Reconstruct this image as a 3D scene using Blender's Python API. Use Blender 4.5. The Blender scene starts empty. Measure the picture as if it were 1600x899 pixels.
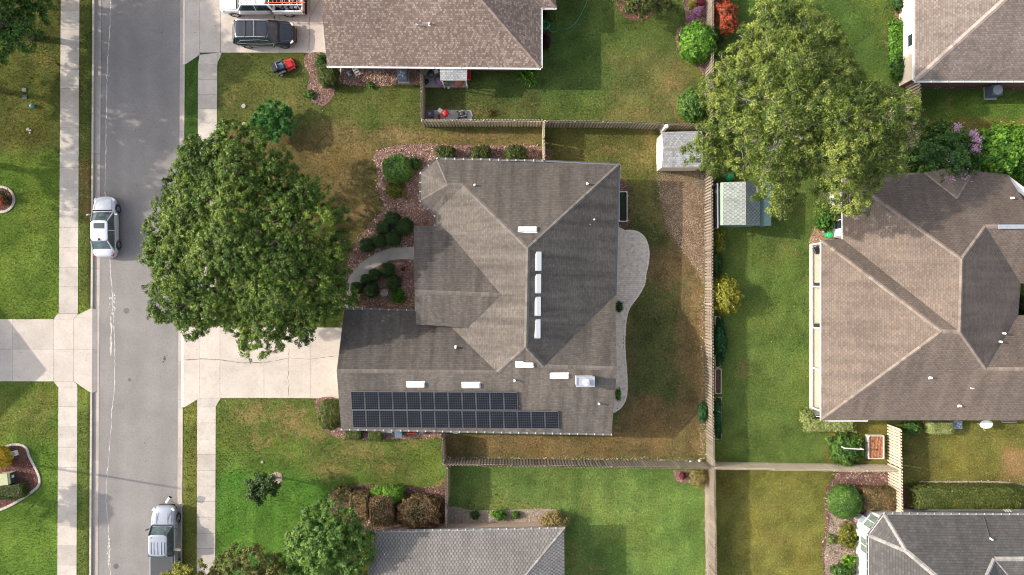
import bpy, bmesh, math, random
import numpy as np
from mathutils import Vector, Matrix, noise as mnoise

random.seed(7); RNG = np.random.default_rng(11)
C = bpy.context.scene.collection
sc = bpy.context.scene

# ------------------------------------------------------------------ scale
# plan units: 1 u = 0.0505 m on the ground; u=(800,449.5) is below the camera
S = 0.0505; H = 53.9
R = math.radians

# ------------------------------------------------------------------ camera
cam_d = bpy.data.cameras.new('camera'); cam = bpy.data.objects.new('camera', cam_d); C.objects.link(cam)
cam.location = (0, 0, H); cam.rotation_euler = (0, 0, 0)
cam_d.sensor_width = 36; cam_d.lens = 18 * H / (800 * S)
cam_d.clip_start = 0.5; cam_d.clip_end = 3000
sc.camera = cam

# ------------------------------------------------------------------ sky, sun, exposure
SUN_EL = 29.2; SUN_DX, SUN_DY = -0.987, 0.163          # towards the sun, in plan
w = bpy.data.worlds.new('World'); sc.world = w; w.use_nodes = True
nt = w.node_tree; bg = nt.nodes['Background']
sky = nt.nodes.new('ShaderNodeTexSky'); sky.sky_type = 'NISHITA'; sky.sun_disc = False
sky.sun_elevation = R(SUN_EL); sky.sun_rotation = math.atan2(SUN_DX, SUN_DY)
sky.air_density = 1.0; sky.dust_density = 3.0; sky.ozone_density = 1.0
hs_ = nt.nodes.new('ShaderNodeHueSaturation'); hs_.inputs['Saturation'].default_value = 0.55
nt.links.new(sky.outputs[0], hs_.inputs['Color']); nt.links.new(hs_.outputs[0], bg.inputs[0]); bg.inputs[1].default_value = 0.15
sd = bpy.data.lights.new('sun', 'SUN'); sd.energy = 2.45; sd.angle = R(0.6); sd.color = (1.0, 0.91, 0.79)
sun = bpy.data.objects.new('sun', sd); C.objects.link(sun)
_ce = math.cos(R(SUN_EL)); sun_vec = Vector((SUN_DX * _ce, SUN_DY * _ce, math.sin(R(SUN_EL))))
sun.rotation_euler = sun_vec.to_track_quat('Z', 'Y').to_euler()
sc.view_settings.view_transform = 'Standard'; sc.view_settings.look = 'None'
sc.view_settings.exposure = 1.08; sc.view_settings.gamma = 1; sc.view_settings.use_curve_mapping = False
sc.render.engine = 'CYCLES'
sc.cycles.pixel_filter_type = 'BLACKMAN_HARRIS'; sc.cycles.filter_width = 1.05
sc.cycles.max_bounces = 5; sc.cycles.diffuse_bounces = 3; sc.cycles.transparent_max_bounces = 6

# ------------------------------------------------------------------ helpers
def P(u, v, z=0.0):
    """real position of a point surveyed in the plan at height z"""
    k = S * (H - z) / H
    return Vector(((u - 800) * k, (449.5 - v) * k, z))
def W(x, y):      # world metres -> ground plan units
    return (x / S + 800, 449.5 - y / S)

def tag(o, label=None, cat=None, group=None, kind=None):
    if label: o['label'] = label
    if cat: o['category'] = cat
    if group: o['group'] = group
    if kind: o['kind'] = kind
    return o
def empty(name, loc=(0, 0, 0), rz=0.0, label=None, cat=None, group=None):
    o = bpy.data.objects.new(name, None); C.objects.link(o)
    o.location = loc; o.rotation_euler = (0, 0, rz); o.empty_display_size = 0.3
    return tag(o, label, cat, group)

class MB:
    """collects faces (with uv / tone per face) and links them as one mesh object"""
    def __init__(s): s.v = []; s.f = []; s.uv = []; s.tone = []
    def face(s, pts, tone=0.5, uv=None):
        b = len(s.v); s.v += [tuple(p) for p in pts]; s.f.append(tuple(range(b, b + len(pts))))
        s.tone.append(tone); s.uv.append(uv)
    def box(s, c, d, rz=0.0, tone=0.5, M=None):
        hx, hy, hz = d[0] / 2, d[1] / 2, d[2] / 2
        cs, sn = math.cos(rz), math.sin(rz); b = len(s.v)
        for dx, dy, dz in ((-1,-1,-1),(1,-1,-1),(1,1,-1),(-1,1,-1),(-1,-1,1),(1,-1,1),(1,1,1),(-1,1,1)):
            x, y, z = dx*hx, dy*hy, dz*hz
            p = Vector((c[0] + x*cs - y*sn, c[1] + x*sn + y*cs, c[2] + z))
            if M is not None: p = M @ p
            s.v.append(tuple(p))
        for q in ((0,3,2,1),(4,5,6,7),(0,1,5,4),(1,2,6,5),(2,3,7,6),(3,0,4,7)):
            s.f.append(tuple(b + i for i in q)); s.tone.append(tone); s.uv.append(None)
    def prism(s, poly, z0, z1, tone=0.5):
        """poly: world xy list; z0/z1 numbers or per-vertex lists"""
        n = len(poly); b = len(s.v)
        a = sum(poly[i][0]*poly[(i+1)%n][1] - poly[(i+1)%n][0]*poly[i][1] for i in range(n))
        z0 = z0 if isinstance(z0, (list, tuple)) else [z0]*n
        z1 = z1 if isinstance(z1, (list, tuple)) else [z1]*n
        if a < 0: poly = poly[::-1]; z0 = z0[::-1]; z1 = z1[::-1]
        s.v += [(p[0], p[1], z) for p, z in zip(poly, z0)] + [(p[0], p[1], z) for p, z in zip(poly, z1)]
        s.f.append(tuple(b + n + i for i in range(n))); s.f.append(tuple(b + i for i in reversed(range(n))))
        for i in range(n):
            j = (i+1) % n; s.f.append((b+i, b+j, b+n+j, b+n+i))
        s.tone += [tone]*(n+2); s.uv += [None]*(n+2)
    def tube(s, pts, rad, n=6, tone=0.5, cap=True):
        pts = [Vector(p) for p in pts]; m = len(pts)
        if not isinstance(rad, (list, tuple)): rad = [rad]*m
        b = len(s.v); up = Vector((0.13, 0.21, 1)).normalized(); prev = None
        for i, p in enumerate(pts):
            t = (pts[min(i+1, m-1)] - pts[max(i-1, 0)])
            t = t.normalized() if t.length > 1e-9 else Vector((0, 0, 1))
            a = prev if prev is not None else (up if abs(t.dot(up)) < 0.95 else Vector((1, 0, 0)))
            x = (a - t * a.dot(t)); x = x.normalized() if x.length > 1e-6 else Vector((1, 0, 0)).cross(t).normalized()
            prev = x; y = t.cross(x)
            for k in range(n):
                an = 2*math.pi*k/n
                s.v.append(tuple(p + (x*math.cos(an) + y*math.sin(an))*rad[i]))
        for i in range(m-1):
            for k in range(n):
                k2 = (k+1) % n
                s.f.append((b+i*n+k, b+i*n+k2, b+(i+1)*n+k2, b+(i+1)*n+k)); s.tone.append(tone); s.uv.append(None)
        if cap:
            s.f.append(tuple(b + k for k in reversed(range(n)))); s.f.append(tuple(b + (m-1)*n + k for k in range(n)))
            s.tone += [tone]*2; s.uv += [None]*2
    def lathe(s, c, prof, n=20, tone=0.5, M=None):
        """prof: [(r,z)...] around vertical axis at c"""
        b = len(s.v)
        for r, z in prof:
            for k in range(n):
                a = 2*math.pi*k/n; p = Vector((c[0]+r*math.cos(a), c[1]+r*math.sin(a), c[2]+z))
                if M is not None: p = M @ p
                s.v.append(tuple(p))
        for i in range(len(prof)-1):
            for k in range(n):
                k2 = (k+1) % n
                s.f.append((b+i*n+k, b+i*n+k2, b+(i+1)*n+k2, b+(i+1)*n+k)); s.tone.append(tone); s.uv.append(None)
        s.f.append(tuple(b + k for k in reversed(range(n)))); s.f.append(tuple(b+(len(prof)-1)*n + k for k in range(n)))
        s.tone += [tone]*2; s.uv += [None]*2
    def build(s, name, mat, parent=None, smooth=False, bevel=0, seg=1, subsurf=0):
        if getattr(s, 'parts', None):
            return [q.build(name, mat, parent, smooth, bevel, seg, subsurf) for q in s.parts][-1]
        me = bpy.data.meshes.new(name); me.from_pydata(s.v, [], s.f)
        at = me.attributes.new('tone', 'FLOAT', 'FACE'); at.data.foreach_set('value', np.array(s.tone, dtype=np.float32))
        if any(u is not None for u in s.uv):
            ul = me.uv_layers.new(name='UVMap'); k = 0
            arr = np.zeros(len(me.loops)*2, dtype=np.float32)
            for f, u in zip(s.f, s.uv):
                for i in range(len(f)):
                    if u is not None: arr[2*k] = u[i][0]; arr[2*k+1] = u[i][1]
                    k += 1
            ul.data.foreach_set('uv', arr)
        if mat: me.materials.append(mat)
        if smooth: me.polygons.foreach_set('use_smooth', [True]*len(me.polygons))
        me.update()
        o = bpy.data.objects.new(name, me); C.objects.link(o)
        if parent: o.parent = parent
        if bevel:
            m = o.modifiers.new('bevel', 'BEVEL'); m.width = bevel; m.segments = seg; m.limit_method = 'ANGLE'; m.angle_limit = R(35)
        if subsurf:
            m = o.modifiers.new('sub', 'SUBSURF'); m.levels = subsurf; m.render_levels = subsurf
        return o

def copy_tree(o, parent=None):
    c = o.copy(); C.objects.link(c); c.parent = parent
    for ch in list(o.children): copy_tree(ch, c)
    return c

# ------------------------------------------------------------------ materials
def new_mat(name):
    m = bpy.data.materials.new(name); m.use_nodes = True
    return m, m.node_tree, m.node_tree.nodes['Principled BSDF']
def N(nt, typ, **kw):
    n = nt.nodes.new(typ)
    for k, v in kw.items():
        if k.startswith('in_'):
            n.inputs[int(k[3:])].default_value = v
        else: setattr(n, k, v)
    return n
def L(nt, a, b): nt.links.new(a, b)
def ramp(nt, stops, fac=None, interp='LINEAR'):
    r = nt.nodes.new('ShaderNodeValToRGB'); r.color_ramp.interpolation = interp
    e = r.color_ramp.elements
    while len(e) < len(stops): e.new(0.5)
    for el, (p, c) in zip(e, stops): el.position = p; el.color = (*c, 1) if len(c) == 3 else c
    if fac is not None: L(nt, fac, r.inputs[0])
    return r
def mixc(nt, a, b, fac, mode='MIX'):
    n = nt.nodes.new('ShaderNodeMix'); n.data_type = 'RGBA'; n.blend_type = mode
    for sock, val in ((n.inputs[0], fac), (n.inputs[6], a), (n.inputs[7], b)):
        if hasattr(val, 'is_linked') or hasattr(val, 'links'): L(nt, val, sock)
        elif isinstance(val, (int, float)): sock.default_value = val
        else: sock.default_value = (*val, 1)
    return n.outputs[2]
def objco(nt):
    return nt.nodes.new('ShaderNodeTexCoord').outputs['Object']
def geopos(nt):
    return nt.nodes.new('ShaderNodeNewGeometry').outputs['Position']
def noise_(nt, co, scale, detail=3, rough=0.55, dist=0.0):
    n = nt.nodes.new('ShaderNodeTexNoise'); n.inputs['Scale'].default_value = scale
    n.inputs['Detail'].default_value = detail; n.inputs['Roughness'].default_value = rough
    n.inputs['Distortion'].default_value = dist
    if co is not None: L(nt, co, n.inputs['Vector'])
    return n.outputs[0]
def bump_(nt, b, h, strength=0.3, dist=0.02):
    n = nt.nodes.new('ShaderNodeBump'); n.inputs['Strength'].default_value = strength; n.inputs['Distance'].default_value = dist
    L(nt, h, n.inputs['Height']); L(nt, n.outputs[0], b.inputs['Normal'])
def attr(nt, name, out='Fac'):
    n = nt.nodes.new('ShaderNodeAttribute'); n.attribute_name = name; return n.outputs[out]
def sc3(c, k): return tuple(min(1, x*k) for x in c)

def plain(name, col, rough=0.6, metal=0.0, var=0.12, scale=6.0, bump=0.0, coat=0.0):
    m, nt, b = new_mat(name)
    n = noise_(nt, objco(nt), scale, 4)
    r = ramp(nt, [(0.25, sc3(col, 1-var)), (0.75, sc3(col, 1+var))], n)
    L(nt, r.outputs[0], b.inputs['Base Color']); b.inputs['Roughness'].default_value = rough
    b.inputs['Metallic'].default_value = metal
    if coat: b.inputs['Coat Weight'].default_value = coat; b.inputs['Coat Roughness'].default_value = 0.05
    if bump: bump_(nt, b, noise_(nt, objco(nt), scale*6, 3), bump, 0.01)
    return m

def concrete(name, col, stain=0.16, rough=0.85):
    m, nt, b = new_mat(name); co = geopos(nt)
    t = attr(nt, 'tone')
    n1 = noise_(nt, co, 0.55, 5, 0.6, 0.4); n2 = noise_(nt, co, 9, 4, 0.65); n3 = noise_(nt, co, 2.2, 3, 0.6, 1.5)
    c = ramp(nt, [(0.3, sc3(col, 1-stain)), (0.7, sc3(col, 1+stain*0.4))], n1).outputs[0]
    c = mixc(nt, c, ramp(nt, [(0.3, (0.80,0.78,0.76)), (0.62, (1,1,1))], n2).outputs[0], 0.55, 'MULTIPLY')
    c = mixc(nt, c, ramp(nt, [(0.28, (0.82,0.80,0.77)), (0.5, (1,1,1))], n3).outputs[0], 0.6, 'MULTIPLY')
    c = mixc(nt, c, ramp(nt, [(0.0, (0.72,0.71,0.70)), (0.5, (0.95,0.95,0.95)), (1.0, (1.1,1.09,1.08))], t).outputs[0], 1.0, 'MULTIPLY')
    L(nt, c, b.inputs['Base Color']); b.inputs['Roughness'].default_value = rough
    bump_(nt, b, n2, 0.25, 0.01)
    return m

def asphalt():
    m, nt, b = new_mat('asphalt'); co = geopos(nt)
    n1 = noise_(nt, co, 0.35, 5, 0.65, 0.5); n2 = noise_(nt, co, 26, 2, 0.8); n3 = noise_(nt, co, 7, 3, 0.7)
    c = ramp(nt, [(0.3, (0.205,0.19,0.178)), (0.7, (0.27,0.25,0.235))], n1).outputs[0]
    c = mixc(nt, c, ramp(nt, [(0.32, (0.62,0.61,0.62)), (0.6, (1.12,1.1,1.1))], n2).outputs[0], 0.55, 'MULTIPLY')
    c = mixc(nt, c, ramp(nt, [(0.3, (0.82,0.82,0.83)), (0.6, (1,1,1))], n3).outputs[0], 0.8, 'MULTIPLY')
    # worn wheel tracks running with the street
    sp = N(nt, 'ShaderNodeSeparateXYZ'); L(nt, co, sp.inputs[0])
    wv = N(nt, 'ShaderNodeMapRange', in_1=-33.2, in_2=-25.9); L(nt, sp.outputs[0], wv.inputs[0])
    tr = ramp(nt, [(0.0,(0.93,)*3),(0.16,(1,)*3),(0.26,(0.9,)*3),(0.36,(1.02,)*3),(0.5,(0.95,)*3),(0.62,(1.03,)*3),(0.76,(0.9,)*3),(0.9,(1.0,)*3)], wv.outputs[0]).outputs[0]
    c = mixc(nt, c, tr, 0.8, 'MULTIPLY')
    L(nt, c, b.inputs['Base Color']); b.inputs['Roughness'].default_value = 0.9
    bump_(nt, b, n2, 0.3, 0.01)
    return m

def shingle(name, lo, mid, hi, row=0.145, wid=0.30, mortar=0.55, streak=0.25, light_streak=0.15, dots=0.5, dash=0.0, dashw=.26):
    m, nt, b = new_mat(name)
    uv = N(nt, 'ShaderNodeUVMap', uv_map='UVMap').outputs[0]
    def bricks(sc_w, sc_r, off):
        br = N(nt, 'ShaderNodeTexBrick', offset=0.5, offset_frequency=2, squash=1.0, squash_frequency=2)
        br.inputs['Scale'].default_value = 1.0
        br.inputs['Brick Width'].default_value = sc_w; br.inputs['Row Height'].default_value = sc_r
        br.inputs['Mortar Size'].default_value = 0.012; br.inputs['Mortar Smooth'].default_value = 0.3
        br.inputs['Color1'].default_value = (0, 0, 0, 1); br.inputs['Color2'].default_value = (1, 1, 1, 1)
        br.inputs['Mortar'].default_value = (0.45, 0.45, 0.45, 1); br.inputs['Bias'].default_value = off
        L(nt, uv, br.inputs['Vector']); return br
    br = bricks(wid, row, 0.0)
    c = ramp(nt, [(0.0, lo), (0.5, mid), (1.0, hi)], br.outputs[0]).outputs[0]
    mo = ramp(nt, [(0.0, (1,1,1)), (1.0, (mortar,)*3)], br.outputs[1]).outputs[0]
    c = mixc(nt, c, mo, 1.0, 'MULTIPLY')
    # course shading: butt edge of every course
    sp = N(nt, 'ShaderNodeSeparateXYZ'); L(nt, uv, sp.inputs[0])
    md = N(nt, 'ShaderNodeMath', operation='MODULO', in_1=row); L(nt, sp.outputs[1], md.inputs[0])
    dv = N(nt, 'ShaderNodeMath', operation='DIVIDE', in_1=row); L(nt, md.outputs[0], dv.inputs[0])
    c = mixc(nt, c, ramp(nt, [(0.0, (0.72,)*3), (0.25, (1,)*3), (1.0, (1.06,)*3)], dv.outputs[0]).outputs[0], dots, 'MULTIPLY')
    if dash:   # staggered dark tabs of a dimensional shingle
        def mth(op, x, y=None, k=None):
            q = N(nt, 'ShaderNodeMath', operation=op)
            L(nt, x, q.inputs[0]) if hasattr(x, 'is_linked') else setattr(q.inputs[0], 'default_value', x)
            if y is not None: L(nt, y, q.inputs[1])
            if k is not None: q.inputs[1].default_value = k
            return q.outputs[0]
        rowi = mth('FLOOR', mth('DIVIDE', sp.outputs[1], k=row)); uu = mth('DIVIDE', sp.outputs[0], k=dashw)
        uu = mth('ADD', uu, mth('MULTIPLY', rowi, k=.5)); 
        fr = mth('FRACT', uu); on = mth('LESS_THAN', fr, k=.42);
        c = mixc(nt, c, (1-dash,)*3, on, 'MULTIPLY')
    g = noise_(nt, uv, 17, 3, 0.8)
    c = mixc(nt, c, ramp(nt, [(0.3, (0.78,)*3), (0.65, (1.12,)*3)], g).outputs[0], 0.6, 'MULTIPLY')
    mp = N(nt, 'ShaderNodeMapping'); mp.inputs['Scale'].default_value = (1.6, 0.13, 1); L(nt, uv, mp.inputs[0])
    st = noise_(nt, mp.outputs[0], 1.0, 4, 0.6)
    c = mixc(nt, c, ramp(nt, [(0.36, (1-streak,)*3), (0.55, (1,1,1)), (0.75, (1+light_streak,)*3)], st).outputs[0], 1.0, 'MULTIPLY')
    big = noise_(nt, geopos(nt), 0.28, 4, 0.6, 0.6)
    c = mixc(nt, c, ramp(nt, [(0.35, (0.86,0.86,0.87)), (0.65, (1.08,1.07,1.06))], big).outputs[0], 1.0, 'MULTIPLY')
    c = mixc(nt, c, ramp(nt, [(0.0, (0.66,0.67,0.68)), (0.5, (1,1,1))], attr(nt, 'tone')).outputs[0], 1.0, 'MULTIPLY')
    L(nt, c, b.inputs['Base Color']); b.inputs['Roughness'].default_value = 0.92
    b.inputs['Specular IOR Level'].default_value = 0.25
    bump_(nt, b, dv.outputs[0], 0.35, 0.012)
    return m

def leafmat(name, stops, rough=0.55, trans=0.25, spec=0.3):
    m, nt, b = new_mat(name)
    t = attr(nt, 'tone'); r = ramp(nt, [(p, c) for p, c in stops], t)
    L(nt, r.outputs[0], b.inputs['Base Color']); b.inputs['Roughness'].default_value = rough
    b.inputs['Specular IOR Level'].default_value = spec
    tr = N(nt, 'ShaderNodeBsdfTranslucent'); L(nt, mixc(nt, r.outputs[0], (1.0, 1.0, 0.45), 0.35, 'MULTIPLY'), tr.inputs[0])
    mx = N(nt, 'ShaderNodeMixShader', in_0=trans); L(nt, b.outputs[0], mx.inputs[1]); L(nt, tr.outputs[0], mx.inputs[2])
    L(nt, mx.outputs[0], nt.nodes['Material Output'].inputs[0])
    return m

def chips(name, stops, rough=0.9):
    m, nt, b = new_mat(name)
    t = attr(nt, 'tone'); r = ramp(nt, stops, t)
    c = mixc(nt, r.outputs[0], ramp(nt, [(0.3, (0.7,)*3), (0.65, (1.1,)*3)], noise_(nt, geopos(nt), 11, 4, 0.7)).outputs[0], 0.8, 'MULTIPLY')
    L(nt, c, b.inputs['Base Color']); b.inputs['Roughness'].default_value = rough
    return m

def glass(name, col=(0.02, 0.03, 0.035), rough=0.08):
    m, nt, b = new_mat(name); b.inputs['Base Color'].default_value = (*col, 1)
    n = noise_(nt, objco(nt), 2.5, 2)
    r = ramp(nt, [(0.3, sc3(col, 0.7)), (0.7, sc3(col, 1.8))], n); L(nt, r.outputs[0], b.inputs['Base Color'])
    b.inputs['Roughness'].default_value = rough; b.inputs['Specular IOR Level'].default_value = 0.8
    return m

def carpaint(name, col, metal=0.5, rough=0.3):
    m, nt, b = new_mat(name)
    n = noise_(nt, objco(nt), 3, 4); d = noise_(nt, objco(nt), 40, 2)
    c = ramp(nt, [(0.3, sc3(col, 0.93)), (0.7, sc3(col, 1.04))], n).outputs[0]
    c = mixc(nt, c, ramp(nt, [(0.3, (0.93,)*3), (0.6, (1,1,1))], d).outputs[0], 0.6, 'MULTIPLY')
    L(nt, c, b.inputs['Base Color']); b.inputs['Metallic'].default_value = metal; b.inputs['Roughness'].default_value = rough
    b.inputs['Coat Weight'].default_value = 0.8; b.inputs['Coat Roughness'].default_value = 0.06
    return m

M = {}
M['concrete'] = concrete('light_concrete', (0.55, 0.485, 0.425))
M['sidewalk'] = concrete('sidewalk_concrete', (0.52, 0.465, 0.41), 0.24)
M['gutter'] = concrete('gutter_concrete', (0.47, 0.41, 0.36), 0.2)
M['path'] = concrete('path_concrete', (0.40, 0.37, 0.335), 0.2)
M['joint'] = plain('joint_dirt', (0.16, 0.13, 0.11), 0.95)
M['asphalt'] = asphalt()
M['white'] = plain('white_paint', (0.78, 0.77, 0.75), 0.5, var=0.05)
M['offwhite'] = plain('offwhite_paint', (0.66, 0.62, 0.56), 0.6, var=0.06)
M['stucco'] = plain('cream_stucco', (0.60, 0.52, 0.42), 0.9, var=0.08, bump=0.3)
M['pinkwall'] = plain('pale_brick_wall', (0.50, 0.36, 0.28), 0.9, var=0.12, bump=0.3)
M['black'] = plain('black_rubber', (0.018, 0.018, 0.02), 0.75)
M['darkgrey'] = plain('dark_grey_plastic', (0.05, 0.052, 0.058), 0.5)
M['grey'] = plain('grey_metal', (0.22, 0.23, 0.25), 0.45, 0.4)
M['alu'] = plain('aluminium', (0.62, 0.63, 0.65), 0.35, 0.8)
M['steel'] = plain('galvanised_steel', (0.5, 0.53, 0.57), 0.4, 0.5)
M['red'] = plain('red_paint', (0.55, 0.03, 0.025), 0.45)
M['redlens'] = plain('red_lens', (0.35, 0.02, 0.02), 0.2)
M['lens'] = plain('clear_lens', (0.7, 0.72, 0.75), 0.12)
M['orange'] = plain('orange_plastic', (0.75, 0.14, 0.03), 0.5)
M['blue'] = plain('blue_grey_plastic', (0.10, 0.14, 0.19), 0.5)
M['purple'] = plain('mauve_fabric', (0.30, 0.17, 0.27), 0.9)
M['green'] = plain('green_plastic', (0.03, 0.36, 0.12), 0.45)
M['hose'] = plain('green_hose', (0.04, 0.30, 0.17), 0.5)
M['yellow'] = plain('ochre_paint', (0.52, 0.50, 0.27), 0.55)
M['terracotta'] = plain('terracotta', (0.35, 0.12, 0.07), 0.8)
M['glass'] = glass('window_glass'); M['carglass'] = glass('car_glass', (0.03, 0.045, 0.045), 0.05)
M['bayglass'] = glass('pale_green_glass', (0.12, 0.15, 0.13), 0.15)
M['windshield'] = glass('windshield_glass', (0.055, 0.08, 0.088), 0.12)
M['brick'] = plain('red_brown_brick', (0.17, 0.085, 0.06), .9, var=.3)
M['bark'] = plain('grey_bark', (0.22, 0.18, 0.15), 0.95, var=0.3, bump=0.5)
M['palebark'] = plain('pale_bark', (0.40, 0.35, 0.29), 0.9, var=0.25, bump=0.4)
M['guttermix'] = chips('gutter_and_hangers', [(0, (0.16,0.155,0.15)), (0.9, (0.22,0.215,0.21)), (0.98, (0.62,0.61,0.60))])
M['fence'] = None

def woodmat(name, lo, hi):
    m, nt, b = new_mat(name)
    t = attr(nt, 'tone'); c = ramp(nt, [(0.0, lo), (1.0, hi)], t).outputs[0]
    mp = N(nt, 'ShaderNodeMapping'); mp.inputs['Scale'].default_value = (9, 9, 1.2); L(nt, geopos(nt), mp.inputs[0])
    c = mixc(nt, c, ramp(nt, [(0.3, (0.75,)*3), (0.65, (1.1,)*3)], noise_(nt, mp.outputs[0], 1.5, 4)).outputs[0], 0.8, 'MULTIPLY')
    L(nt, c, b.inputs['Base Color']); b.inputs['Roughness'].default_value = 0.9
    return m
M['fence'] = woodmat('weathered_fence_wood', (0.14, 0.11, 0.085), (0.40, 0.33, 0.26))
M['fencepale'] = woodmat('pale_fence_wood', (0.42, 0.35, 0.26), (0.66, 0.56, 0.42))
M['mulch'] = chips('red_brown_mulch', [(0, (0.04,0.023,0.018)), (0.35, (0.15,0.078,0.06)), (0.65, (0.32,0.185,0.145)), (1, (0.60,0.43,0.35))])
M['mulchred'] = chips('dark_red_mulch', [(0, (0.05,0.02,0.015)), (0.5, (0.15,0.06,0.045)), (1, (0.32,0.17,0.12))])
M['strawmulch'] = chips('pine_straw', [(0, (0.10,0.055,0.035)), (0.4, (0.28,0.15,0.095)), (0.75, (0.44,0.27,0.18)), (1, (0.60,0.43,0.31))])
M['dirt'] = chips('bare_dirt', [(0, (0.16,0.10,0.065)), (0.4, (0.33,0.225,0.16)), (0.75, (0.45,0.33,0.24)), (1, (0.62,0.50,0.39))])
M['sand'] = chips('pale_sand_mulch', [(0, (0.15,0.115,0.085)), (0.4, (0.32,0.26,0.20)), (1, (0.52,0.43,0.34))])
G_ = {}
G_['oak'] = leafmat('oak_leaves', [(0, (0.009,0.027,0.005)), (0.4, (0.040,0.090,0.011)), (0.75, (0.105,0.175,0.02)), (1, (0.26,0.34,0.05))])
G_['elm'] = leafmat('pale_leaves', [(0, (0.024,0.044,0.009)), (0.4, (0.082,0.128,0.020)), (0.75, (0.185,0.24,0.038)), (1, (0.36,0.39,0.09))])
G_['box'] = leafmat('boxwood_leaves', [(0, (0.008,0.022,0.006)), (0.5, (0.024,0.055,0.012)), (1, (0.06,0.11,0.022))])
G_['mid'] = leafmat('mid_green_leaves', [(0, (0.015,0.045,0.01)), (0.45, (0.052,0.125,0.020)), (0.8, (0.125,0.225,0.035)), (1, (0.23,0.35,0.07))])
G_['bright'] = leafmat('bright_leaves', [(0, (0.02,0.07,0.01)), (0.5, (0.07,0.19,0.015)), (1, (0.22,0.38,0.04))])
G_['bluegreen'] = leafmat('cool_green_leaves', [(0, (0.01,0.04,0.012)), (0.5, (0.03,0.11,0.028)), (1, (0.10,0.25,0.06))])
G_['yellow'] = leafmat('yellow_green_leaves', [(0, (0.05,0.07,0.01)), (0.5, (0.19,0.20,0.02)), (1, (0.42,0.38,0.05))])
G_['gold'] = leafmat('golden_leaves', [(0, (0.14,0.09,0.01)), (0.5, (0.50,0.33,0.02)), (1, (0.75,0.55,0.06))])
G_['straw'] = leafmat('tan_leaves', [(0, (0.12,0.09,0.03)), (0.5, (0.30,0.23,0.08)), (1, (0.45,0.38,0.16))])
G_['varieg'] = leafmat('variegated_leaves', [(0, (0.06,0.11,0.02)), (0.5, (0.22,0.27,0.07)), (1, (0.50,0.50,0.22))])
G_['brown'] = leafmat('bronze_leaves', [(0, (0.035,0.035,0.012)), (0.35, (0.085,0.09,0.025)), (0.6, (0.20,0.125,0.055)), (1, (0.46,0.28,0.16))])
G_['olive'] = leafmat('olive_leaves', [(0, (0.03,0.045,0.01)), (0.5, (0.08,0.11,0.02)), (0.85, (0.16,0.18,0.04)), (1, (0.25,0.17,0.06))])
G_['gloss'] = leafmat('glossy_fresh_leaves', [(0, (0.02,0.07,0.02)), (0.45, (0.055,0.17,0.045)), (0.8, (0.12,0.30,0.08)), (1, (0.24,0.45,0.14))])
G_['redleaf'] = leafmat('red_leaves', [(0, (0.03,0.05,0.012)), (0.35, (0.12,0.06,0.02)), (0.7, (0.36,0.06,0.025)), (1, (0.55,0.11,0.05))])
G_['maroon'] = leafmat('maroon_leaves', [(0, (0.03,0.008,0.01)), (0.5, (0.12,0.02,0.03)), (1, (0.3,0.05,0.07))])
G_['pink'] = leafmat('pink_blossom', [(0, (0.30,0.10,0.22)), (0.5, (0.55,0.28,0.45)), (1, (0.75,0.52,0.66))])
# ------------------------------------------------------------------ lawn colour survey (plan units)
BASE = (0.085, 0.118, 0.026)
REG = [  # u0,v0,u1,v1,soft,rgb,weight
 (-400,-300,145,240,25,(0.085,0.100,0.022),1), (-400,240,145,505,25,(0.100,0.162,0.022),1), (-400,590,145,1200,20,(0.098,0.175,0.024),1),
 (-400,600,90,690,30,(0.125,0.150,0.030),0.8),
 (124,-300,145,480,3,(0.082,0.105,0.024),0.9), (124,250,145,340,20,(0.16,0.115,0.035),0.9), (120,600,143,1200,4,(0.12,0.155,0.035),0.8),
 (287,-300,312,300,3,(0.045,0.105,0.02),1), (287,600,310,1200,3,(0.135,0.150,0.028),0.8),
 (340,80,662,240,15,(0.100,0.122,0.030),1), (340,200,850,350,25,(0.135,0.112,0.042),0.9),(450,225,600,400,25,(0.125,0.100,0.038),0.8),
 (335,620,700,830,15,(0.090,0.150,0.025),1), (335,740,520,1000,25,(0.078,0.178,0.024),1), (335,622,600,690,20,(0.105,0.130,0.030),0.5),
 (560,690,695,770,25,(0.095,0.140,0.026),0.8), (480,690,640,735,20,(0.12,0.125,0.036),0.4),
 (662,100,850,200,5,(0.082,0.105,0.03),1), (850,-50,1110,200,20,(0.085,0.125,0.028),1), (735,20,960,150,15,(0.062,0.115,0.026),0.6),
 (950,80,1090,200,25,(0.13,0.135,0.045),0.6),
 (850,200,1103,285,10,(0.12,0.120,0.033),1), (965,285,1103,700,12,(0.150,0.108,0.050),1), (980,290,1040,390,18,(0.075,0.105,0.03),.8),(985,440,1060,620,25,(0.070,0.100,0.028),0.8),
 (692,675,1103,716,6,(0.160,0.118,0.05),1),
 (703,722,1106,1000,4,(0.125,0.195,0.045),1), (705,725,880,800,25,(0.115,0.175,0.045),0.6), (1000,725,1106,1000,40,(0.105,0.190,0.038),0.5),
 (1106,250,1290,725,4,(0.098,0.150,0.032),1), (1106,725,1300,1200,3,(0.168,0.168,0.036),1), (1106,725,1150,1200,10,(0.13,0.135,0.028),0.6),
 (1110,-100,1440,250,10,(0.070,0.125,0.025),1), (1290,655,1392,730,5,(0.135,0.135,0.03),0.9),
 (1410,100,1700,180,8,(0.075,0.135,0.025),1), (1410,185,1700,215,8,(0.20,0.17,0.045),0.85), (1460,150,1700,185,8,(0.09,0.16,0.025),0.9),
 (1398,655,1700,765,4,(0.150,0.150,0.033),1), (1570,700,1700,755,15,(0.27,0.16,0.075),0.8), (1400,680,1460,755,15,(0.115,0.11,0.033),0.6),
]
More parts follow.
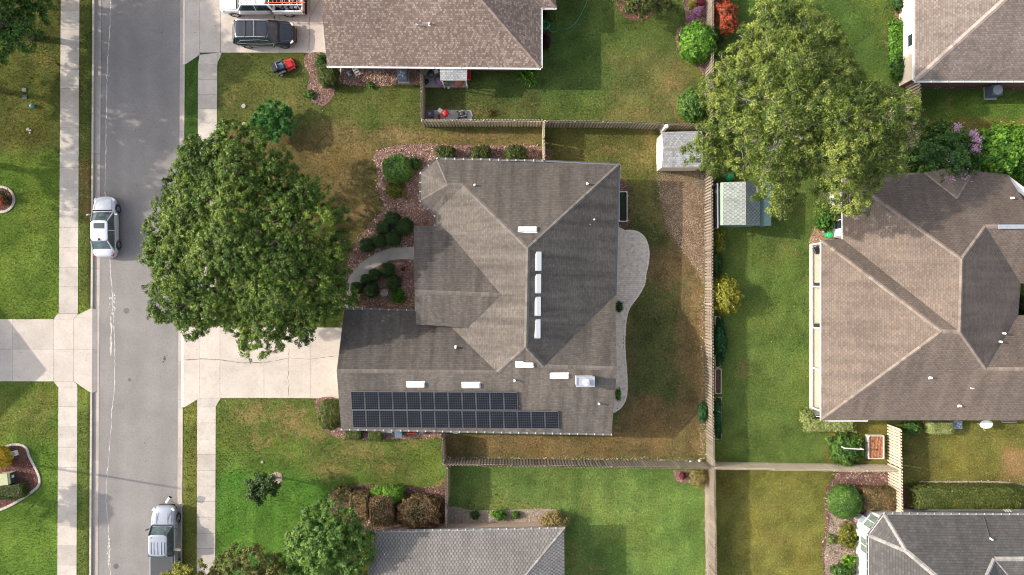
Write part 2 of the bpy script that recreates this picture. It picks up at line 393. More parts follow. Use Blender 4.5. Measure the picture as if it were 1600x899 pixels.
DRY = [ (1060,300,36,34,1.0),(1068,340,36,40,1.0),(1082,385,24,36,1.0),(1093,425,12,20,.9), # u,v,ru,rv,amount
 (18,20,60,90,.35),(70,90,30,40,.5),(30,180,50,50,.35),(20,225,30,25,.4),(50,340,50,40,.3),(60,390,30,30,.25),
 (133,300,10,50,.8),(134,150,8,30,.4),(298,145,6,22,.6),(60,640,60,40,.45),(132,690,8,30,.4),
 (360,150,25,40,.5),(380,120,40,25,.3),(460,135,45,25,.45),(455,165,30,18,.7),(400,170,60,30,.35),(500,175,60,20,.3),(600,165,80,25,.25),(630,195,30,18,.4),
 (470,240,60,50,.45),(520,210,60,30,.7),(560,235,50,25,.7),(500,245,40,22,.6),(540,285,45,40,.6),(555,330,30,25,.8),(510,300,30,50,.5),(700,212,150,14,.65),(620,212,60,18,.8),(800,230,50,14,.7),(640,222,60,10,.8),
 (395,645,45,30,.8),(455,655,45,30,.85),(405,690,40,30,.6),(485,675,40,20,.8),(450,715,30,14,.5),(520,735,50,20,.75),(560,705,60,22,.7),(600,730,50,18,.6),(640,745,60,14,.4),(365,640,30,30,.35),(520,650,40,25,.35),(650,690,40,15,.6),(690,765,14,25,.9),
 (700,175,60,18,.6),(745,180,40,16,.65),(840,160,60,20,.25),(985,150,50,25,.35),(1050,130,35,40,.75),(1070,165,35,30,.85),(1000,175,60,16,.6),(1075,185,25,10,.95),(960,185,60,10,.5),(905,180,60,12,.35),
 (900,240,50,14,.6),(1000,245,30,20,.6),(1015,225,15,25,.7),(960,235,60,12,.55),
 (1020,330,45,45,.6),(1050,420,35,60,.6),(1040,480,40,60,.4),(1085,480,14,60,.8),(1095,560,10,120,.9),(1060,560,30,80,.45),(1020,640,50,40,.45),(1090,690,14,25,.8),(985,345,20,20,.5),(1000,560,40,60,.15),
 (780,695,50,10,.55),(860,690,50,10,.6),(940,700,50,9,.35),(1000,690,40,10,.55),(1060,700,40,12,.5),(720,700,20,20,.5),(800,712,120,3,.6),(950,715,150,3,.6),
 (920,780,18,18,.5),(960,770,16,14,.4),(740,770,60,20,.3),(800,790,80,8,.6),(890,870,30,40,.5),(920,890,40,14,.6),
 (1160,580,14,22,.7),(1230,385,18,14,.55),(1220,395,30,20,.35),(1150,570,10,12,.4),(1215,650,40,30,.25),(1250,400,14,50,.3),(1265,440,10,40,.3),
 (1250,330,20,25,.5),(1160,365,30,14,.25),(1180,790,40,30,.35),(1230,850,60,60,.4),(1195,870,50,30,.35),(1260,790,40,40,.3),
 (1325,98,12,8,.7),(1385,65,14,40,.5),(1380,30,25,40,.35),(1480,165,10,16,.6),(1440,150,14,16,.4),(1340,720,40,8,.4),
 (1430,720,24,30,.4),(1590,725,30,24,.9),(1540,740,50,10,.5),(1530,690,40,14,.3),(1580,690,30,12,.5),(1500,722,60,20,.25),
]
def lawn_survey(u, v):
    u = np.asarray(u, float); v = np.asarray(v, float)
    col = np.tile(np.array(BASE), (len(u), 1))
    sm = lambda x: np.clip(x, 0, 1)**2 * (3 - 2*np.clip(x, 0, 1))
    wob = 6*np.sin(u*0.11+v*0.05)+5*np.sin(v*0.13-u*0.07)
    for u0, v0, u1, v1, s, c, wt in REG:
        k = wob*min(1.0, s/20)
        m = sm((u-u0+k)/s+.5)*sm((u1-u+k)/s+.5)*sm((v-v0+k)/s+.5)*sm((v1-v+k)/s+.5)*wt
        col = col*(1-m[:, None]) + np.array(c)*m[:, None]
    mot = .80+.40*vnoise(u*S, v*S, .8, 21); m2 = vnoise(u*S, v*S, 1.9, 22)
    col = col*(mot*(.86+.28*m2))[:, None]; wd = np.clip((vnoise(u*S, v*S, .55, 23)-.62)*4, 0, 1)[:, None]   # weedy patches
    col = col*(1-wd*.16*np.array([1.1, .55, 1.0]))
    lum = col.mean(1, keepdims=True); col = (lum+(col-lum)*.90)*np.array([1.12, 1.07, 1.05])
    st = ((u > 345) & (u < 470) & (v > 735))*sm((v-735)/30); col = col*(1+.10*st*np.sin((u-345)*2*np.pi/21))[:, None]
    st = ((u > 705) & (u < 1100) & (v > 740))*1.0; col = col*(1+.05*st*np.sin((u+v*.1)*2*np.pi/24))[:, None]
    dry = np.zeros(len(u))
    for a, b, ru, rv, am in DRY:
        d = ((u-a)/ru)**2 + ((v-b)/rv)**2
        dry = np.maximum(dry, am*np.exp(-d*0.9))
    return col, dry
def vnoise(x, y, f, seed=0):
    """cheap vectorised value noise 0..1"""
    x = x*f+seed*17.3; y = y*f+seed*31.7
    xi = np.floor(x).astype(np.int64); yi = np.floor(y).astype(np.int64); xf = x-xi; yf = y-yi
    xf = xf*xf*(3-2*xf); yf = yf*yf*(3-2*yf)
    def h(a, b):
        n = (a*374761393 + b*668265263 + seed*982451653) & 0xffffffff
        n = ((n ^ (n >> 13))*1274126177) & 0xffffffff
        return ((n ^ (n >> 16)) & 0xffff)/65535.0
    return (h(xi,yi)*(1-xf)+h(xi+1,yi)*xf)*(1-yf)+(h(xi,yi+1)*(1-xf)+h(xi+1,yi+1)*xf)*yf
def in_poly(u, v, poly):
    c = np.zeros(len(u), bool); n = len(poly)
    for i in range(n):
        x1, y1 = poly[i][:2]; x2, y2 = poly[(i+1) % n][:2]
        if y1 == y2: continue
        k = ((y1 > v) != (y2 > v)) & (u < (x2-x1)*(v-y1)/(y2-y1)+x1); c ^= k
    return c

def slant(v): return -5.0*v/899.0

# ------------------------------------------------------------------ ground: one sheet to the horizon
def build_ground():
    us = sorted(set(list(np.arange(-150, 144, 8.0)) + [144.5, 147.5] + list(np.arange(155, 286, 8.0)) + [286.5, 289.5] + list(np.arange(297, 1760, 8.0)) +
                    [-9000,-5000,-2500,-1200,-600,-350,-230, 1850,2000,2400,3200,5000,8000,12000]))
    vs = sorted(set(list(np.arange(-110, 1020, 8.0)) + [-9000,-5000,-2500,-1200,-600,-350,-200,1100,1300,1700,2600,5000,9000]))
    U, V = np.meshgrid(us, vs); nu, nv = len(us), len(vs)
    inn = (U > 144.6) & (U < 289.4)
    Z = np.where(inn, -0.25, 0.0)
    UU = U + np.where((U > 80) & (U < 360), slant(V), 0) * (np.abs(V) < 1400)
    X = (UU-800)*S; Y = (449.5-V)*S
    co = np.stack([X, Y, Z], -1).reshape(-1, 3)
    idx = np.arange(nu*nv).reshape(nv, nu)
    q = np.stack([idx[1:, :-1], idx[1:, 1:], idx[:-1, 1:], idx[:-1, :-1]], -1).reshape(-1, 4)
    me = bpy.data.meshes.new('ground')
    me.vertices.add(len(co)); me.vertices.foreach_set('co', co.ravel())
    me.loops.add(q.size); me.loops.foreach_set('vertex_index', q.ravel().astype(np.int32))
    me.polygons.add(len(q)); me.polygons.foreach_set('loop_start', np.arange(0, q.size, 4, dtype=np.int32))
    me.update(); me.validate()
    col, dry = lawn_survey(UU.ravel(), V.ravel())
    a = me.attributes.new('turf', 'FLOAT_COLOR', 'POINT'); a.data.foreach_set('color', np.hstack([col, np.ones((len(col), 1))]).ravel().astype(np.float32))
    a = me.attributes.new('dry', 'FLOAT', 'POINT'); a.data.foreach_set('value', dry.astype(np.float32))
    m, nt, b = new_mat('turf_ground')
    c = attr(nt, 'turf', 'Color'); d = attr(nt, 'dry'); co = geopos(nt)
    nb = noise_(nt, co, 1.9, 6, 0.75, 0.8); nf = noise_(nt, co, 6.5, 4, 0.75); nl = noise_(nt, co, 0.33, 3, 0.5, 0.5)
    c = mixc(nt, c, ramp(nt, [(0.3, (0.72,0.80,0.75)), (0.5, (1,1,1)), (0.72, (1.25,1.12,1.0))], nl).outputs[0], 1.0, 'MULTIPLY')
    c = mixc(nt, c, ramp(nt, [(0.28, (0.45,0.5,0.5)), (0.5, (0.9,0.92,0.9)), (0.72, (1.55,1.42,1.25))], nf).outputs[0], 0.9, 'MULTIPLY')
    c = mixc(nt, c, ramp(nt, [(0.35, (0.6,0.64,0.62)), (0.65, (1.35,1.3,1.2))], noise_(nt, co, 17, 2, 0.8)).outputs[0], 0.8, 'MULTIPLY')
    f = N(nt, 'ShaderNodeMath', operation='MULTIPLY_ADD', in_1=3.0); L(nt, nb, f.inputs[0]); f.inputs[2].default_value = -2.35
    f2 = N(nt, 'ShaderNodeMath', operation='MULTIPLY_ADD', in_1=0.8); L(nt, nf, f2.inputs[0]); L(nt, f.outputs[0], f2.inputs[2])
    f3 = N(nt, 'ShaderNodeMath', operation='MULTIPLY_ADD', in_1=1.25); L(nt, d, f3.inputs[0]); L(nt, f2.outputs[0], f3.inputs[2]); f3.use_clamp = True
    dc = ramp(nt, [(0.3, (0.17,0.105,0.045)), (0.7, (0.34,0.235,0.105))], nf).outputs[0]
    c = mixc(nt, c, dc, f3.outputs[0])
    L(nt, c, b.inputs['Base Color']); b.inputs['Roughness'].default_value = 1.0; b.inputs['Specular IOR Level'].default_value = 0.05
    bump_(nt, b, nf, 0.7, 0.06)
    me.materials.append(m)
    o = bpy.data.objects.new('ground', me); C.objects.link(o); tag(o, kind='structure')
    return o
build_ground()

HARD = []
BLOCK = []   # plan polygons on which no grass grows
def block(poly): BLOCK.append(poly)

# ------------------------------------------------------------------ road, gutters, kerbs
ZR = -0.12
def lv(pts, z): return [tuple(P(u + slant(v), v, 0))[:2] + (z,) for u, v in pts]
road = MB()
rp = [(157, -1500), (280.5, -1500), (280.5, 2400), (157, 2400)]
road.prism([(p[0], p[1]) for p in lv(rp, 0)], -0.24, ZR)
tag(road.build('road', M['asphalt']), kind='structure')
block([(145, -400), (289.5, -400), (284.5, 1300), (140, 1300)])

gut = MB()
def seg_boxes(mb, u0, u1, z0, z1, v0=-600, v1=1500, step=60, gap=0.25, off=0, jit=0.25):
    v = v0 + off
    while v < v1:
        e = min(v+step, v1)
        mb.prism([p[:2] for p in lv([(u0, v+gap/2), (u1, v+gap/2), (u1, e-gap/2), (u0, e-gap/2)], 0)], z0, z1, tone=0.5+random.uniform(-jit, jit))
        v = e
seg_boxes(gut, 147.6, 156.9, -0.24, ZR+0.012); seg_boxes(gut, 280.6, 287.4, -0.24, ZR+0.012, off=25)
tag(gut.build('gutter', M['gutter']), kind='structure')
curb = MB()
for (a, b_) in ((-600, 482), (614, 1500)): seg_boxes(curb, 144.6, 147.5, -0.24, 0.035, a, b_)
for (a, b_) in ((-600, -60), (101, 497), (637, 1500)): seg_boxes(curb, 287.5, 289.4, -0.24, 0.03, a, b_)
tag(curb.build('kerb', M['sidewalk']), kind='structure')

# pale crack sealed along the street, oil spots, manholes
seal = MB()
def ribbon(mb, pts, wid, z, jit=1.0, step=5, blot=0.5, seed=1):
    rr = random.Random(seed); out = []
    for (a, b_) in zip(pts[:-1], pts[1:]):
        n = max(1, int(math.hypot(b_[0]-a[0], b_[1]-a[1])/step))
        for i in range(n):
            t = i/n; out.append((a[0]+(b_[0]-a[0])*t+rr.uniform(-jit, jit), a[1]+(b_[1]-a[1])*t, wid*rr.uniform(1-blot, 1+blot)))
    out.append((*pts[-1], wid*0.3))
    for a, b_ in zip(out[:-1], out[1:]):
        dx, dy = b_[0]-a[0], b_[1]-a[1]; l = math.hypot(dx, dy) or 1; nx, ny = -dy/l, dx/l
        mb.face([P(a[0]-nx*a[2], a[1]-ny*a[2]) + Vector((0,0,z)), P(b_[0]-nx*b_[2], b_[1]-ny*b_[2]) + Vector((0,0,z)),
                 P(b_[0]+nx*b_[2], b_[1]+ny*b_[2]) + Vector((0,0,z)), P(a[0]+nx*a[2], a[1]+ny*a[2]) + Vector((0,0,z))], tone=rr.random())
ribbon(seal, [(172,-60),(172,0),(169,60),(166.5,100),(165,150),(164,230),(163,300),(166,360),(170,408),(173,440),(174.5,470)], 0.6, ZR+.004, 0.7)
ribbon(seal, [(174.5,470),(176,500),(178,550),(177.5,600),(173,650),(170,700),(166,740),(164,780),(167,815),(169,840),(171,900),(170,960)], 0.45, ZR+.004, 0.7, seed=3)
ribbon(seal, [(172,495),(172.5,520),(171.5,556)], 1.3, ZR+.0045, 0.8, seed=4)
for cx, v0, v1, wd in ((175, 458, 492, 6), (168.5, 836, 888, 3.2)):
    for k in range(75):
        t = random.random(); vv = v0+(v1-v0)*t; sp = wd*math.sin(math.pi*min(1, t*0.9+.1))**.7
        uu = cx+random.gauss(0, .45)*sp; r_ = random.uniform(.3, 1.2)
        seal.face([P(uu+r_*math.cos(a)*random.uniform(.5,1.1), vv+r_*1.6*math.sin(a)*random.uniform(.6,1.2))+Vector((0,0,ZR+.004+k*.00006)) for a in [i*1.05 for i in range(6)][::-1]], tone=random.random())
m_seal = chips('chalky_sealant', [(0, (0.36,0.34,0.31)), (1, (0.62,0.58,0.53))])
tag(seal.build('road_marking', m_seal), kind='structure')
oil = MB()
def blob(mb, u, v, r_, z, n=10, tone=0.5):
    mb.face([P(u+r_*math.cos(a)*random.uniform(.6,1.1), v+r_*math.sin(a)*random.uniform(.6,1.1))+Vector((0,0,z)) for a in [-2*math.pi*i/n for i in range(n)]], tone=tone)
for i in range(46):
    t = random.random(); u, v = random.choice([(238, 540), (255, 563), (236, 190), (258, 195), (215, 190), (250, 60), (210,300), (230,700)])
    blob(oil, u+random.gauss(0, 6), v+random.gauss(0, 22), random.uniform(.3, .9), ZR+.004+i*.00005)
for k in range(14): blob(oil, 256+random.gauss(0,1.2), 563+random.gauss(0,2), random.uniform(.6,1.8), ZR+.007+k*.0001)
tag(oil.build('oil_stains', plain('oil_stain', (0.055,0.05,0.05), .7)), kind='structure')
for (u, v, r_, lab) in ((196, 486, 4.6, 'round iron manhole cover in the street opposite the left driveway'), (201, 594, 2.7, 'small round valve cover in the street south of the manhole'),
                   (180, 886, 4.2, 'round iron cover in the street at the lower edge of the photo')):
    mh = MB(); p = P(u, v); mh.lathe((p.x, p.y, ZR), [(r_*S, 0.0), (r_*S, 0.006), (r_*S*.93, 0.008), (r_*S*.9, 0.005), (r_*S*.2, 0.006)], 20)
    tag(mh.build('manhole_cover', plain('cast_iron', (0.10,0.095,0.09), .6, .3, var=.3)), lab, 'manhole cover')

# ------------------------------------------------------------------ pavements and drives
def slabs(name, quads, mat, z=0.02, kind='structure'):
    mb = MB()
    for q in quads:
        zz = z
        mb.prism([tuple(P(u, v, 0))[:2] for u, v in q], -0.05, zz, tone=min(1, max(0, random.gauss(.55, .16))))
        block(q)
    return tag(mb.build(name, mat), kind=kind)
def strip(u0f, u1f, v0, v1, step, gap=0.28):
    out = []; v = v0
    while v < v1 - 1:
        e = min(v + step*random.uniform(.96, 1.04), v1)
        if v1 - e < step*.4: e = v1
        out.append([(u0f(v), v+gap/2), (u1f(v), v+gap/2), (u1f(e), e-gap/2), (u0f(e), e-gap/2)]); v = e
    return out
sl = lambda c: (lambda v: c + slant(v))
wl = lambda v: 95.2 - 5.5*v/899; wr = lambda v: 124.3 - 4.6*v/899
q = strip(wl, wr, -600, 490, 31) + strip(wl, wr, 605, 1500, 31)
q += [[(85.5, 499.3), (92.3, 490), (121.8, 490), (121.6, 492.5), (115.5, 499.3)][:5] + [0.02]] if False else []
sw = slabs('sidewalk', q, M['sidewalk'])
rl = lambda v: 309.8 - 2.2*v/899; rr_ = lambda v: 339.8 - 3.6*v/899
slabs('sidewalk', strip(rl, rr_, 101, 500, 23) + strip(rl, rr_, 636, 1500, 24.5) + [[(308.3, 622.2), (345, 622.2), (341, 628.5), (337.2, 636), (308.3, 636)]], M['sidewalk'])
def slab_list(name, polys, mat, zs=None):
    mb = MB()
    for i, q in enumerate(polys):
        z1 = zs[i] if zs else 0.021
        mb.prism([tuple(P(u, v, 0))[:2] for u, v in q], -0.2, z1, tone=min(1, max(0, random.gauss(.62, .12)))); block(q)
    return tag(mb.build(name, mat), kind='structure')
g = .25
slab_list('driveway', [[(-120,499),(-60,499),(-60,546-g),(-120,546-g)], [(-60+g,499),(20,499),(20,546-g),(-60+g,546-g)], [(20+g,499),(84-g,499),(84-g,546-g),(20+g,546-g)],
    [(-120,546),(-60,546),(-60,596),(-120,596)], [(-60+g,546),(20,546),(20,596),(-60+g,596)], [(20+g,546),(84-g,546),(84-g,596),(20+g,596)],
    [(84,499),(115,499),(115,546-g),(84,546-g)], [(84,546),(115,546),(115,596),(84,596)],
    [(84,499-g),(90.5,490.3),(121.5,490.3),(121.2,492),(115,499-g)], [(84,596+g),(115,596+g),(120.8,601),(120.8,604.8),(90.5,604.8)],
    [(115+g,499),(121.4,492.3),(142,482),(144.4,482),(144.4,546-g),(115+g,546-g)], [(115+g,546),(144.2,546),(143.8,614),(141,613.5),(115+g,596)],
    [(144.5,482),(150.5,484),(150.5,546-g),(144.5,546-g)], [(144.3,546),(150.3,546),(150.3,612),(143.9,614)]], M['concrete'],
    [.021]*10+[.018,.018,[.018,-.10,-.10,.018],[.018,-.10,-.10,.018]])
slab_list('driveway', [[(287,500),(289,498),(312,516),(312,562-g),(287,562-g)], [(312,510),(343.7,510),(343.7,562-g),(312+g,562-g)], [(287,562),(312,562),(312,622),(289.5,636),(287,637)], [(312+g,562),(343.7,562),(343.7,622),(312+g,622)],
    [(344,512),(412.5,512),(412.5,622),(344,622)], [(412.8,512),(484.5,512),(484.5,622.2),(412.8,622)], [(484.9,512),(548,512),(548,623),(484.9,622.5)],
    [(282,500),(286.9,500),(286.9,562-g),(282,562-g)], [(282,562),(286.9,562),(286.9,637),(282,636)]], M['concrete'],
    [.018,.021,.018,.021,.021,.021,.021,[-.10,.018,.018,-.10],[-.10,.018,.018,-.10]])
slab_list('driveway', [[(289.6,-60),(312,-60),(312,86),(291.2,100),(289.4,101)], [(312+g,-60),(344.3,-60),(344.3,82.5),(312+g,82.5)], [(312,86),(340,82.8),(340,101),(309.8,101)],
    [(340+g,82.8),(346.5,82.8),(344,90),(340+g,97)],
    [(344.8,-60),(437,-60),(437,82.5),(344.8,82.5)], [(437.4,-60),(484,-60),(484,82.5),(437.4,82.5)], [(484.4,-60),(520,-60),(520,83),(484.4,83)], [(285,-60),(289.5,-60),(289.3,101),(284.5,100)]], M['concrete'], [.018,.021,.018,.019,.021,.021,.021,[-.10,.018,.018,-.10]])
cr = MB()
for i, (pts, wd) in enumerate([([(291,563),(310,561),(318,560.5),(344,562.5),(370,566),(412,567),(440,562),(452,559.5),(485,561.5),(527,556)], .33),
    ([(452,545),(451,565),(450,590),(452,605),(451,620)], .33), ([(345,562),(380,568),(412,567)], .25),
    ([(470,0),(455,20),(461,50),(459,82)], .3), ([(500,0),(483,30),(484,60),(480,82)], .2)]):
    ribbon(cr, pts, wd, 0.0235, 0.8, 4, .6, seed=20+i)
tag(cr.build('driveway_cracks', M['joint']), kind='structure')

# curved front path
def curve_band(top, bot, n=10):
    def samp(pl, t):
        L_ = [0]
        for a, b_ in zip(pl[:-1], pl[1:]): L_.append(L_[-1]+math.hypot(b_[0]-a[0], b_[1]-a[1]))
        d = t*L_[-1]
        for i in range(len(pl)-1):
            if d <= L_[i+1] + 1e-9:
                k = (d-L_[i])/(L_[i+1]-L_[i]); return (pl[i][0]+(pl[i+1][0]-pl[i][0])*k, pl[i][1]+(pl[i+1][1]-pl[i][1])*k)
        return pl[-1]
    return [[samp(top, i/n), samp(top, (i+1)/n), samp(bot, (i+1)/n), samp(bot, i/n)] for i in range(n)]
top = [(660,386),(635,386),(612,387.5),(592,394),(572,405),(556,419),(545,434),(540,450),(538,470),(536,520)]
bot = [(660,405),(635,405),(615,406),(600,411),(585,419),(574,429),(567,440),(563,455),(560,475),(560,520)]
pb = MB(); cb = curve_band(top, bot, 27)
for i, q in enumerate(cb):
    pb.prism([tuple(P(u, v))[:2] for u, v in q], -.05, .035, tone=.45+.1*((i//6) % 2)); block(q)
tag(pb.build('front_path', M['path']), kind='structure')

# paver patio behind the house: individual pavers cut to the outline
def spline(pts, n=6):
    out = []; m = len(pts)
    for i in range(m):
        p0, p1, p2, p3 = [Vector(pts[(i+k-1) % m]) for k in range(4)]
        for k in range(n):
            t = k/n
            out.append(tuple(0.5*((2*p1)+(-p0+p2)*t+(2*p0-5*p1+4*p2-p3)*t*t+(-p0+3*p1-3*p2+p3)*t**3)))
    return out
patio_o = [(940,361),(975,360.5),(992,361.5),(1006,370),(1013,388),(1013,408),(1009,428),(1006,446),(996,464),(983,482),(977,508),(976,545),(979,585),(979,615),(972,634),(958,644),(945,640),(940,560)]
patio_o = spline(patio_o, 4); block(patio_o)
pm, pnt, pbn = new_mat('tan_pavers')
t_ = attr(pnt, 'tone')
c_ = ramp(pnt, [(0, (0.50,0.40,0.31)), (.5, (0.70,0.59,0.48)), (1, (0.80,0.70,0.60))], t_).outputs[0]
c_ = mixc(pnt, c_, ramp(pnt, [(.35, (.72,.7,.7)), (.6, (1,1,1))], noise_(pnt, geopos(pnt), 3.5, 5, .7)).outputs[0], .8, 'MULTIPLY')
L(pnt, c_, pbn.inputs['Base Color']); pbn.inputs['Roughness'].default_value = .9
pp = MB()
for iu in range(0, 22):
    for iv in range(0, 92):
        u0 = 938 + iu*4.0 + (iv % 2)*2.0; v0 = 358 + iv*3.15
        if in_poly(np.array([u0+2.0]), np.array([v0+1.6]), patio_o)[0]:
            a, b_ = P(u0+.07, v0+.07), P(u0+3.93, v0+3.08)
            pp.box(((a.x+b_.x)/2, (a.y+b_.y)/2, .012+random.uniform(0, .004)), (abs(b_.x-a.x), abs(b_.y-a.y), .06), tone=min(1, max(0, random.gauss(.55, .13))))
patio = tag(pp.build('patio', pm), kind='structure')
ed = MB()
for a, b_ in zip(patio_o, patio_o[1:]+patio_o[:1]):
    p, q = P(*a), P(*b_); mid = (p+q)/2; d = q-p
    ed.box((mid.x, mid.y, .02), (d.length*1.02, .11, .07), math.atan2(d.y, d.x), tone=random.uniform(.6, .9))
tag(ed.build('patio_edging', pm), kind='structure')

# ------------------------------------------------------------------ foliage meshes
def quads_mesh(name, ctr, nrm, size, tone, mat, parent=None, aspect=0.5, fold=0.0):
    n = len(ctr); rnd = RNG.normal(size=(n, 3)); nn = nrm/np.maximum(np.linalg.norm(nrm, axis=1, keepdims=True), 1e-9)
    t = rnd - (rnd*nn).sum(1, keepdims=True)*nn; t /= np.maximum(np.linalg.norm(t, axis=1, keepdims=True), 1e-9)
    b = np.cross(nn, t); s = size[:, None]
    co = np.stack([ctr-t*s, ctr+b*s*aspect-nn*s*fold, ctr+t*s, ctr-b*s*aspect-nn*s*fold], 1).reshape(-1, 3)
    me = bpy.data.meshes.new(name); me.vertices.add(4*n); me.vertices.foreach_set('co', co.ravel().astype(np.float32))
    me.loops.add(4*n); me.loops.foreach_set('vertex_index', np.arange(4*n, dtype=np.int32))
    me.polygons.add(n); me.polygons.foreach_set('loop_start', np.arange(0, 4*n, 4, dtype=np.int32))
    me.update()
    a = me.attributes.new('tone', 'FLOAT', 'FACE'); a.data.foreach_set('value', np.clip(tone, 0, 1).astype(np.float32))
    me.materials.append(mat)
    o = bpy.data.objects.new(name, me); C.objects.link(o)
    if parent: o.parent = parent
    return o
def sph(n, zmin=-1.0):
    z = RNG.uniform(zmin, 1, n); a = RNG.uniform(0, 2*np.pi, n); r = np.sqrt(1-z*z)
    return np.stack([r*np.cos(a), r*np.sin(a), z], 1)

def chips_patch(name, poly, mat, n_per=9.0, size=0.05, z=0.03, kind='stuff', label=None, cat='mulch', base=True, edge=1.1, solid=True, sheet_z=0.03, mean=.5, dev=.25):
    """a bed of loose bark or stones: a raised sheet and thousands of chips on it"""
    xy = [tuple(P(u, v))[:2] for u, v in poly]
    if solid: block(poly)
    pu = np.array(poly); u0, v0 = pu.min(0)-1; u1, v1 = pu.max(0)+1
    area = (u1-u0)*(v1-v0)*S*S; n = int(area*n_per*12); size = size*1.15
    u = RNG.uniform(u0, u1, n); v = RNG.uniform(v0, v1, n)
    k = in_poly(u + RNG.normal(0, edge, n), v + RNG.normal(0, edge, n), poly)
    for pl in HARD:
        a_ = np.array([q[:2] for q in pl])
        if a_[:, 0].max() > u0 and a_[:, 0].min() < u1 and a_[:, 1].max() > v0 and a_[:, 1].min() < v1: k &= ~in_poly(u, v, [tuple(q[:2]) for q in pl])
    u, v = u[k], v[k]; n = len(u)
    x = (u-800)*S; y = (449.5-v)*S
    ctr = np.stack([x, y, z+RNG.uniform(0, .04, n)], 1)
    nrm = np.stack([RNG.normal(0, .45, n), RNG.normal(0, .45, n), np.ones(n)], 1)
    tone = RNG.normal(mean, dev*1.15, n) + (vnoise(x, y, 1.1, 3)-.5)*.55 + (vnoise(x, y, 3.7, 9)-.5)*.45
    o = quads_mesh(name, ctr, nrm, RNG.uniform(.5, 1.5, n)*size, tone, mat, None, .45)
    if base:
        bm = bmesh.new(); bm.from_mesh(o.data)
        f = bm.faces.new([bm.verts.new((a, b_, sheet_z)) for a, b_ in xy]); f.normal_update()
        if f.normal.z < 0: f.normal_flip()
        lay = bm.faces.layers.float.get('tone'); f[lay] = mean*.75
        bmesh.ops.triangulate(bm, faces=[f]); bm.to_mesh(o.data); bm.free()
    return tag(o, label, None, None, kind)
# ------------------------------------------------------------------ building helpers
def offset_loop(xy, d):
    """inset (d>0) of a ccw loop by edge normals"""
    n = len(xy); out = []
    for i in range(n):
        p0, p1, p2 = Vector(xy[i-1]), Vector(xy[i]), Vector(xy[(i+1) % n])
        e1 = (p1-p0).normalized(); e2 = (p2-p1).normalized()
        n1 = Vector((-e1.y, e1.x)); n2 = Vector((-e2.y, e2.x))
        k = n1+n2; k = k/max(0.35, k.dot(n1)) if k.length > 1e-6 else n1
        out.append(p1+k*d)
    return out
def roof_uv(pts):
    nrm = Vector((0, 0, 0))
    for i in range(len(pts)):
        a, b = pts[i], pts[(i+1) % len(pts)]
        nrm += Vector(((a.y-b.y)*(a.z+b.z), (a.z-b.z)*(a.x+b.x), (a.x-b.x)*(a.y+b.y)))
    nrm.normalize()
    if nrm.z < 0: nrm = -nrm
    h = Vector((0, 0, 1)).cross(nrm); h = h.normalized() if h.length > 1e-4 else Vector((1, 0, 0))
    s = nrm.cross(h)
    return [(p.dot(h)+100, p.dot(s)+100) for p in pts], nrm
def ccw_up(pts):
    a = sum(pts[i].x*pts[(i+1) % len(pts)].y-pts[(i+1) % len(pts)].x*pts[i].y for i in range(len(pts)))
    return pts if a > 0 else pts[::-1]
def make_roof(mb, faces, north_dark=True):
    for f in faces:
        pts = ccw_up([P(*q) for q in f]); uv, n = roof_uv(pts)
        # north-facing slopes take a darker tone
        mb.face(pts, .12 if (north_dark and n.y > .25 and abs(n.x) < .2) else .5, uv)
def ridge_caps(mb, lines, wdt=.17, up=.035):
    top = mb; top.parts = []
    for a, b in lines:
        mb = MB(); top.parts.append(mb)
        p, q = P(*a), P(*b); d = (q-p); l = d.length; d.normalize()
        x = d.cross(Vector((0, 0, 1))).normalized()*wdt
        k = int(l/.3)+1
        dn = Vector((0, 0, -.045)); u = Vector((0, 0, up))
        for i in range(k):
            s, e = p+d*l*(i/k), p+d*l*((i+1)/k); t = random.gauss(.5, .22); lift = Vector((0, 0, .012))
            mb.face([s+u, e+u+lift, e+x+dn+lift, s+x+dn][::-1], t); mb.face([s+u, s-x+dn, e-x+dn+lift, e+u+lift][::-1], t)
def gutter(mb, a, b, off=.0, hang=.62):
    p, q = P(*a), P(*b); d = q-p; l = d.length; d.normalize(); nrm = Vector((d.y, -d.x, 0)).normalized()
    # nrm points to the right of travel: give edges so that it points outwards
    for (o, w, z, h) in ((.125, .012, -.07, .11), (.065, .12, -.12, .012)):
        c0 = (p+q)/2+nrm*(o+off)+Vector((0, 0, z)); an = math.atan2(d.y, d.x)
        mb.box(c0, (l, w, h), an, .8)
    n = max(1, int(l/hang))
    for i in range(n+1):
        c0 = p+d*(l*(i/n))+nrm*(.065+off)+Vector((0, 0, -.02)); mb.box(c0, (.055, .15, .02), math.atan2(d.y, d.x), 1)
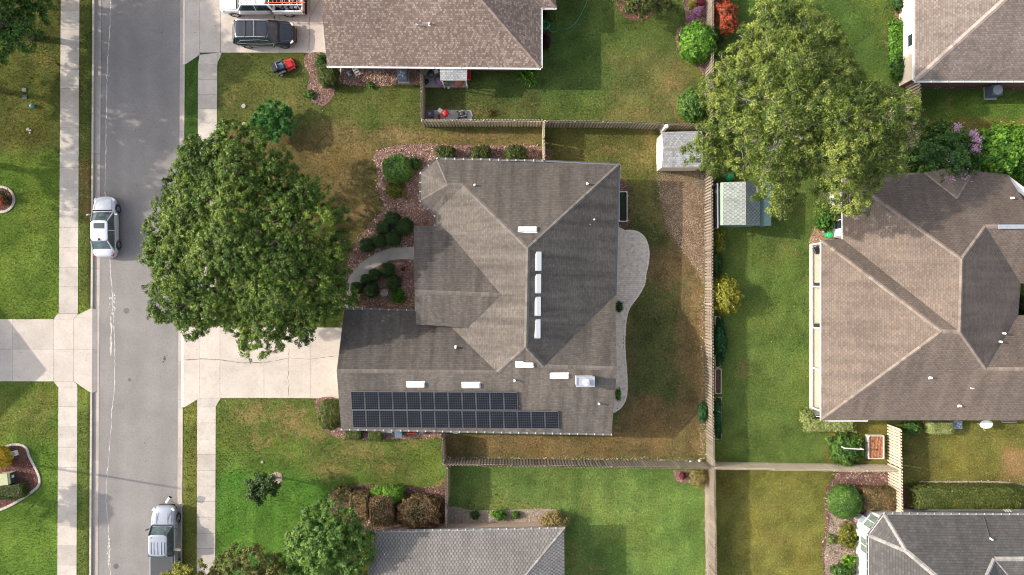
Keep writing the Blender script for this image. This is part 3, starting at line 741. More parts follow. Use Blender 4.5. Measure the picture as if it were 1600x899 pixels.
def house_shell(root, loop, wallmat, inset=.42, fascia=.17, trim=None, base=0.0, z_drop=.2):
    """loop: eave vertices (u,v,z) round the house; walls below, soffit and fascia round the edge"""
    pts = [P(*q) for q in loop]
    a = sum(pts[i].x*pts[(i+1) % len(pts)].y-pts[(i+1) % len(pts)].x*pts[i].y for i in range(len(pts)))
    if a < 0: pts = pts[::-1]
    ins = offset_loop([(p.x, p.y) for p in pts], inset); n = len(pts)
    wb, fb = MB(), MB()
    for i in range(n):
        j = (i+1) % n
        zi, zj = pts[i].z-z_drop, pts[j].z-z_drop
        wb.face([Vector((ins[i].x, ins[i].y, base)), Vector((ins[j].x, ins[j].y, base)), Vector((ins[j].x, ins[j].y, zj)), Vector((ins[i].x, ins[i].y, zi))])
        dn = Vector((0, 0, -fascia)); e = Vector((0, 0, -.01))
        fb.face([pts[i]+dn, pts[j]+dn, pts[j]+e, pts[i]+e])
        fb.face([pts[i]+dn, Vector((ins[i].x, ins[i].y, zi)), Vector((ins[j].x, ins[j].y, zj)), pts[j]+dn])
    wb.build('wall', wallmat, root); fb.build('fascia', trim or M['offwhite'], root)
    block([W(p.x, p.y) for p in ins])
    return pts, ins
def window(root, a, b, t, w_, sill, h_, name='window', panes=2, pane=None, frame=None):
    """a,b world xy of a wall run (outside on the right of a->b)"""
    a = Vector((a[0], a[1], 0)); b = Vector((b[0], b[1], 0)); d = (b-a).normalized(); nrm = Vector((d.y, -d.x, 0))
    c = a+(b-a)*t; an = math.atan2(d.y, d.x)
    f = MB()
    for (o, ww, z, hh) in ((0, w_+.14, sill-.04, .08), (0, w_+.14, sill+h_+.04, .08), (-w_/2-.03, .08, sill+h_/2, h_), (w_/2+.03, .08, sill+h_/2, h_)):
        f.box(c+d*o+nrm*.03+Vector((0, 0, z)), (ww, .09, hh), an)
    for k in range(1, panes): f.box(c+d*(-w_/2+w_*k/panes)+nrm*.03+Vector((0, 0, sill+h_/2)), (.05, .07, h_), an)
    fo = f.build(name, frame or M['white'], root)
    g = MB(); g.box(c+nrm*.012+Vector((0, 0, sill+h_/2)), (w_, .03, h_), an); g.build('pane', pane or M['glass'], fo)
    return fo
from mathutils.bvhtree import BVHTree
_bv = {}
def on_roof(ro, u, v, z):
    """height of the roof surface seen at plan point (u,v)"""
    if ro.name not in _bv:
        me = ro.data; _bv[ro.name] = BVHTree.FromPolygons([tuple(x.co) for x in me.vertices], [tuple(p.vertices) for p in me.polygons])
    o = Vector((0, 0, H)); d = (P(u, v, 0)-o).normalized()
    hit = _bv[ro.name].ray_cast(o, d)[0]
    return hit.z if hit is not None else z
def pipe(parent, u, v, z, r_=.05, h_=.35, name='vent_pipe', mat=None):
    z = on_roof(parent, u, v, z); mb = MB(); p = P(u, v, z)
    mb.lathe((p.x, p.y, p.z-.12), [(r_*1.9, 0), (r_*1.9, .06), (r_, .1), (r_, h_), (r_*.75, h_), (r_*.7, h_-.04)], 12)
    return mb.build(name, mat or M['white'], parent)
def box_vent(parent, u, v, z, wx, wy, tilt, az, h_=.14):
    """low off-ridge vent lying on a slope"""
    z = on_roof(parent, u, v, z); p = P(u, v, z); mb = MB()
    Mx = Matrix.Translation(p) @ Matrix.Rotation(az, 4, 'Z') @ Matrix.Rotation(tilt, 4, 'Y')
    mb.box((0, 0, h_/2), (wx, wy, h_), 0, .8, Mx); mb.box((0, 0, h_+.012), (wx+.05, wy+.05, .02), 0, 1, Mx)
    mb.box((0, 0, .012), (wx+.18, wy+.18, .012), 0, .4, Mx)
    return mb.build('roof_vent', M['white'], parent, bevel=.01)

SH = {
 'main': shingle('weathered_brown_shingles', (0.122,0.103,0.088), (0.142,0.122,0.105), (0.168,0.146,0.127), row=.14, wid=.22, mortar=.85, streak=.27, light_streak=.2, dots=.45),
 'pink': shingle('rosy_tan_shingles', (0.16,0.113,0.092), (0.21,0.155,0.128), (0.34,0.27,0.23), row=.15, wid=.15, mortar=.8, streak=.06, dots=.4),
 'tan': shingle('tan_brown_shingles', (0.165,0.127,0.102), (0.19,0.148,0.12), (0.218,0.172,0.14), row=.15, wid=.24, mortar=.84, streak=.16, light_streak=.1, dots=.7, dash=.12, dashw=.3),
 'mauve': shingle('taupe_shingles', (0.18,0.145,0.125), (0.22,0.18,0.155), (0.27,0.225,0.195), row=.15, wid=.2, mortar=.75, streak=.10, dots=.7, dash=.1, dashw=.3),
 'grey': shingle('dark_grey_shingles', (0.095,0.09,0.085), (0.112,0.106,0.10), (0.135,0.128,0.12), row=.19, wid=.26, mortar=.72, streak=.1, dots=.8),
 'lgrey': shingle('light_grey_shingles', (0.26,0.24,0.218), (0.30,0.277,0.252), (0.35,0.325,0.295), row=.19, wid=.13, mortar=.9, streak=.08, dots=.55, dash=.42, dashw=.26),
 'shed': shingle('pale_shed_shingles', (0.30,0.31,0.31), (0.40,0.41,0.41), (0.50,0.51,0.50), row=.15, wid=.18, mortar=.7, streak=.2, dots=.5, dash=.15),
 'green': shingle('pale_green_grey_shingles', (0.22,0.25,0.23), (0.27,0.30,0.28), (0.33,0.36,0.33), row=.19, wid=.15, mortar=.9, streak=.08, dots=.4, dash=.33, dashw=.28),
}
def capmat(name, c): return chips(name, [(0, sc3(c, .75)), (.5, c), (1, sc3(c, 1.25))])
CAP = {'main': capmat('brown_ridge_caps', (0.148,0.127,0.11)), 'tan': capmat('tan_ridge_caps', (0.235,0.187,0.152)), 'pink': capmat('rosy_ridge_caps', (0.25,0.185,0.155)),
       'mauve': capmat('taupe_ridge_caps', (0.36,0.30,0.26)), 'grey': capmat('light_ridge_caps', (0.30,0.28,0.26)), 'lgrey': capmat('grey_ridge_caps', (0.30,0.27,0.25))}
for c_ in CAP.values(): c_.node_tree.nodes['Principled BSDF'].inputs['Roughness'].default_value = .95

# ------------------------------------------------------------------ the surveyed house in the middle
E = 3.15
c0 = P(760, 470); hs = empty('house', (0, 0, 0), label='brown-roofed single-storey house in the middle of the photo with solar panels on its garage wing', cat='house')
A_, B_, C_, D_ = (683,249,E), (967,258,E), (955.5,678,E), (533,670,E)
Gw, Fw = (526,580,5.2), (538,484,E)
RN, RS = (825,388,6.35), (822,543,6.35); J = (777,582,5.25); K = (850,573,5.65); RE_ = (964,576,5.5)
N1, N2 = (700,289,4.0), (724,290,4.08)
rf = MB()
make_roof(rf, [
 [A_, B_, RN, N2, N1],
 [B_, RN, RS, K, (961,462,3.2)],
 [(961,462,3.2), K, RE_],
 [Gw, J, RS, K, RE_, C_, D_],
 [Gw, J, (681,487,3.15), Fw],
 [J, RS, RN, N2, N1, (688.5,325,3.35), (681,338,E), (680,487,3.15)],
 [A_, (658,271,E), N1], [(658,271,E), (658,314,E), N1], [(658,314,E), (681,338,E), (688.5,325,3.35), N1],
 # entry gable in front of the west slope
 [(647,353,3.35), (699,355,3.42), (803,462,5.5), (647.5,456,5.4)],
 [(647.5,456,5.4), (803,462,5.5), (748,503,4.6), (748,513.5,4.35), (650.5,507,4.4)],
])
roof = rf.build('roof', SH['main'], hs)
cp = MB(); ridge_caps(cp, [(RN, RS), (RN, B_), (RN, N2), (RS, J), (RS, K), (Gw, J), (K, RE_), (N2, N1), (N1, A_), (N1, (658,271,E)), (N1, (658,314,E)), ((648,456,5.4), (803,462,5.5))], .15, .03)
cp.build('ridge_cap', CAP['main'], roof)
pts, ins = house_shell(hs, [A_, (658,271,E), (658,314,E), (681,338,E), (680,353,E), (647,353,3.3), (648,487,3.2), Fw, Gw, D_, C_, (964-3,576,5.45), (961,462,3.2), B_], M['stucco'])
# entry gable edge boards and its gable wall
eg = MB()
for a, b in (((647,353,3.35),(647.5,456,5.4)), ((647.5,456,5.4),(650.5,507,4.4)), ((650.5,507,4.4),(748,513.5,4.35)), ((748,513.5,4.35),(748,503,4.6)), ((699,355,3.42),(647,353,3.35))):
    p, q = P(*a), P(*b); d = Vector((0, 0, -.2)); eg.face([p+d, q+d, q, p]); eg.face([p, q, q+d, p+d])
p, q, r_ = P(649.5,362,3.2), P(650,456,4.95), P(653,504,3.9); z = Vector((.1, 0, 0))
eg.face([p+z, q+z, r_+z]); eg.face([Vector((r_.x+.1, r_.y, 3.2)), p+z, r_+z]); eg.face([P(655,503,3.9), P(746,510,3.9), P(746,510,3.0), P(655,503,3.0)])
eg.build('gable_board', M['offwhite'], hs)
# gutters (white hangers show from above)
gm = MB()
for a, b in ((D_, C_),  ((847,252.5,E),A_), (A_,(658,271,E)), ((658,271,E),(658,314,E)), ((658,314,E),(680.5,337,E)), ((680.5,337,E),(680.5,352,E)), ((649,486.5,E),Fw)):
    gutter(gm, a, b)
gm.build('gutter', M['guttermix'], hs)
gm = MB()
for a, b in ((B_, (961,462,E)),): gutter(gm, b, a, hang=3)
for a, b in ((B_, (848,252.8,E)),): gutter(gm, a, b, hang=3)
gm.build('gutter', M['grey'], hs)
# garage door and windows
pf, pd = P(538+9,484+10,E), P(533+9,670-10,E)
def xy(p): return (p.x, p.y)
wf = MB(); x_ = P(545,560,2).x
gd = MB()
for i in range(4): gd.box((P(546,575,1.5).x-.42, P(546,575,1).y, .3+.54*i), (.05, 4.9, .5))
gd.build('garage_door', M['white'], hs, bevel=.02)
ip = [v for v in ins]
for (i, t, w_, sl_) in ((0, .5, 1.0, .9),): pass
nn = len(ip)
for i in range(nn):
    a, b = ip[i], ip[(i+1) % nn]; l = (b-a).length
    if l > 6:
        k = int(l//4.5)
        for j in range(k): window(hs, a, b, (j+.5)/k, 1.5, .9, 1.25)
    elif 1.5 < l < 3: window(hs, a, b, .5, 1.0, .8, 1.4, panes=1)
# vents and pipes on the roof
tl = math.atan(.42)
for (u, v, z, wx, wy, tt, az) in ((824.5,359.5,5.35,1.18,.33,0,0),): pass
def slope_mx(az): return az
for (u, v, z) in ((841,408.5,5.75), (840.5,443.5,5.75), (840,479,5.75), (839.5,514,5.75)): box_vent(roof, u, v, z, .30, 1.18, tl, 0)           # on the east slope
box_vent(roof, 824.5, 359.5, 5.45, .34, 1.20, -tl, R(-90)) if False else None
def vent_ns(u, v, z, sgn):
    z = on_roof(roof, u, v, z); p = P(u, v, z); mb = MB(); Mx = Matrix.Translation(p) @ Matrix.Rotation(sgn*tl, 4, 'X')
    mb.box((0, 0, .07), (1.15, .33, .14), 0, .8, Mx); mb.box((0, 0, .15), (1.2, .38, .02), 0, 1, Mx); mb.box((0, 0, .01), (1.35, .5, .012), 0, .4, Mx)
    mb.build('roof_vent', M['white'], roof, bevel=.01)
vent_ns(824.5, 359.5, 5.38, -1)
for (u, v, z) in ((649.5,600.5,4.62), (736,601.5,4.68), (820,569.5,5.4), (874,587,5.12)): vent_ns(u, v, z, 1)
for (u, v, z) in ((741.5,290,4.1), (917.5,288,3.85), (928,343.5,3.95), (804,594,4.95), (712,543,4.25), (935.5,630.5,4.2)): pipe(roof, u, v, z, .075 if u != 928 else .06, .42)
pipe(roof, 922, 351, 4.1, .03, .2); pipe(roof, 812, 634.5, 4.1, .04, .3, mat=M['grey'])
# chimney
ch = MB(); p0, p1 = P(898, 602, 5.3), P(927, 586, 5.3); cx, cy = (p0.x+p1.x)/2, (p0.y+p1.y)/2; dx, dy = abs(p1.x-p0.x), abs(p1.y-p0.y)
ch.box((cx, cy, 5.25), (dx-.1, dy-.08, 1.7)); chim = ch.build('chimney', M['white'], hs, bevel=.02)
cm = MB(); cm.box((cx, cy, 6.12), (dx, dy, .05)); 
for sx in (-1, 1): cm.box((cx+sx*(dx/2-.05), cy, 6.17), (.1, dy, .07)); cm.box((cx, cy+sx*(dy/2-.05), 6.17), (dx-.2, .1, .07))
cm.build('chimney_cap', M['steel'], chim)
cf = MB(); cf.lathe((cx+.03, cy, 6.15), [(.14, 0), (.14, .28), (.24, .3), (.24, .33), (.08, .40), (.02, .42)], 20); cf.build('flue', M['white'], chim, smooth=False)
# solar array, panel by panel
M['panelframe'] = plain('panel_frame', (0.22,0.23,0.245), .5, .3)
solar_m, nt, b_ = new_mat('solar_cells')
uv = N(nt, 'ShaderNodeUVMap', uv_map='UVMap').outputs[0]
br = N(nt, 'ShaderNodeTexBrick', offset=0, squash=1); br.inputs['Scale'].default_value = 1; br.inputs['Brick Width'].default_value = 1/6; br.inputs['Row Height'].default_value = 1/10
br.inputs['Mortar Size'].default_value = .007; br.inputs['Color1'].default_value = (.006,.007,.012,1); br.inputs['Color2'].default_value = (.009,.011,.018,1); br.inputs['Mortar'].default_value = (.085,.09,.10,1)
br.inputs['Mortar Smooth'].default_value = .1
L(nt, uv, br.inputs['Vector']); L(nt, br.outputs[0], b_.inputs['Base Color']); b_.inputs['Roughness'].default_value = .3; b_.inputs['Specular IOR Level'].default_value = .12
south_n = roof_uv(ccw_up([P(*q) for q in [Gw, J, C_, D_]]))[1]
sp0 = P(*D_)
def on_south(u, v, up=.13):
    # ray from the camera point through plan (u,v) meets the south slope, raised by `up`
    d = P(u, v, 0)-Vector((0, 0, H)); o = Vector((0, 0, H)); base = sp0+south_n*up
    t = (base-o).dot(south_n)/d.dot(south_n); return o+d*t
arr = MB(); 
for vv in (622, 634, 650, 664):
    a, b = on_south(550, vv, .05), on_south(806 if vv < 640 else 870, vv+.8, .05); arr.tube([a, b], .02, 4)
array = arr.build('solar_array', M['grey'], hs)
def panel(c4):
    fr = MB(); nrm = south_n
    mid = sum(c4, Vector())/4
    q = [p+(mid-p).normalized()*.028 for p in c4]
    fr.face(q, .5, [(0,0),(1,0),(1,1),(0,1)])
    po = fr.build('solar_panel', solar_m, array)
    f2 = MB()
    for i in range(4):
        a, b = c4[i], c4[(i+1) % 4]; ai, bi = q[i], q[(i+1) % 4]; up = nrm*.006
        f2.face([a+up, b+up, bi+up, ai+up]); f2.face([a-nrm*.04, b-nrm*.04, b+up, a+up])
    b0 = len(po.data.vertices)
    bm = bmesh.new(); bm.from_mesh(po.data)
    lay = bm.faces.layers.float.get('tone')
    for f in f2.f:
        nf = bm.faces.new([bm.verts.new(f2.v[i]) for i in f]); nf.material_index = 1
    bm.to_mesh(po.data); bm.free(); po.data.materials.append(M['panelframe'])
for i in range(12):
    u0, u1 = 547.6+21.73*i+.5, 547.6+21.73*(i+1)-.5
    panel([on_south(u0+1.4, 640.2+.05*i), on_south(u1+1.4, 640.2+.05*i), on_south(u1, 612.3+.07*i), on_south(u0, 612.3+.07*i)])
for i in range(15):
    u0, u1 = 550.0+21.5*i+.5, 550.0+21.5*(i+1)-.5
    panel([on_south(u0+1.2, 668.4+.12*i), on_south(u1+1.2, 668.4+.12*i), on_south(u1, 641.2+.12*i), on_south(u0, 641.2+.12*i)])

# ------------------------------------------------------------------ neighbour to the north (work truck on its drive)
hn = empty('house', label='rosy tan shingle roof house at the top edge beside the drive with two parked vehicles', cat='house')
e = 2.7; rf = MB()
SW, SE, RW, REa = (511,103,e), (845,106,e), (494,-82,5.8), (682,-82,5.8)
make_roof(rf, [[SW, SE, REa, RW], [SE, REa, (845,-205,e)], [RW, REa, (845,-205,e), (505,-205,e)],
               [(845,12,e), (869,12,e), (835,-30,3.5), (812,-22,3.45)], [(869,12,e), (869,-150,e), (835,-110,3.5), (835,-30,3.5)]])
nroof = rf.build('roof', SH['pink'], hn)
cp = MB(); ridge_caps(cp, [(SE, REa), (RW, REa), ((869,12,e), (835,-30,3.5))], .14, .025); cp.build('ridge_cap', CAP['pink'], nroof)
pts, ins = house_shell(hn, [SW, RW, (505,-205,e), (845,-205,e), (869,-150,e), (869,12,e), (845,12,e), SE], M['brick'], inset=.6)
for g_a, g_b in ((SW, SE), (SE, (845,14,e)), ((847,12,e), (869,12,e))): gm = MB(); gutter(gm, g_a, g_b, 0, 2.0); gm.build('gutter', M['white'], hn)
gf = MB(); 
for a, b in ((SW, SE), (SE, (845,14,e))):
    p, q = P(*a), P(*b); d = (q-p).normalized(); n_ = Vector((d.y, -d.x, 0)); gf.face([p+n_*.0+Vector((0,0,-.06)), p+n_*.12+Vector((0,0,-.06)), q+n_*.12+Vector((0,0,-.06)), q+Vector((0,0,-.06))])
gf.build('gutter_trough', M['white'], hn)
pipe(nroof, 671, 38, 3.85, .07, .4)
pl = MB(); p = P(650.5, 37, 3.9); pl.tube([P(650,37.5,3.85), P(653,39,3.95), P(660,40,3.95)], .05, 6); pl.build('vent_pipe', M['grey'], nroof)
ds = MB(); q0 = P(530, 104, 2.5); q1 = Vector((q0.x, q0.y-.05, 0.05)); ds.tube([P(530,103,2.55), Vector((q0.x+.05, q0.y-.02, 2.2)), Vector((P(532.5,122,0).x, P(532.5,122,0).y+.25, .1))], .045, 6); ds.build('downspout', M['white'], hn)
for (t, w_) in ((.2, 1.5), (.7, 1.8)):
    a, b = ins[0], ins[-1]
    window(hn, ins[-1], ins[0], t, w_, .9, 1.2) if False else None
pc = MB(); q4 = [P(687,104,2.62), P(730,104,2.62), P(729.5,125.5,2.35), P(688,125.5,2.35)]
uvq, nq = roof_uv(ccw_up(q4)); pc.face(ccw_up(q4), .5, uvq); pcr = pc.build('patio_roof', SH['shed'], hn)
pw = MB()
for a, b in zip(q4, q4[1:]+q4[:1]): pw.face([a+Vector((0,0,-.18)), b+Vector((0,0,-.18)), b, a])
for q in q4[2:]: pw.tube([(q.x+(.1 if q.x < P(700,110).x else -.1), q.y+.1, 0), (q.x+(.1 if q.x < P(700,110).x else -.1), q.y+.1, q.z-.1)], .05, 6)
pw.build('patio_post', M['white'], pcr)

# ------------------------------------------------------------------ house at the lower edge, light grey roof
hl = empty('house', label='light grey dashed shingle roof cut by the lower edge in the middle of the photo', cat='house')
e = 2.9; NWc, NEc, Ra, Rb = (586,832,e), (881.5,826.5,e), (555,1011,5.85), (730,1011,5.85); SEc, SWc = (884,1126,e), (580,1126,e)
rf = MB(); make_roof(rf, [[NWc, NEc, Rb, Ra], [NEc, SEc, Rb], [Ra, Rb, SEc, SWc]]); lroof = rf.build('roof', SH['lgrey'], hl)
cp = MB(); ridge_caps(cp, [(NEc, Rb), (Ra, Rb)], .12, .02); cp.build('ridge_cap', CAP['lgrey'], lroof)
pts, ins = house_shell(hl, [NWc, NEc, SEc, SWc, Ra], M['pinkwall'], trim=M['white'])
gm = MB(); gutter(gm, NEc, NWc, 0, .6); gm.build('gutter', M['guttermix'], hl)
pipe(lroof, 640, 872, 4.0, .05, .2, mat=M['grey']); pipe(lroof, 601, 866, 3.9, .04, .18)
n_ = len(ins)
for i in range(n_):
    a, b = ins[i], ins[(i+1) % n_]
    if (b-a).length > 9 and (a.y+b.y)/2 < P(0,860).y:
        for t in (.2, .5, .8): window(hl, a, b, t, 1.3, .9, 1.2)
yl = MB()   # low garden wall and slab beside the north wall
yl.prism([tuple(P(u, v))[:2] for u, v in ((700,826),(805,819),(850,817),(850,830),(700,834))], 0, .04); block([(700,826),(805,819),(850,817),(850,834),(700,834)])
tag(yl.build('paved_strip', M['path']), kind='structure')

# ------------------------------------------------------------------ big tan house on the right
ht = empty('house', label='large tan brown shingle roof house on the right with a screened porch on its west', cat='house')
e = 2.95; rf = MB()
SWt, NWt, R1, R2, R3 = (1283,657,e), (1283,375,e), (1472,518,6.05), (1500,519,6.05), (1503,405,5.95)
NW2 = (1316,272,e); V1 = (1317,374,e); Q = (1540,354,4.75); Z1 = (1595,443,3.05); Z2 = (1591,493,3.05); X1 = (1541,577,4.75)
FE = 1760
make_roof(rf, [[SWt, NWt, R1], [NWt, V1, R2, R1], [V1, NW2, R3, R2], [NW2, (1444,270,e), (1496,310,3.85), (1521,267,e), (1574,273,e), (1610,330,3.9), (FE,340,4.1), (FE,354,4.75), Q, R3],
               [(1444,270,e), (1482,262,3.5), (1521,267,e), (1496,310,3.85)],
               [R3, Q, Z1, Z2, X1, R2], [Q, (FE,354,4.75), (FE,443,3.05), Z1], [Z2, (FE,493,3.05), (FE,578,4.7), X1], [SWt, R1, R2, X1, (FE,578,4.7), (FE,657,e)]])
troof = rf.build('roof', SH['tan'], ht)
cp = MB(); ridge_caps(cp, [(SWt, R1), (NWt, R1), (R1, R2), (R2, R3), (R3, NW2), (R3, Q), (Q, (FE,354,4.75)), (R2, X1), (X1, (FE,578,4.7)), ((1444,270,e), (1496,310,3.87)), ((1521,267,e), (1496,310,3.87))], .145, .03)
cp.build('ridge_cap', CAP['tan'], troof)
fl = MB(); a, b = P(1560,354.5,4.85), P(1640,354.5,4.85); fl.box((a+b)/2, ((b-a).length, .3, .06)); fl.build('ridge_vent', M['steel'], troof)
for (u, v, z) in ((1452.5,590,4.5), (1498,634,3.6), (1567,521,3.9), (1561.5,534,3.9), (1580,310,3.6)): pipe(troof, u, v, z, .08, .38)
pl = MB(); pl.tube([P(1516,606.5,4.1), P(1522,607.5,4.1)], .04, 6); pl.build('vent_pipe', M['white'], troof)
# walls: main body set back behind the porch
loop = [NWt, V1, NW2, (1444,270,e), (1521,267,e), (1574,273,e), (1610,300,e), (FE,300,e), (FE,657,e), SWt]
pts_ = [P(*q) for q in loop]
a_ = sum(pts_[i].x*pts_[(i+1) % len(pts_)].y-pts_[(i+1) % len(pts_)].x*pts_[i].y for i in range(len(pts_)))
house_shell(ht, [(1345,378,e)]+loop[1:9]+[(1345,657,e)], M['white'], trim=M['white'])
fb = MB()
for a, b in ((SWt, NWt), (NWt, V1), (NW2, V1), ((FE,657,e), SWt), ((1345,657,e), SWt)):
    p, q = P(*a), P(*b); d = Vector((0, 0, -.2)); fb.face([p+d, q+d, q, p])
fb.face([P(1283,375,e)+Vector((0,0,-.21)), P(1350,375,e)+Vector((0,0,-.21)), P(1350,657,e)+Vector((0,0,-.21)), P(1283,657,e)+Vector((0,0,-.21))])
fb.build('fascia', M['white'], ht)
# porch: slab, posts, beam and rails
po = MB(); qs = [(1264.5,382),(1345,382),(1345,648),(1264.5,648)]; po.prism([tuple(P(*q))[:2] for q in qs], 0, .1); block(qs)
porch = po.build('porch_floor', concrete('cream_porch_floor', (0.70,0.63,0.50), .12), ht)
pw = MB(); x0 = P(1265.5,500).x
for v in (382.5, 448, 511.5, 574, 636): y = P(1265,v).y; pw.box((x0+.06, y, 1.4), (.1, .1, 2.6))
ya, yb = P(1265,382).y, P(1265,648).y
pw.box((x0+.06, (ya+yb)/2, .17), (.1, abs(ya-yb), .1)); pw.box((x0+.06, (ya+yb)/2, 2.66), (.12, abs(ya-yb), .2))
for yy in (ya-.05, yb+.05):
    pw.box((x0+1.6, yy, .17), (3.1, .1, .1)); pw.box((x0+1.6, yy, 2.66), (3.1, .12, .2)); pw.box((x0+1.6, yy, 1.0), (3.1, .06, .06))
pw.build('porch_frame', M['white'], ht)
a, b = P(1317,374,0), P(1317,300,0)
kx = (1317-800)*(H-e)/H+800; wa, wb = (P(kx+8, 430).x, P(0, 378).y), (P(kx+8, 430).x, P(0, 290).y)
window(ht, (wa[0], P(0,335).y), (wa[0], P(0,378).y), .28, 1.35, .95, 1.2)
block([(1283,375),(1345,375),(1345,657),(1283,657)])

# ------------------------------------------------------------------ house at the top right
hr = empty('house', label='taupe shingle roof house in the top right corner with a one windowed cream wall', cat='house')
e = 2.9; c1, a1 = (1430,126,e), (1626,-51,5.87); rf = MB()
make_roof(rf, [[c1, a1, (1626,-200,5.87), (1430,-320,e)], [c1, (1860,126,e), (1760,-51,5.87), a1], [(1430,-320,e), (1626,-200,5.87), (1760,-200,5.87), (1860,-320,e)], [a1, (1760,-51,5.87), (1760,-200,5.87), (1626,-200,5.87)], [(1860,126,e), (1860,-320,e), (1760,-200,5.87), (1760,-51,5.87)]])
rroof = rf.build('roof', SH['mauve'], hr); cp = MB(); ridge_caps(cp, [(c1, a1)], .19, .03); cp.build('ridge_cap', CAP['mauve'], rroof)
pts, ins = house_shell(hr, [c1, (1860,126,e), (1860,-320,e), (1430,-320,e)], M['stucco'])
gm = MB(); gutter(gm, c1, (1860,126,e), 0, 1.2); gutter(gm, (1430,-300,e), c1, 0, 1.3); gm.build('gutter', M['white'], hr)
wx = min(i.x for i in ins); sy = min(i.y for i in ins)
bw = MB(); bw.box((wx+10.2, sy-.02, 1.2), (20.4, .03, 2.4)); bw.build('wall_shade_sheet', M['brick'], hr)  # brown sheet added for the dark band of shade and mulch under the gutter
window(hr, (wx, P(0,40).y), (wx, P(0,110).y), .5, .9, 1.3, .8, panes=1)

# ------------------------------------------------------------------ house at the lower right
hb = empty('house', label='dark grey shingle roof house in the lower right corner with a white windowed bay', cat='house')
e = 2.9; b1, b2, b3, T, Y = (1382,804,e), (1357.5,837,e), (1417,862,3.9), (1520,949,5.4), (1554,874,4.0); rf = MB()
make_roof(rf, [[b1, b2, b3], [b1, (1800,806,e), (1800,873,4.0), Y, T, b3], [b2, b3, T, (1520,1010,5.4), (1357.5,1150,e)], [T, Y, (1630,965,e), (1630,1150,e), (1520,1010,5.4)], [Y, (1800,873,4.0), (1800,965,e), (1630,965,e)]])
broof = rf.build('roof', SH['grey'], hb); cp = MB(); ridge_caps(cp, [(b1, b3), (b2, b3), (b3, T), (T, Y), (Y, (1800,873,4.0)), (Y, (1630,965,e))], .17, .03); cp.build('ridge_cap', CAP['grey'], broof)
pts, ins = house_shell(hb, [b1, (1800,806,e), (1800,1150,e), (1357.5,1150,e), b2], M['white'], trim=M['white'], inset=.5)
gm = MB(); gutter(gm, (1800,806,e), b1, 0, .62); gutter(gm, b1, b2, 0, .62); gutter(gm, b2, (1357.5,1150,e), 0, .62); gm.build('gutter', M['guttermix'], hb)
pipe(broof, 1547.5, 842, 3.45, .07, .35)
lp = MB(); lp.tube([P(1537,808,3.0), P(1546,840,3.5)], .03, 5); lp.build('lead_strip', M['darkgrey'], broof)
n_ = len(ins)
for i in range(n_):
    a, b = ins[i], ins[(i+1) % n_]; l = (b-a).length
    if 1 < l < 4: window(hb, a, b, .45, 1.1, .8, 1.35, panes=2, pane=M['bayglass'])
    elif l > 10:
        mid = (a+b)/2
        if abs(a.x-b.x) < .5 and a.x < P(1500,0).x:
            tt = [(P(0, vv).y-a.y)/(b.y-a.y) for vv in (842, 905)]
            for t in tt: window(hb, a, b, t, 1.15, .8, 1.35, pane=M['bayglass'])
        else:
            for t in (.15, .4, .7): window(hb, a, b, t, 1.2, .9, 1.2)

# ------------------------------------------------------------------ gabled house across the street (off the left edge; its shadow falls on the drive)
hw = empty('house', label='gabled house across the street beyond the left edge, by the left driveway', cat='house')
e = 3.0; rf = MB(); gx = -113
def Gz(u, v, z): k = H/(H-z); return ((u-800)*k+800, 449.5+(v-449.5)*k, z)     # true plan point -> surveyed point
g1, g2, g3 = Gz(gx, 453, e), Gz(gx, 643, e), Gz(gx, 548, 5.35); w1, w2, w3 = Gz(gx-300, 453, e), Gz(gx-300, 643, e), Gz(gx-300, 548, 5.35)
make_roof(rf, [[g1, g3, w3, w1], [g2, g3, w3, w2]]); wroof = rf.build('roof', SH['main'], hw)
house_shell(hw, [g1, w1, w3, w2, g2, g3], M['stucco'])

# ------------------------------------------------------------------ fences
FENCE_G = 'shadowbox board fences between the gardens'
def fence(pts, label, mat, h=1.83, pitch=.116, posts=2.44, topdark=False):
    w_ = [P(u, v, 0) for u, v in pts]; root = empty('fence', w_[0], label=label, cat='fence', group=FENCE_G)
    off = w_[0]; pk, rl_ = MB(), MB()
    for a, b in zip(w_[:-1], w_[1:]):
        a, b = a-off, b-off; d = b-a; l = d.length; d.normalize(); nrm = Vector((-d.y, d.x, 0)); an = math.atan2(d.y, d.x)
        n = int(l/pitch); ph = random.random()*6
        for i in range(n):
            s = 1 if i % 2 else -1; t = i*pitch
            hh = h+.035*math.sin(t*1.3+ph)+random.uniform(-.012, .012); lean = random.gauss(0, .006)
            pk.box(a+d*t+nrm*(s*.06+lean)+Vector((0, 0, hh/2+.03)), (.128, .02, hh), an+random.gauss(0, .01), tone=min(1, max(0, random.gauss(.62, .12)+(random.choice((-.45, .35)) if random.random() < .07 else 0))))
        for z in (.35, 1.0, 1.6): rl_.box((a+b)/2+Vector((0, 0, z)), (l, .06, .085), an, .15)
        m = max(1, round(l/posts))
        for i in range(m+1):
            pb = MB(); pb.box(a+d*(l*i/m)+Vector((0, 0, h/2)), (.09, .09, h-.02), an, .6); pb.build('post', mat, root)
    pk.build('pickets', mat, root); rl_.build('rail', mat, root)
    return root
fence([(1103.5,-120),(1103.5,60),(1102.5,197)], 'weathered fence running from the top edge past the red shrub into the big tree', M['fence'])
fence([(1102.5,199),(1102,300),(1102.3,480),(1103.5,640),(1105,722)], 'long weathered fence along the east side of the middle garden', M['fence'])
fence([(1105.5,725),(1108.5,899),(1112,1080)], 'weathered fence running off the lower edge beside the pale sand strip', M['fence'])
fence([(697,717),(900,719.5),(1103,722)], 'weathered fence closing the middle garden to the south', M['fence'])
fence([(694,676),(696,716)], 'short fence from the solar wing corner down to the south fence', M['fence'])
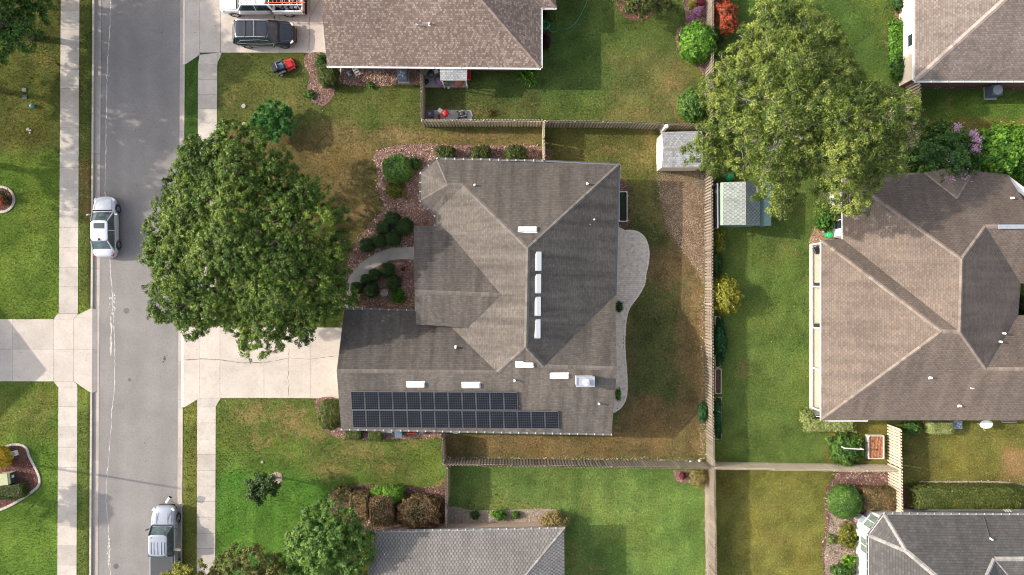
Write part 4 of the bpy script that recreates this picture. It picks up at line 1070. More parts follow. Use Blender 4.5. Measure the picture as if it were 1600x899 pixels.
fence([(702,722),(701,780),(699.5,818)], 'short fence beside the bronze hedges ending at the light grey roof', M['fence'])
fence([(663.5,197),(850,197.5)], 'fence south of the rosy roofed house, with small slab and bins behind', M['fencepale'])
fence([(853,198.5),(980,199.5),(1030,202),(1099,204)], 'dark weathered fence north of the pale shed', M['fence'])
fence([(663,112),(663.3,195)], 'short fence beside the covered patio of the rosy roofed house', M['fence'])
fence([(848.5,200),(848,225),(849,256)], 'short fence joining the middle roof to the north fence', M['fencepale'])
fence([(1387,664),(1387.8,725),(1389.5,792)], 'wide-looking pale fence between the tan and the dark grey roofs', M['fencepale'])
fence([(1108,722.5),(1240,725),(1386,727)], 'pale fence dividing the two long lawns right of the middle', M['fencepale'])
fence([(1416,128),(1415,200),(1415,262)], 'fence with dark brown boards from the cream wall down into the big tree', M['fence'])

# ------------------------------------------------------------------ sheds
sh = empty('shed', label='pale grey roofed garden shed with cream walls, against the fence under the big tree', cat='shed')
rf = MB(); a, b, c, d = (1034,206.5,2.1), (1097,205,2.1), (1098.5,230,2.65), (1036.5,231.5,2.65); a2, b2_ = (1034,262,2.1), (1098.5,261,2.1)
make_roof(rf, [[a, b, c, d], [d, c, b2_, a2]]); srf = rf.build('roof', SH['shed'], sh)
cp = MB(); ridge_caps(cp, [(d, c)], .12, .02); cp.build('ridge_cap', CAP['lgrey'], srf)
house_shell(sh, [a, d, a2, b2_, c, b], plain('cream_siding', (0.68,0.58,0.42), .8), inset=.06, fascia=.1, z_drop=.1, trim=M['white'])
x0 = P(1034,232,2.1).x
dr = MB()
for k in range(2): dr.box((x0+.04, P(0,235,1.5).y+(-.45+.9*k), .95), (.05, .86, 1.7))
dr.build('door', M['offwhite'], sh, bevel=.01)
sg = empty('shed', label='shed with pale green trim, half pale and half slate roof, right of the long fence', cat='shed')
rf = MB(); a, b, c, d = (1129.5,285,2.2), (1165.5,284,3.0), (1165.5,351.5,3.0), (1129.5,352,2.2); a2, b2_ = (1187.5,285,2.2), (1187.5,352.5,2.2)
make_roof(rf, [[a, b, c, d], [b, c, b2_, a2]]); gr = rf.build('roof', SH['green'], sg)
lt = MB(); make_roof(lt, [[(1186.5,285,2.08), (1205,285,1.95), (1205,353,1.95), (1186.5,353,2.08)]]); lt.build('lean_to_roof', plain('slate_green_metal', (0.10,0.16,0.16), .5, .2), sg)
tr = MB(); make_roof(tr, [[(1125.5,286,2.1), (1129.5,285,2.19), (1129.5,352,2.19), (1125.5,352,2.1)]]); tr.build('fascia', plain('pale_green_trim', (0.26,0.36,0.24), .6), sg)
house_shell(sg, [a, b, a2, b2_, c, d], plain('green_siding', (0.13,0.22,0.20), .7), inset=.08, fascia=.12, z_drop=.1, trim=plain('green_trim', (0.16,0.26,0.24), .6))
lw = MB(); 
for v in (287, 351): 
    p = P(1203, v, 1.95); lw.tube([(p.x, p.y, 0), (p.x, p.y, 1.95)], .05, 6)
p, q = P(1187,351.5,1), P(1203,351.5,1); lw.face([Vector((p.x,p.y,0)), Vector((q.x,q.y,0)), Vector((q.x,q.y,1.9)), Vector((p.x,p.y,2.0))]); lw.build('lean_to_wall', plain('green_panel', (0.13,0.22,0.20), .7), sg)
# ------------------------------------------------------------------ trees
def lobes_in(poly, n, zfun, rmin, rmax, inner=.5):
    """bough centres spread over a crown outline (plan), each (x,y,z,r)"""
    pu = np.array(poly, float); u0, v0 = pu.min(0); u1, v1 = pu.max(0)
    cen = pu.mean(0); out = []; tries = 0
    edge = [(Vector(poly[i]), Vector(poly[(i+1) % len(poly)])) for i in range(len(poly))]
    def dist(u, v):
        p = Vector((u, v)); best = 1e9
        for a, b in edge:
            d = b-a; t = max(0, min(1, (p-a).dot(d)/max(1e-9, d.length_squared))); best = min(best, (p-(a+d*t)).length)
        return best
    while len(out) < n and tries < 60000:
        tries += 1
        u, v = random.uniform(u0, u1), random.uniform(v0, v1)
        if not in_poly(np.array([u]), np.array([v]), poly)[0]: continue
        dd = dist(u, v); r = random.uniform(rmin, rmax)
        if dd < r/S*.62: 
            r = max(rmin*.75, dd*S/.75)
            if dd < rmin*.6/S: continue
        rel = min(1, dd/((u1-u0+v1-v0)/4*.95)); z = zfun(rel)+random.uniform(-.35, .35)
        p = P(u, v, z)
        if all((Vector((q[0], q[1]))-Vector((p.x, p.y))).length > (q[3]+r)*inner*(0.75 if tries < 30000 else .5) for q in out): out.append((p.x, p.y, z, r))
    return out
def leaf_cloud(lobes, per, size, spread=(1, 1, .7), zmin=-.35, mean=.5, dev=.16, lobe_dev=.1, clump=.28, tip=.12, up=.35, twigs=26, droop=0):
    C_, N_, S_, T_ = [], [], [], []
    for (x, y, z, r) in lobes:
        c = np.array([x, y, z]); sp = np.array(spread)*r; k = max(6, int(twigs*r*r))
        dirs = sph(k, zmin); rad = RNG.uniform(.62, 1.08, k)[:, None]; tw = c+dirs*rad*sp
        tm = mean+RNG.normal(0, lobe_dev); n = int(per*r*r)
        pick = RNG.integers(0, k, n)
        cl = clump*RNG.uniform(.6, 1.25, n)[:, None]
        off = RNG.normal(0, 1, (n, 3)); off /= np.linalg.norm(off, axis=1, keepdims=True)
        off *= RNG.uniform(.2, 1, n)[:, None]**.6
        q = tw[pick]+off*cl*np.array([1, 1, .75])
        tt = RNG.normal(0, .09, k)[pick]
        C_.append(q); nn = dirs[pick]*.5+off*.55+np.array([0, 0, up])+RNG.normal(0, .38, (n, 3)); N_.append(nn)
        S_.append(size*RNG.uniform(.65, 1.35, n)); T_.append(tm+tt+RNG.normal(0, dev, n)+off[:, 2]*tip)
    return np.concatenate(C_), np.concatenate(N_), np.concatenate(S_), np.concatenate(T_)
def limb(mb, a, b, r0, r1, wob=.25, n=6, sides=6, sag=0.0):
    a, b = Vector(a), Vector(b); l = (b-a).length; pts = []
    for i in range(n+1):
        t = i/n; p = a.lerp(b, t)+Vector((random.uniform(-1, 1), random.uniform(-1, 1), random.uniform(-.5, .8)))*wob*math.sin(math.pi*t)*.5
        p.z += sag*math.sin(math.pi*t); pts.append(p)
    mb.tube(pts, [r0+(r1-r0)*(i/n) for i in range(n+1)], sides); return pts
def tree(label, base, lobes, leaf, bark, per, size, trunk_r=.25, fork=2.2, cat='tree', group=None, name='tree', sub=5, **kw):
    bx, by = base; root = empty(name, (bx, by, 0), label=label, cat=cat, group=group)
    off = Vector((bx, by, 0)); ll = [(x-bx, y-by, z, r) for x, y, z, r in lobes]
    c, n, s, t = leaf_cloud(ll, per, size, **kw)
    quads_mesh('crown', c, n, s, t, leaf, root, .48)
    mb = MB(); mb.tube([(0, 0, -.1), (random.uniform(-.05, .05), .03, fork*.5), (.06, -.04, fork)], [trunk_r*1.35, trunk_r, trunk_r*.85], 10)
    cx = sum(q[0] for q in ll)/len(ll); cy = sum(q[1] for q in ll)/len(ll)
    k = max(3, min(9, len(ll)//6+2)); mains = []
    for i in range(k):
        an = 2*math.pi*(i+random.uniform(-.2, .2))/k
        ext = max(.4, max((q[0]-cx)*math.cos(an)+(q[1]-cy)*math.sin(an) for q in ll))*.5
        zt = fork+(sum(q[2] for q in ll)/len(ll)-fork)*.75
        e_ = (cx+math.cos(an)*ext, cy+math.sin(an)*ext, zt); mains.append(limb(mb, (.05, -.03, fork*.9), e_, trunk_r*.55, trunk_r*.26, .5, 6, 7, .3))
    allp = [p for m_ in mains for p in m_[2:]]
    for (x, y, z, r) in ll:
        q = Vector((x, y, z)); st = min(allp, key=lambda p: (p-q).length+(.8 if p.z > z else 0))
        seg = limb(mb, st, q-Vector((0, 0, r*.1)), trunk_r*.22, trunk_r*.07, .35, 5, 5)
        for j in range(sub):
            d = Vector(sph(1, -.1)[0])*r*.85; limb(mb, seg[random.choice((-1, -2))], q+Vector((d.x, d.y, d.z*.7)), trunk_r*.075, .012, .2, 3, 4)
    mb.build('trunk', bark, root, smooth=True)
    return root
def gp(u, v): p = P(u, v, 0); return (p.x, p.y)

# the great oak in front of the middle house
oak_o = [(372,199),(345,202),(318,212),(296,214),(283,232),(268,248),(272,272),(250,290),(240,322),(238,350),(226,384),(226,420),(223,446),(237,470),(240,490),(256,508),(280,518),(304,527),(335,514),(356,517),(372,527),(388,543),(402,560),(415,567),(430,556),(446,545),(466,540),(486,536),(502,520),(528,505),(540,486),(552,462),(555,438),(546,420),(553,404),(546,376),(544,345),(537,318),(520,300),(505,276),(476,262),(455,258),(446,240),(436,222),(428,232),(415,214),(396,200)]
random.seed(5)
zf = lambda k: 3.6+5.6*math.sqrt(max(0, 1-(1-k)**2))
lo = lobes_in(oak_o, 125, zf, .8, 1.4, .5); lo = [(x, y, z+random.uniform(-.3, .3), r) for x, y, z, r in lo]
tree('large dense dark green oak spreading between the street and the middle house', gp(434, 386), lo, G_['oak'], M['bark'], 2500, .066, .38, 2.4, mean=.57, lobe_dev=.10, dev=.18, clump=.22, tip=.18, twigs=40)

# the tall pale tree between the back gardens
big_o = [(1205,4),(1180,8),(1160,45),(1150,75),(1110,100),(1100,125),(1090,150),(1100,185),(1090,210),(1072,238),(1068,252),(1100,262),(1130,268),(1150,275),(1165,300),(1188,318),(1215,338),(1246,330),(1240,300),(1262,285),(1275,300),(1268,330),(1285,343),(1310,340),(1335,342),(1352,325),(1362,300),(1385,272),(1410,268),(1438,272),(1440,250),(1420,230),(1438,205),(1437,175),(1450,160),(1415,140),(1395,128),(1375,150),(1350,118),(1340,100),(1315,75),(1322,60),(1298,45),(1300,28),(1270,12),(1235,2)]
zf = lambda k: 5.0+6.2*math.sqrt(max(0, 1-(1-k)**2))
random.seed(9)
lo = lobes_in(big_o, 118, zf, .75, 1.5, .52); lo = [(x, y, z+random.uniform(-.6, .5), r) for x, y, z, r in lo]
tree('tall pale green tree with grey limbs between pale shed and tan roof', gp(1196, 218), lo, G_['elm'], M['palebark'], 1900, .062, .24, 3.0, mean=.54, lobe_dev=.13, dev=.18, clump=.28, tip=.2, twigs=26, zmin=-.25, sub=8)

# trees off the left edge that shade the street
def blobtree(label, u, v, R_, z, leaf=G_['oak'], per=620, size=.15, n=34, tr=.25, bark=None, name='tree', rmin=.7, rmax=1.4, flat=.6, **kw):
    p = P(u, v, 0); lobes = []; t = 0
    while len(lobes) < n and t < 4000:
        t += 1; d = sph(1, -.35)[0]; k = RNG.uniform(.55, 1)**.5; r = random.uniform(rmin, rmax)
        q = (p.x+d[0]*k*(R_-r*.7), p.y+d[1]*k*(R_-r*.7), z+d[2]*k*(R_*flat), r)
        if all((Vector(q[:3])-Vector(o[:3])).length > .5*(r+o[3])*.9 for o in lobes): lobes.append(q)
    return tree(label, (p.x, p.y), lobes, leaf, bark or M['bark'], per, size, tr, max(1.0, z-R_*flat*.9), name=name, **kw)
random.seed(21)
blobtree('broad dark green tree in the top left corner shading the pavement', 48, 58, 4.7, 5.4, n=50, size=.11, per=900, leaf=G_['mid'], mean=.55)
blobtree('tree beyond the left edge, level with the upper part of the street', -75, 130, 4.6, 7.0, n=40, per=230)
blobtree('tree beyond the top left corner of the photo', -55, -10, 4.6, 7.5, n=40, per=230)
blobtree('low tree beyond the left edge, level with the round flower bed', -120, 240, 3.6, 7.6, n=30, per=280)
blobtree('small round tree beyond the left edge, level with the lower lawn', -122, 752, 1.7, 6.6, n=12, rmin=.5, rmax=.8)
blobtree('tree above the top edge beside the street', 100, -150, 4.8, 7.0, n=30)
# young glossy tree, small dark tree, maple, and lower edge trees
random.seed(4)
def spiky(label, u, v, R_, h, leaf, n, size, name='shrub', cat='shrub', asp=.28, mean=.55, up=.3, zc=.55, group=None):
    """plant of long leaves radiating in rosettes"""
    p = P(u, v, h*zc); root = empty(name, (p.x, p.y, 0), label=label, cat=cat, group=group)
    k = max(12, int(44*R_*R_)); tips = sph(k, -.1)*(RNG.uniform(.08, 1, k)**.5)[:, None]*np.array([R_*.85, R_*.85, h*.3])+np.array([0, 0, h*.6])
    pick = RNG.integers(0, k, n); d = sph(n, -.3); ctr = tips[pick]+d*size*1.1
    t = d+np.array([0, 0, .15]); t /= np.linalg.norm(t, axis=1, keepdims=True)
    rnd = RNG.normal(size=(n, 3)); nn = rnd-(rnd*t).sum(1, keepdims=True)*t; nn[:, 2] = np.abs(nn[:, 2])+.35; b = np.cross(nn, t); b /= np.linalg.norm(b, axis=1, keepdims=True)
    s = (size*RNG.uniform(.7, 1.3, n))[:, None]
    co = np.stack([ctr-t*s, ctr+b*s*asp, ctr+t*s, ctr-b*s*asp], 1).reshape(-1, 3)
    mb = MB(); mb.v = [tuple(x) for x in co]; mb.f = [(4*i, 4*i+1, 4*i+2, 4*i+3) for i in range(n)]
    mb.tone = list(np.clip(RNG.normal(mean, .2, n), 0, 1)); mb.uv = [None]*n
    mb.build('foliage', leaf, root)
    st = MB(); st.tube([(0, 0, 0), (.02, .02, h*.5)], [.07, .04], 6)
    for i in range(min(k, 14)): limb(st, (0.02, .02, h*.3), tips[i]*.9, .03, .01, .1, 3, 4)
    st.build('stem', M['bark'], root); return root
spiky('small young tree with glossy starry leaves at the upper edge of the large oak', 428, 193, 1.95, 2.1, G_['gloss'], 11000, .13, name='tree', cat='tree', mean=.72)
random.seed(6)
def smalltree(label, bu, bv, lob, leaf, per, size, tr=.1, fork=1.2, **kw):
    lo = []
    for (u, v, z, r) in lob: p = P(u, v, z); lo.append((p.x, p.y, z, r))
    return tree(label, gp(bu, bv), lo, leaf, M['bark'], per, size, tr, fork, **kw)
smalltree('small dark green tree standing in a mulch ring on the lower front lawn', 431, 746, [(408,763,3.0,.75),(396,770,2.7,.65),(420,757,2.9,.6),(405,778,2.5,.5),(427,765,2.6,.5),(394,757,2.5,.45),(410,747,2.6,.45)], G_['box'], 2200, .085, .07, 1.3, mean=.62)
random.seed(8)
smalltree('round mid green maple at the corner of the light grey roof', 522, 822, [(510,845,5.4,1.5),(480,830,4.6,1.1),(470,860,4.6,1.2),(490,805,4.2,.9),(520,800,4.4,1.0),(545,815,4.3,1.0),(558,842,4.4,1.1),(545,870,4.8,1.2),(505,885,4.8,1.3),(462,885,4.2,.9),(570,862,3.9,.8),(530,835,5.3,1.2),(490,862,5.3,1.2),(505,792,3.9,.6),(572,835,3.6,.6),(540,905,4.4,1.2),(470,910,4.2,1.1),(458,838,3.9,.6)], G_['mid'], 2000, .078, .2, 1.9, mean=.60, lobe_dev=.09, clump=.24, twigs=34)
smalltree('yellow green tree at the lower edge on the left of the lower edge pair', 300, 925, [(285,897,4.2,.9),(305,892,4.4,.8),(268,905,3.8,.8),(325,900,3.9,.8),(295,915,4.8,1.2),(320,925,4.6,1.1),(258,915,3.4,.6)], G_['yellow'], 1900, .078, .14, 1.7, mean=.46, clump=.24)
smalltree('bushy olive green tree at the lower edge right of the yellow green tree', 392, 925, [(350,885,4.2,.9),(372,870,4.2,.8),(395,878,4.8,1.0),(420,880,4.4,.9),(440,895,4.2,.9),(340,905,3.9,.9),(375,900,5.0,1.3),(415,910,5.0,1.3),(360,925,4.5,1.3),(398,860,3.8,.5),(362,862,3.8,.5)], G_['olive'], 2000, .075, .16, 1.8, mean=.66, clump=.24, twigs=34)
smalltree('green tree whose lower half enters at the top edge above a mulch bed', 1003, -4, [(1003,2,2.4,1.1),(985,8,2.0,.7),(1020,10,2.0,.7),(1000,22,1.7,.6),(1035,2,1.8,.8),(975,-8,2.0,.8),(1010,-20,2.6,1.2),(1048,14,1.4,.5)], G_['olive'], 600, .11, .1, 1.0, mean=.5)

# ------------------------------------------------------------------ shrubs
def shrub(label, u, v, rx, ry, h, leaf, per=900, size=.05, sq=2.0, name='shrub', cat='shrub', mean=.5, dev=.18, rough=.12, rz=0, group=None, core=True, zc=.6, seed=None, extra=None, up=.25, stemmy=False):
    """rounded (sq=2) or clipped box-shaped (sq>3) bush: leaves all over and through the outer shell"""
    p = P(u, v, h*zc); root = empty(name, (p.x, p.y, 0), rz, label=label, cat=cat, group=group)
    rx *= S*(H-h*zc)/H; ry *= S*(H-h*zc)/H
    area = 2*math.pi*max(rx, .2)*max(ry, .2)+math.pi*(rx+ry)*h*.6; n = int(per*area)
    d = sph(n, -.75); ex = 2.0/sq
    sg = np.sign(d)*np.abs(d)**ex if sq > 2.01 else d
    if sq > 2.01: sg = sg/np.maximum((np.abs(sg)**sq).sum(1, keepdims=True)**(1/sq), 1e-6)
    if sq > 3.3:   # clipped block: even cover on top and sides
        n = int(per*(4*rx*ry+4*(rx+ry)*h*.8)); w3 = np.array([4*rx*ry, 2*ry*h, 2*ry*h, 2*rx*h, 2*rx*h]); pk = RNG.choice(5, n, p=w3/w3.sum()); d = RNG.uniform(-1, 1, (n, 3))
        for f_, (ax, sg_) in enumerate(((2, 1), (0, 1), (0, -1), (1, 1), (1, -1))): d[pk == f_, ax] = sg_
        sg = d/np.maximum((np.abs(d)**9).sum(1, keepdims=True)**(1/9), 1e-6)*.98; d = np.sign(d)*np.abs(d)**5
    lump = 1+rough*(vnoise(d[:, 0]*3+u, d[:, 1]*3+v, 1.6, 5)+vnoise(d[:, 2]*3+u, d[:, 0]*4+d[:, 1]*3, 2.2, 6)-1)*1.6
    shell = RNG.uniform(.80, 1.04, n) if rough < .2 else RNG.uniform(.6, 1.08, n)
    q = sg*(lump*shell)[:, None]*np.array([rx, ry, h*.5])+np.array([0, 0, h*.5])
    nn = d*1.1+RNG.normal(0, .5, (n, 3))+np.array([0, 0, up])
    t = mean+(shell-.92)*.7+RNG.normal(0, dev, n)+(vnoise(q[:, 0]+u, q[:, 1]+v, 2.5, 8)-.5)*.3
    k = q[:, 2] > .02; 
    quads_mesh('foliage', q[k], nn[k], size*RNG.uniform(.7, 1.35, k.sum()), t[k], leaf, root, .55)
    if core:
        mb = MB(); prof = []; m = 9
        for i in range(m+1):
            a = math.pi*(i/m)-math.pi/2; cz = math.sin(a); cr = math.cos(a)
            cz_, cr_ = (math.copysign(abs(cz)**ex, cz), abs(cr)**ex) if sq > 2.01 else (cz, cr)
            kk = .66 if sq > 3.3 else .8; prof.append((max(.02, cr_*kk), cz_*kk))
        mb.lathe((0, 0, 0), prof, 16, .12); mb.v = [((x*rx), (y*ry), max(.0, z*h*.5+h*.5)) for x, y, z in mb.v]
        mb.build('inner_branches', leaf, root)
    if extra: extra(root, rx, ry, h)
    return root
random.seed(31)
# clipped balls of the front bed
BALL = 'clipped boxwood balls in the front beds'
for (u, v, r_, lab) in ((612.5,342,11.5,'northernmost clipped ball in the bed above the curved path'), (631,354,13.5,'largest clipped ball, nearest the bay, above the curved path'), (599,355.5,10.5,'clipped ball touching the northernmost one on its lower left'),
    (613.5,373,12,'clipped ball just above the curved path, right one of the lower row'), (593,377,11.5,'clipped ball just above the curved path, middle of the lower row'), (573.5,383.5,11.5,'westernmost clipped ball above the curved path'),
    (604.5,421.5,11,'upper middle clipped ball below the curved path'), (585,430,9.8,'clipped ball below the path, left of the upper middle one'), (615,441,11.5,'clipped ball below the path, nearest the entry roof and above the stone pot'),
    (572,436,8,'small clipped ball hugging the lower edge of the curved path'), (579.5,454,11.5,'lowest clipped ball below the curved path, left of the stone pot'), (557,450,9.5,'clipped ball half under the large oak below the path')):
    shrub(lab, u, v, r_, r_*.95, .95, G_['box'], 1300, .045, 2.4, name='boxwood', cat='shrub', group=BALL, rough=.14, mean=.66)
shrub('large round light green shrub in the upper front bed', 621, 264, 23, 22, 1.5, G_['mid'], 1100, .06, 2.2, rough=.1, mean=.52)
shrub('soft yellowish plant just below the large round shrub', 618, 296, 14, 14, .5, G_['yellow'], 500, .06, rough=.4, mean=.3, core=False)
shrub('small green shrub at the corner of the bay near the large round shrub', 648, 256, 9, 10, .8, G_['mid'], 700, .05, rough=.3, mean=.35)
shrub('bright feathery plant right of the stone pot in the lower front bed', 621.5, 462, 11, 11, .6, G_['bright'], 600, .07, rough=.4, mean=.42, core=False)
spiky('spiky grass clump under the oak above the garage gutter', 557, 472, .6, .8, G_['yellow'], 260, .26, asp=.07, mean=.35)
shrub('tiny dark red plant in the lower front bed', 630, 420.5, 3, 3, .3, G_['maroon'], 1500, .04)
NH = 'brownish shrubs along the north wall'
for (u, rx, lab) in ((695, 15, 'brownish green shrub at the west end of the north wall'), (751, 15, 'brownish green shrub in the middle of the north wall'), (806, 16, 'brownish green shrub nearest the short fence on the north wall')):
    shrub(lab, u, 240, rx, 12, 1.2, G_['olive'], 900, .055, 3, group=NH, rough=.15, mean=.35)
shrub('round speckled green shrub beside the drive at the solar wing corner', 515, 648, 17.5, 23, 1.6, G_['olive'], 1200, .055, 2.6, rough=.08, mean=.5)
shrub('low clipped shrub under the solar wing gutter, first from the corner', 552, 679, 13, 8, .8, G_['olive'], 1200, .05, 3.5, rough=.08, mean=.5)
shrub('low clipped shrub under the solar wing gutter, beside the bins', 587, 680.5, 11, 8, .8, G_['olive'], 1200, .05, 3.5, rough=.08, mean=.5)
shrub('speckled round shrub at the corner of the rosy roof', 512, 118, 15, 17, 1.4, G_['olive'], 1200, .055, 2.6, rough=.14, mean=.45)
shrub('small green shrub tucked beside the roof corner above the speckled one', 502, 96, 9, 12, 1.0, G_['mid'], 700, .06, rough=.3, mean=.4)
shrub('little green plant at the end of the mulch strip below the rosy roof', 484, 148, 8, 7, .3, G_['mid'], 600, .05, rough=.4, core=False)
shrub('small green plant in front of the mulch under the rosy roof', 578, 133, 7, 5, .35, G_['mid'], 700, .05, rough=.4, core=False)
BH = 'bronze clipped hedges above the light grey roof'
shrub('loose dark bronze hedge nearest the maple', 537, 773, 16, 12, 1.1, G_['brown'], 900, .055, 3, group=BH, rough=.25, mean=.3)
shrub('squarish bronze hedge second from the maple', 562, 790, 14.5, 21, 1.6, G_['brown'], 1100, .055, 3.6, group=BH, rough=.13, mean=.52, dev=.28)
shrub('squarish bronze hedge directly below the bright green shrub', 598, 797, 18, 22, 1.6, G_['brown'], 1100, .055, 3.6, group=BH, rough=.13, mean=.52, dev=.28)
shrub('largest domed bronze hedge nearest the short fence', 655, 800, 33, 23, 1.8, G_['brown'], 1100, .055, 3, group=BH, rough=.13, mean=.56, dev=.28)
shrub('bright lime green shrub above the bronze hedges', 606, 772, 27, 12, 1.3, G_['bright'], 900, .06, 2.3, rough=.15, mean=.66)
# lower middle garden
shrub('golden tan bush at the corner of the light grey roof', 866, 818, 20, 17, 1.3, G_['straw'], 800, .055, rough=.3, mean=.5, core=False)
shrub('small olive plant at the left of the sandy bed', 742, 805, 7, 7, .5, G_['mid'], 700, .05, rough=.35, mean=.3, core=False)
shrub('bushiest green plant in the sandy bed', 781, 806, 9, 8, .7, G_['bright'], 900, .05, rough=.3, mean=.35)
shrub('small lime plant touching the bushiest one in the sandy bed', 770, 803, 4, 4, .35, G_['bright'], 900, .05, rough=.3, mean=.8, core=False)
shrub('small green plant right of the bushiest one in the sandy bed', 806, 805, 6.5, 5.5, .45, G_['mid'], 900, .05, rough=.3, mean=.45)
shrub('yellowish scrub in the corner where the fences meet', 1093, 748, 15, 13, 1.0, G_['straw'], 500, .055, rough=.45, mean=.45, core=False)
shrub('dark red plant in the corner bed by the south fence', 1066, 744, 5, 5, .5, G_['maroon'], 1100, .05, rough=.3, mean=.6)
# upper middle garden
shrub('glossy bright green round shrub beside the fence near the top', 1091, 66, 27, 29, 2.2, G_['bright'], 620, .105, 2.2, rough=.14, mean=.5, dev=.24)
shrub('round green shrub beside the fence at the edge of the pale tree', 1083, 165, 21, 26, 1.9, G_['mid'], 800, .075, 2.1, rough=.22, mean=.52)
shrub('orange red leaved bush right of the fence at the top', 1134, 28, 17, 24, 2.0, G_['redleaf'], 600, .08, 2.1, rough=.35, mean=.6)
shrub('dark green undergrowth below the orange red bush', 1122, 52, 14, 12, 1.4, G_['mid'], 500, .08, rough=.4, mean=.2)
FL = 'flowering plants in the bed by the fence at the top'
shrub('pink flowering plant by the fence at the top', 1092, 17, 9, 7, .6, G_['pink'], 500, .05, rough=.5, mean=.45, core=False, group=FL)
shrub('purple flowering plant lowest in the bed by the fence', 1081, 31, 8, 6, .6, G_['pink'], 420, .05, rough=.5, mean=.1, core=False, group=FL)
shrub('yellow flowering plant at the top of the bed by the fence', 1082, 7, 6, 7, .5, G_['yellow'], 500, .05, rough=.5, mean=.8, core=False, group=FL)
shrub('magenta and green plant against the fence at the top edge', 1096, 3, 7, 6, .6, G_['maroon'], 500, .05, rough=.5, mean=.8, core=False, group=FL)
spiky('bright green broad leaved plant at the roof corner', 826, 119, .75, 1.0, G_['bright'], 150, .30, asp=.26, mean=.55, zc=.3)
shrub('dark maroon groundcover shrub beside the rosy roof wall', 853, 64, 7, 13, .5, G_['maroon'], 500, .05, rough=.5, mean=.2, core=False)
shrub('green bush with yellow fruits in the notch of the rosy roof', 858, 22, 9, 9, .8, G_['olive'], 700, .055, rough=.4, mean=.4)
shrub('small dead reddish plant on the grass beside the slab with the red pot', 767, 176, 5, 6, .4, G_['redleaf'], 260, .05, rough=.6, mean=.25, core=False)
# east of the long fence
shrub('round yellow green bush right of the long fence', 1135, 463, 22, 26, 1.9, G_['yellow'], 640, .075, rough=.25, mean=.55)
shrub('yellowish green plant below the slate roofed shed', 1126, 378, 8, 17, 1.0, G_['yellow'], 500, .07, rough=.5, mean=.4, core=False)
shrub('green plant with orange leaves along the fence above the yellow bush', 1122, 412, 9, 20, .9, G_['mid'], 500, .07, rough=.4, mean=.25, core=False)
shrub('leafy dark vegetables along the fence below the yellow bush', 1126, 533, 10, 34, 1.0, G_['bluegreen'], 500, .075, rough=.35, mean=.3)
shrub('leafy vegetables along the fence in the lowest frame', 1122, 655, 7, 32, .9, G_['bluegreen'], 450, .075, rough=.45, mean=.28)
shrub('green vine leaning on the middle garden side of the long fence', 1099, 645, 6, 16, 1.0, G_['bluegreen'], 420, .07, rough=.5, mean=.35, core=False)
shrub('variegated shrub wrapping the corner of the screened porch', 1262, 652, 11, 12, .9, G_['varieg'], 700, .065, rough=.3, mean=.45)
shrub('long variegated shrub along the south wall of the tan roofed house', 1295, 664, 40, 9, .9, G_['varieg'], 800, .06, 4, rough=.2, mean=.6)
shrub('large leafy vegetable patch left of the raised planter', 1323, 702, 25, 24, 1.1, G_['mid'], 600, .08, rough=.35, mean=.5)
shrub('small green shrub right of the pale fence at the tan roof', 1425, 668, 14, 10, 1.0, G_['mid'], 700, .065, rough=.3, mean=.4)
shrub('flat topped variegated shrub under the tan roof gutter', 1467, 668, 19, 9, 1.1, G_['varieg'], 1000, .05, 4, rough=.1, mean=.6)
shrub('long clipped olive hedge above the dark grey roof', 1512, 776, 92, 17, 1.4, G_['olive'], 900, .06, 6, name='hedge', cat='hedge', rough=.06, mean=.5)
shrub('large clipped green ball at the edge of the mulch bed, lower right', 1322, 785, 25, 25, 1.9, G_['mid'], 1200, .06, 2.2, rough=.06, mean=.5)
shrub('bronze hedge between the clipped green ball and the pale fence', 1371, 779, 27, 17, 1.2, G_['brown'], 1000, .06, 4, rough=.1, mean=.5)
shrub('yellow green plant against the white bay wall', 1328, 838, 15, 17, .7, G_['yellow'], 420, .07, rough=.5, mean=.35, core=False)
shrub('small pale plant on the left of the bed by the white bay', 1300, 843, 8, 8, .4, G_['varieg'], 420, .05, rough=.5, mean=.35, core=False)
spiky('bright green plant with round leaves beside the white bay', 1326, 875, .55, .8, G_['bright'], 130, .2, asp=.6, mean=.75)
shrub('dark green shrub below the round leaved plant', 1318, 893, 16, 11, .9, G_['mid'], 600, .08, rough=.4, mean=.35)
shrub('green hosta strip along the cream wall, top right', 1403, 70, 10, 38, .6, G_['bright'], 420, .10, 4, rough=.3, mean=.4, core=False)
shrub('dark green shrub at the lower end of the cream wall', 1403, 105, 10, 16, .8, G_['mid'], 500, .09, rough=.4, mean=.3)
shrub('dark plant at the upper end of the cream wall', 1404, 6, 7, 10, .7, G_['mid'], 500, .07, rough=.4, mean=.2)
def blossoms(root, rx, ry, h):
    k = [(-.2, -.95, .9), (.05, .9, .95), (.8, .5, .9), (.82, .15, .85), (-.25, -.2, 1.0), (.3, -.85, .9), (.78, .75, .8)]
    ctr = np.concatenate([np.array([a*rx, b*ry, h*.95*c])+RNG.normal(0, .17, (170, 3)) for a, b, c in k])
    quads_mesh('blossom', ctr, RNG.normal(0, .5, (len(ctr), 3))+np.array([0, 0, 1]), RNG.uniform(.035, .07, len(ctr)), RNG.normal(.6, .2, len(ctr)), G_['pink'], root, .7)
shrub('large shrub with pink blossom hanging over the notch in the tan roof', 1488, 240, 44, 42, 4.0, G_['mid'], 420, .10, rough=.4, mean=.32, extra=blossoms, zc=.8)
shrub('big bright green shrub at the right edge above the tan roof', 1584, 236, 52, 40, 3.4, G_['bright'], 480, .11, rough=.3, mean=.55, zc=.8)
shrub('leafy dark green bush by the white wall above the porch', 1291, 341, 13, 16, 1.6, G_['bright'], 500, .10, rough=.4, mean=.2)
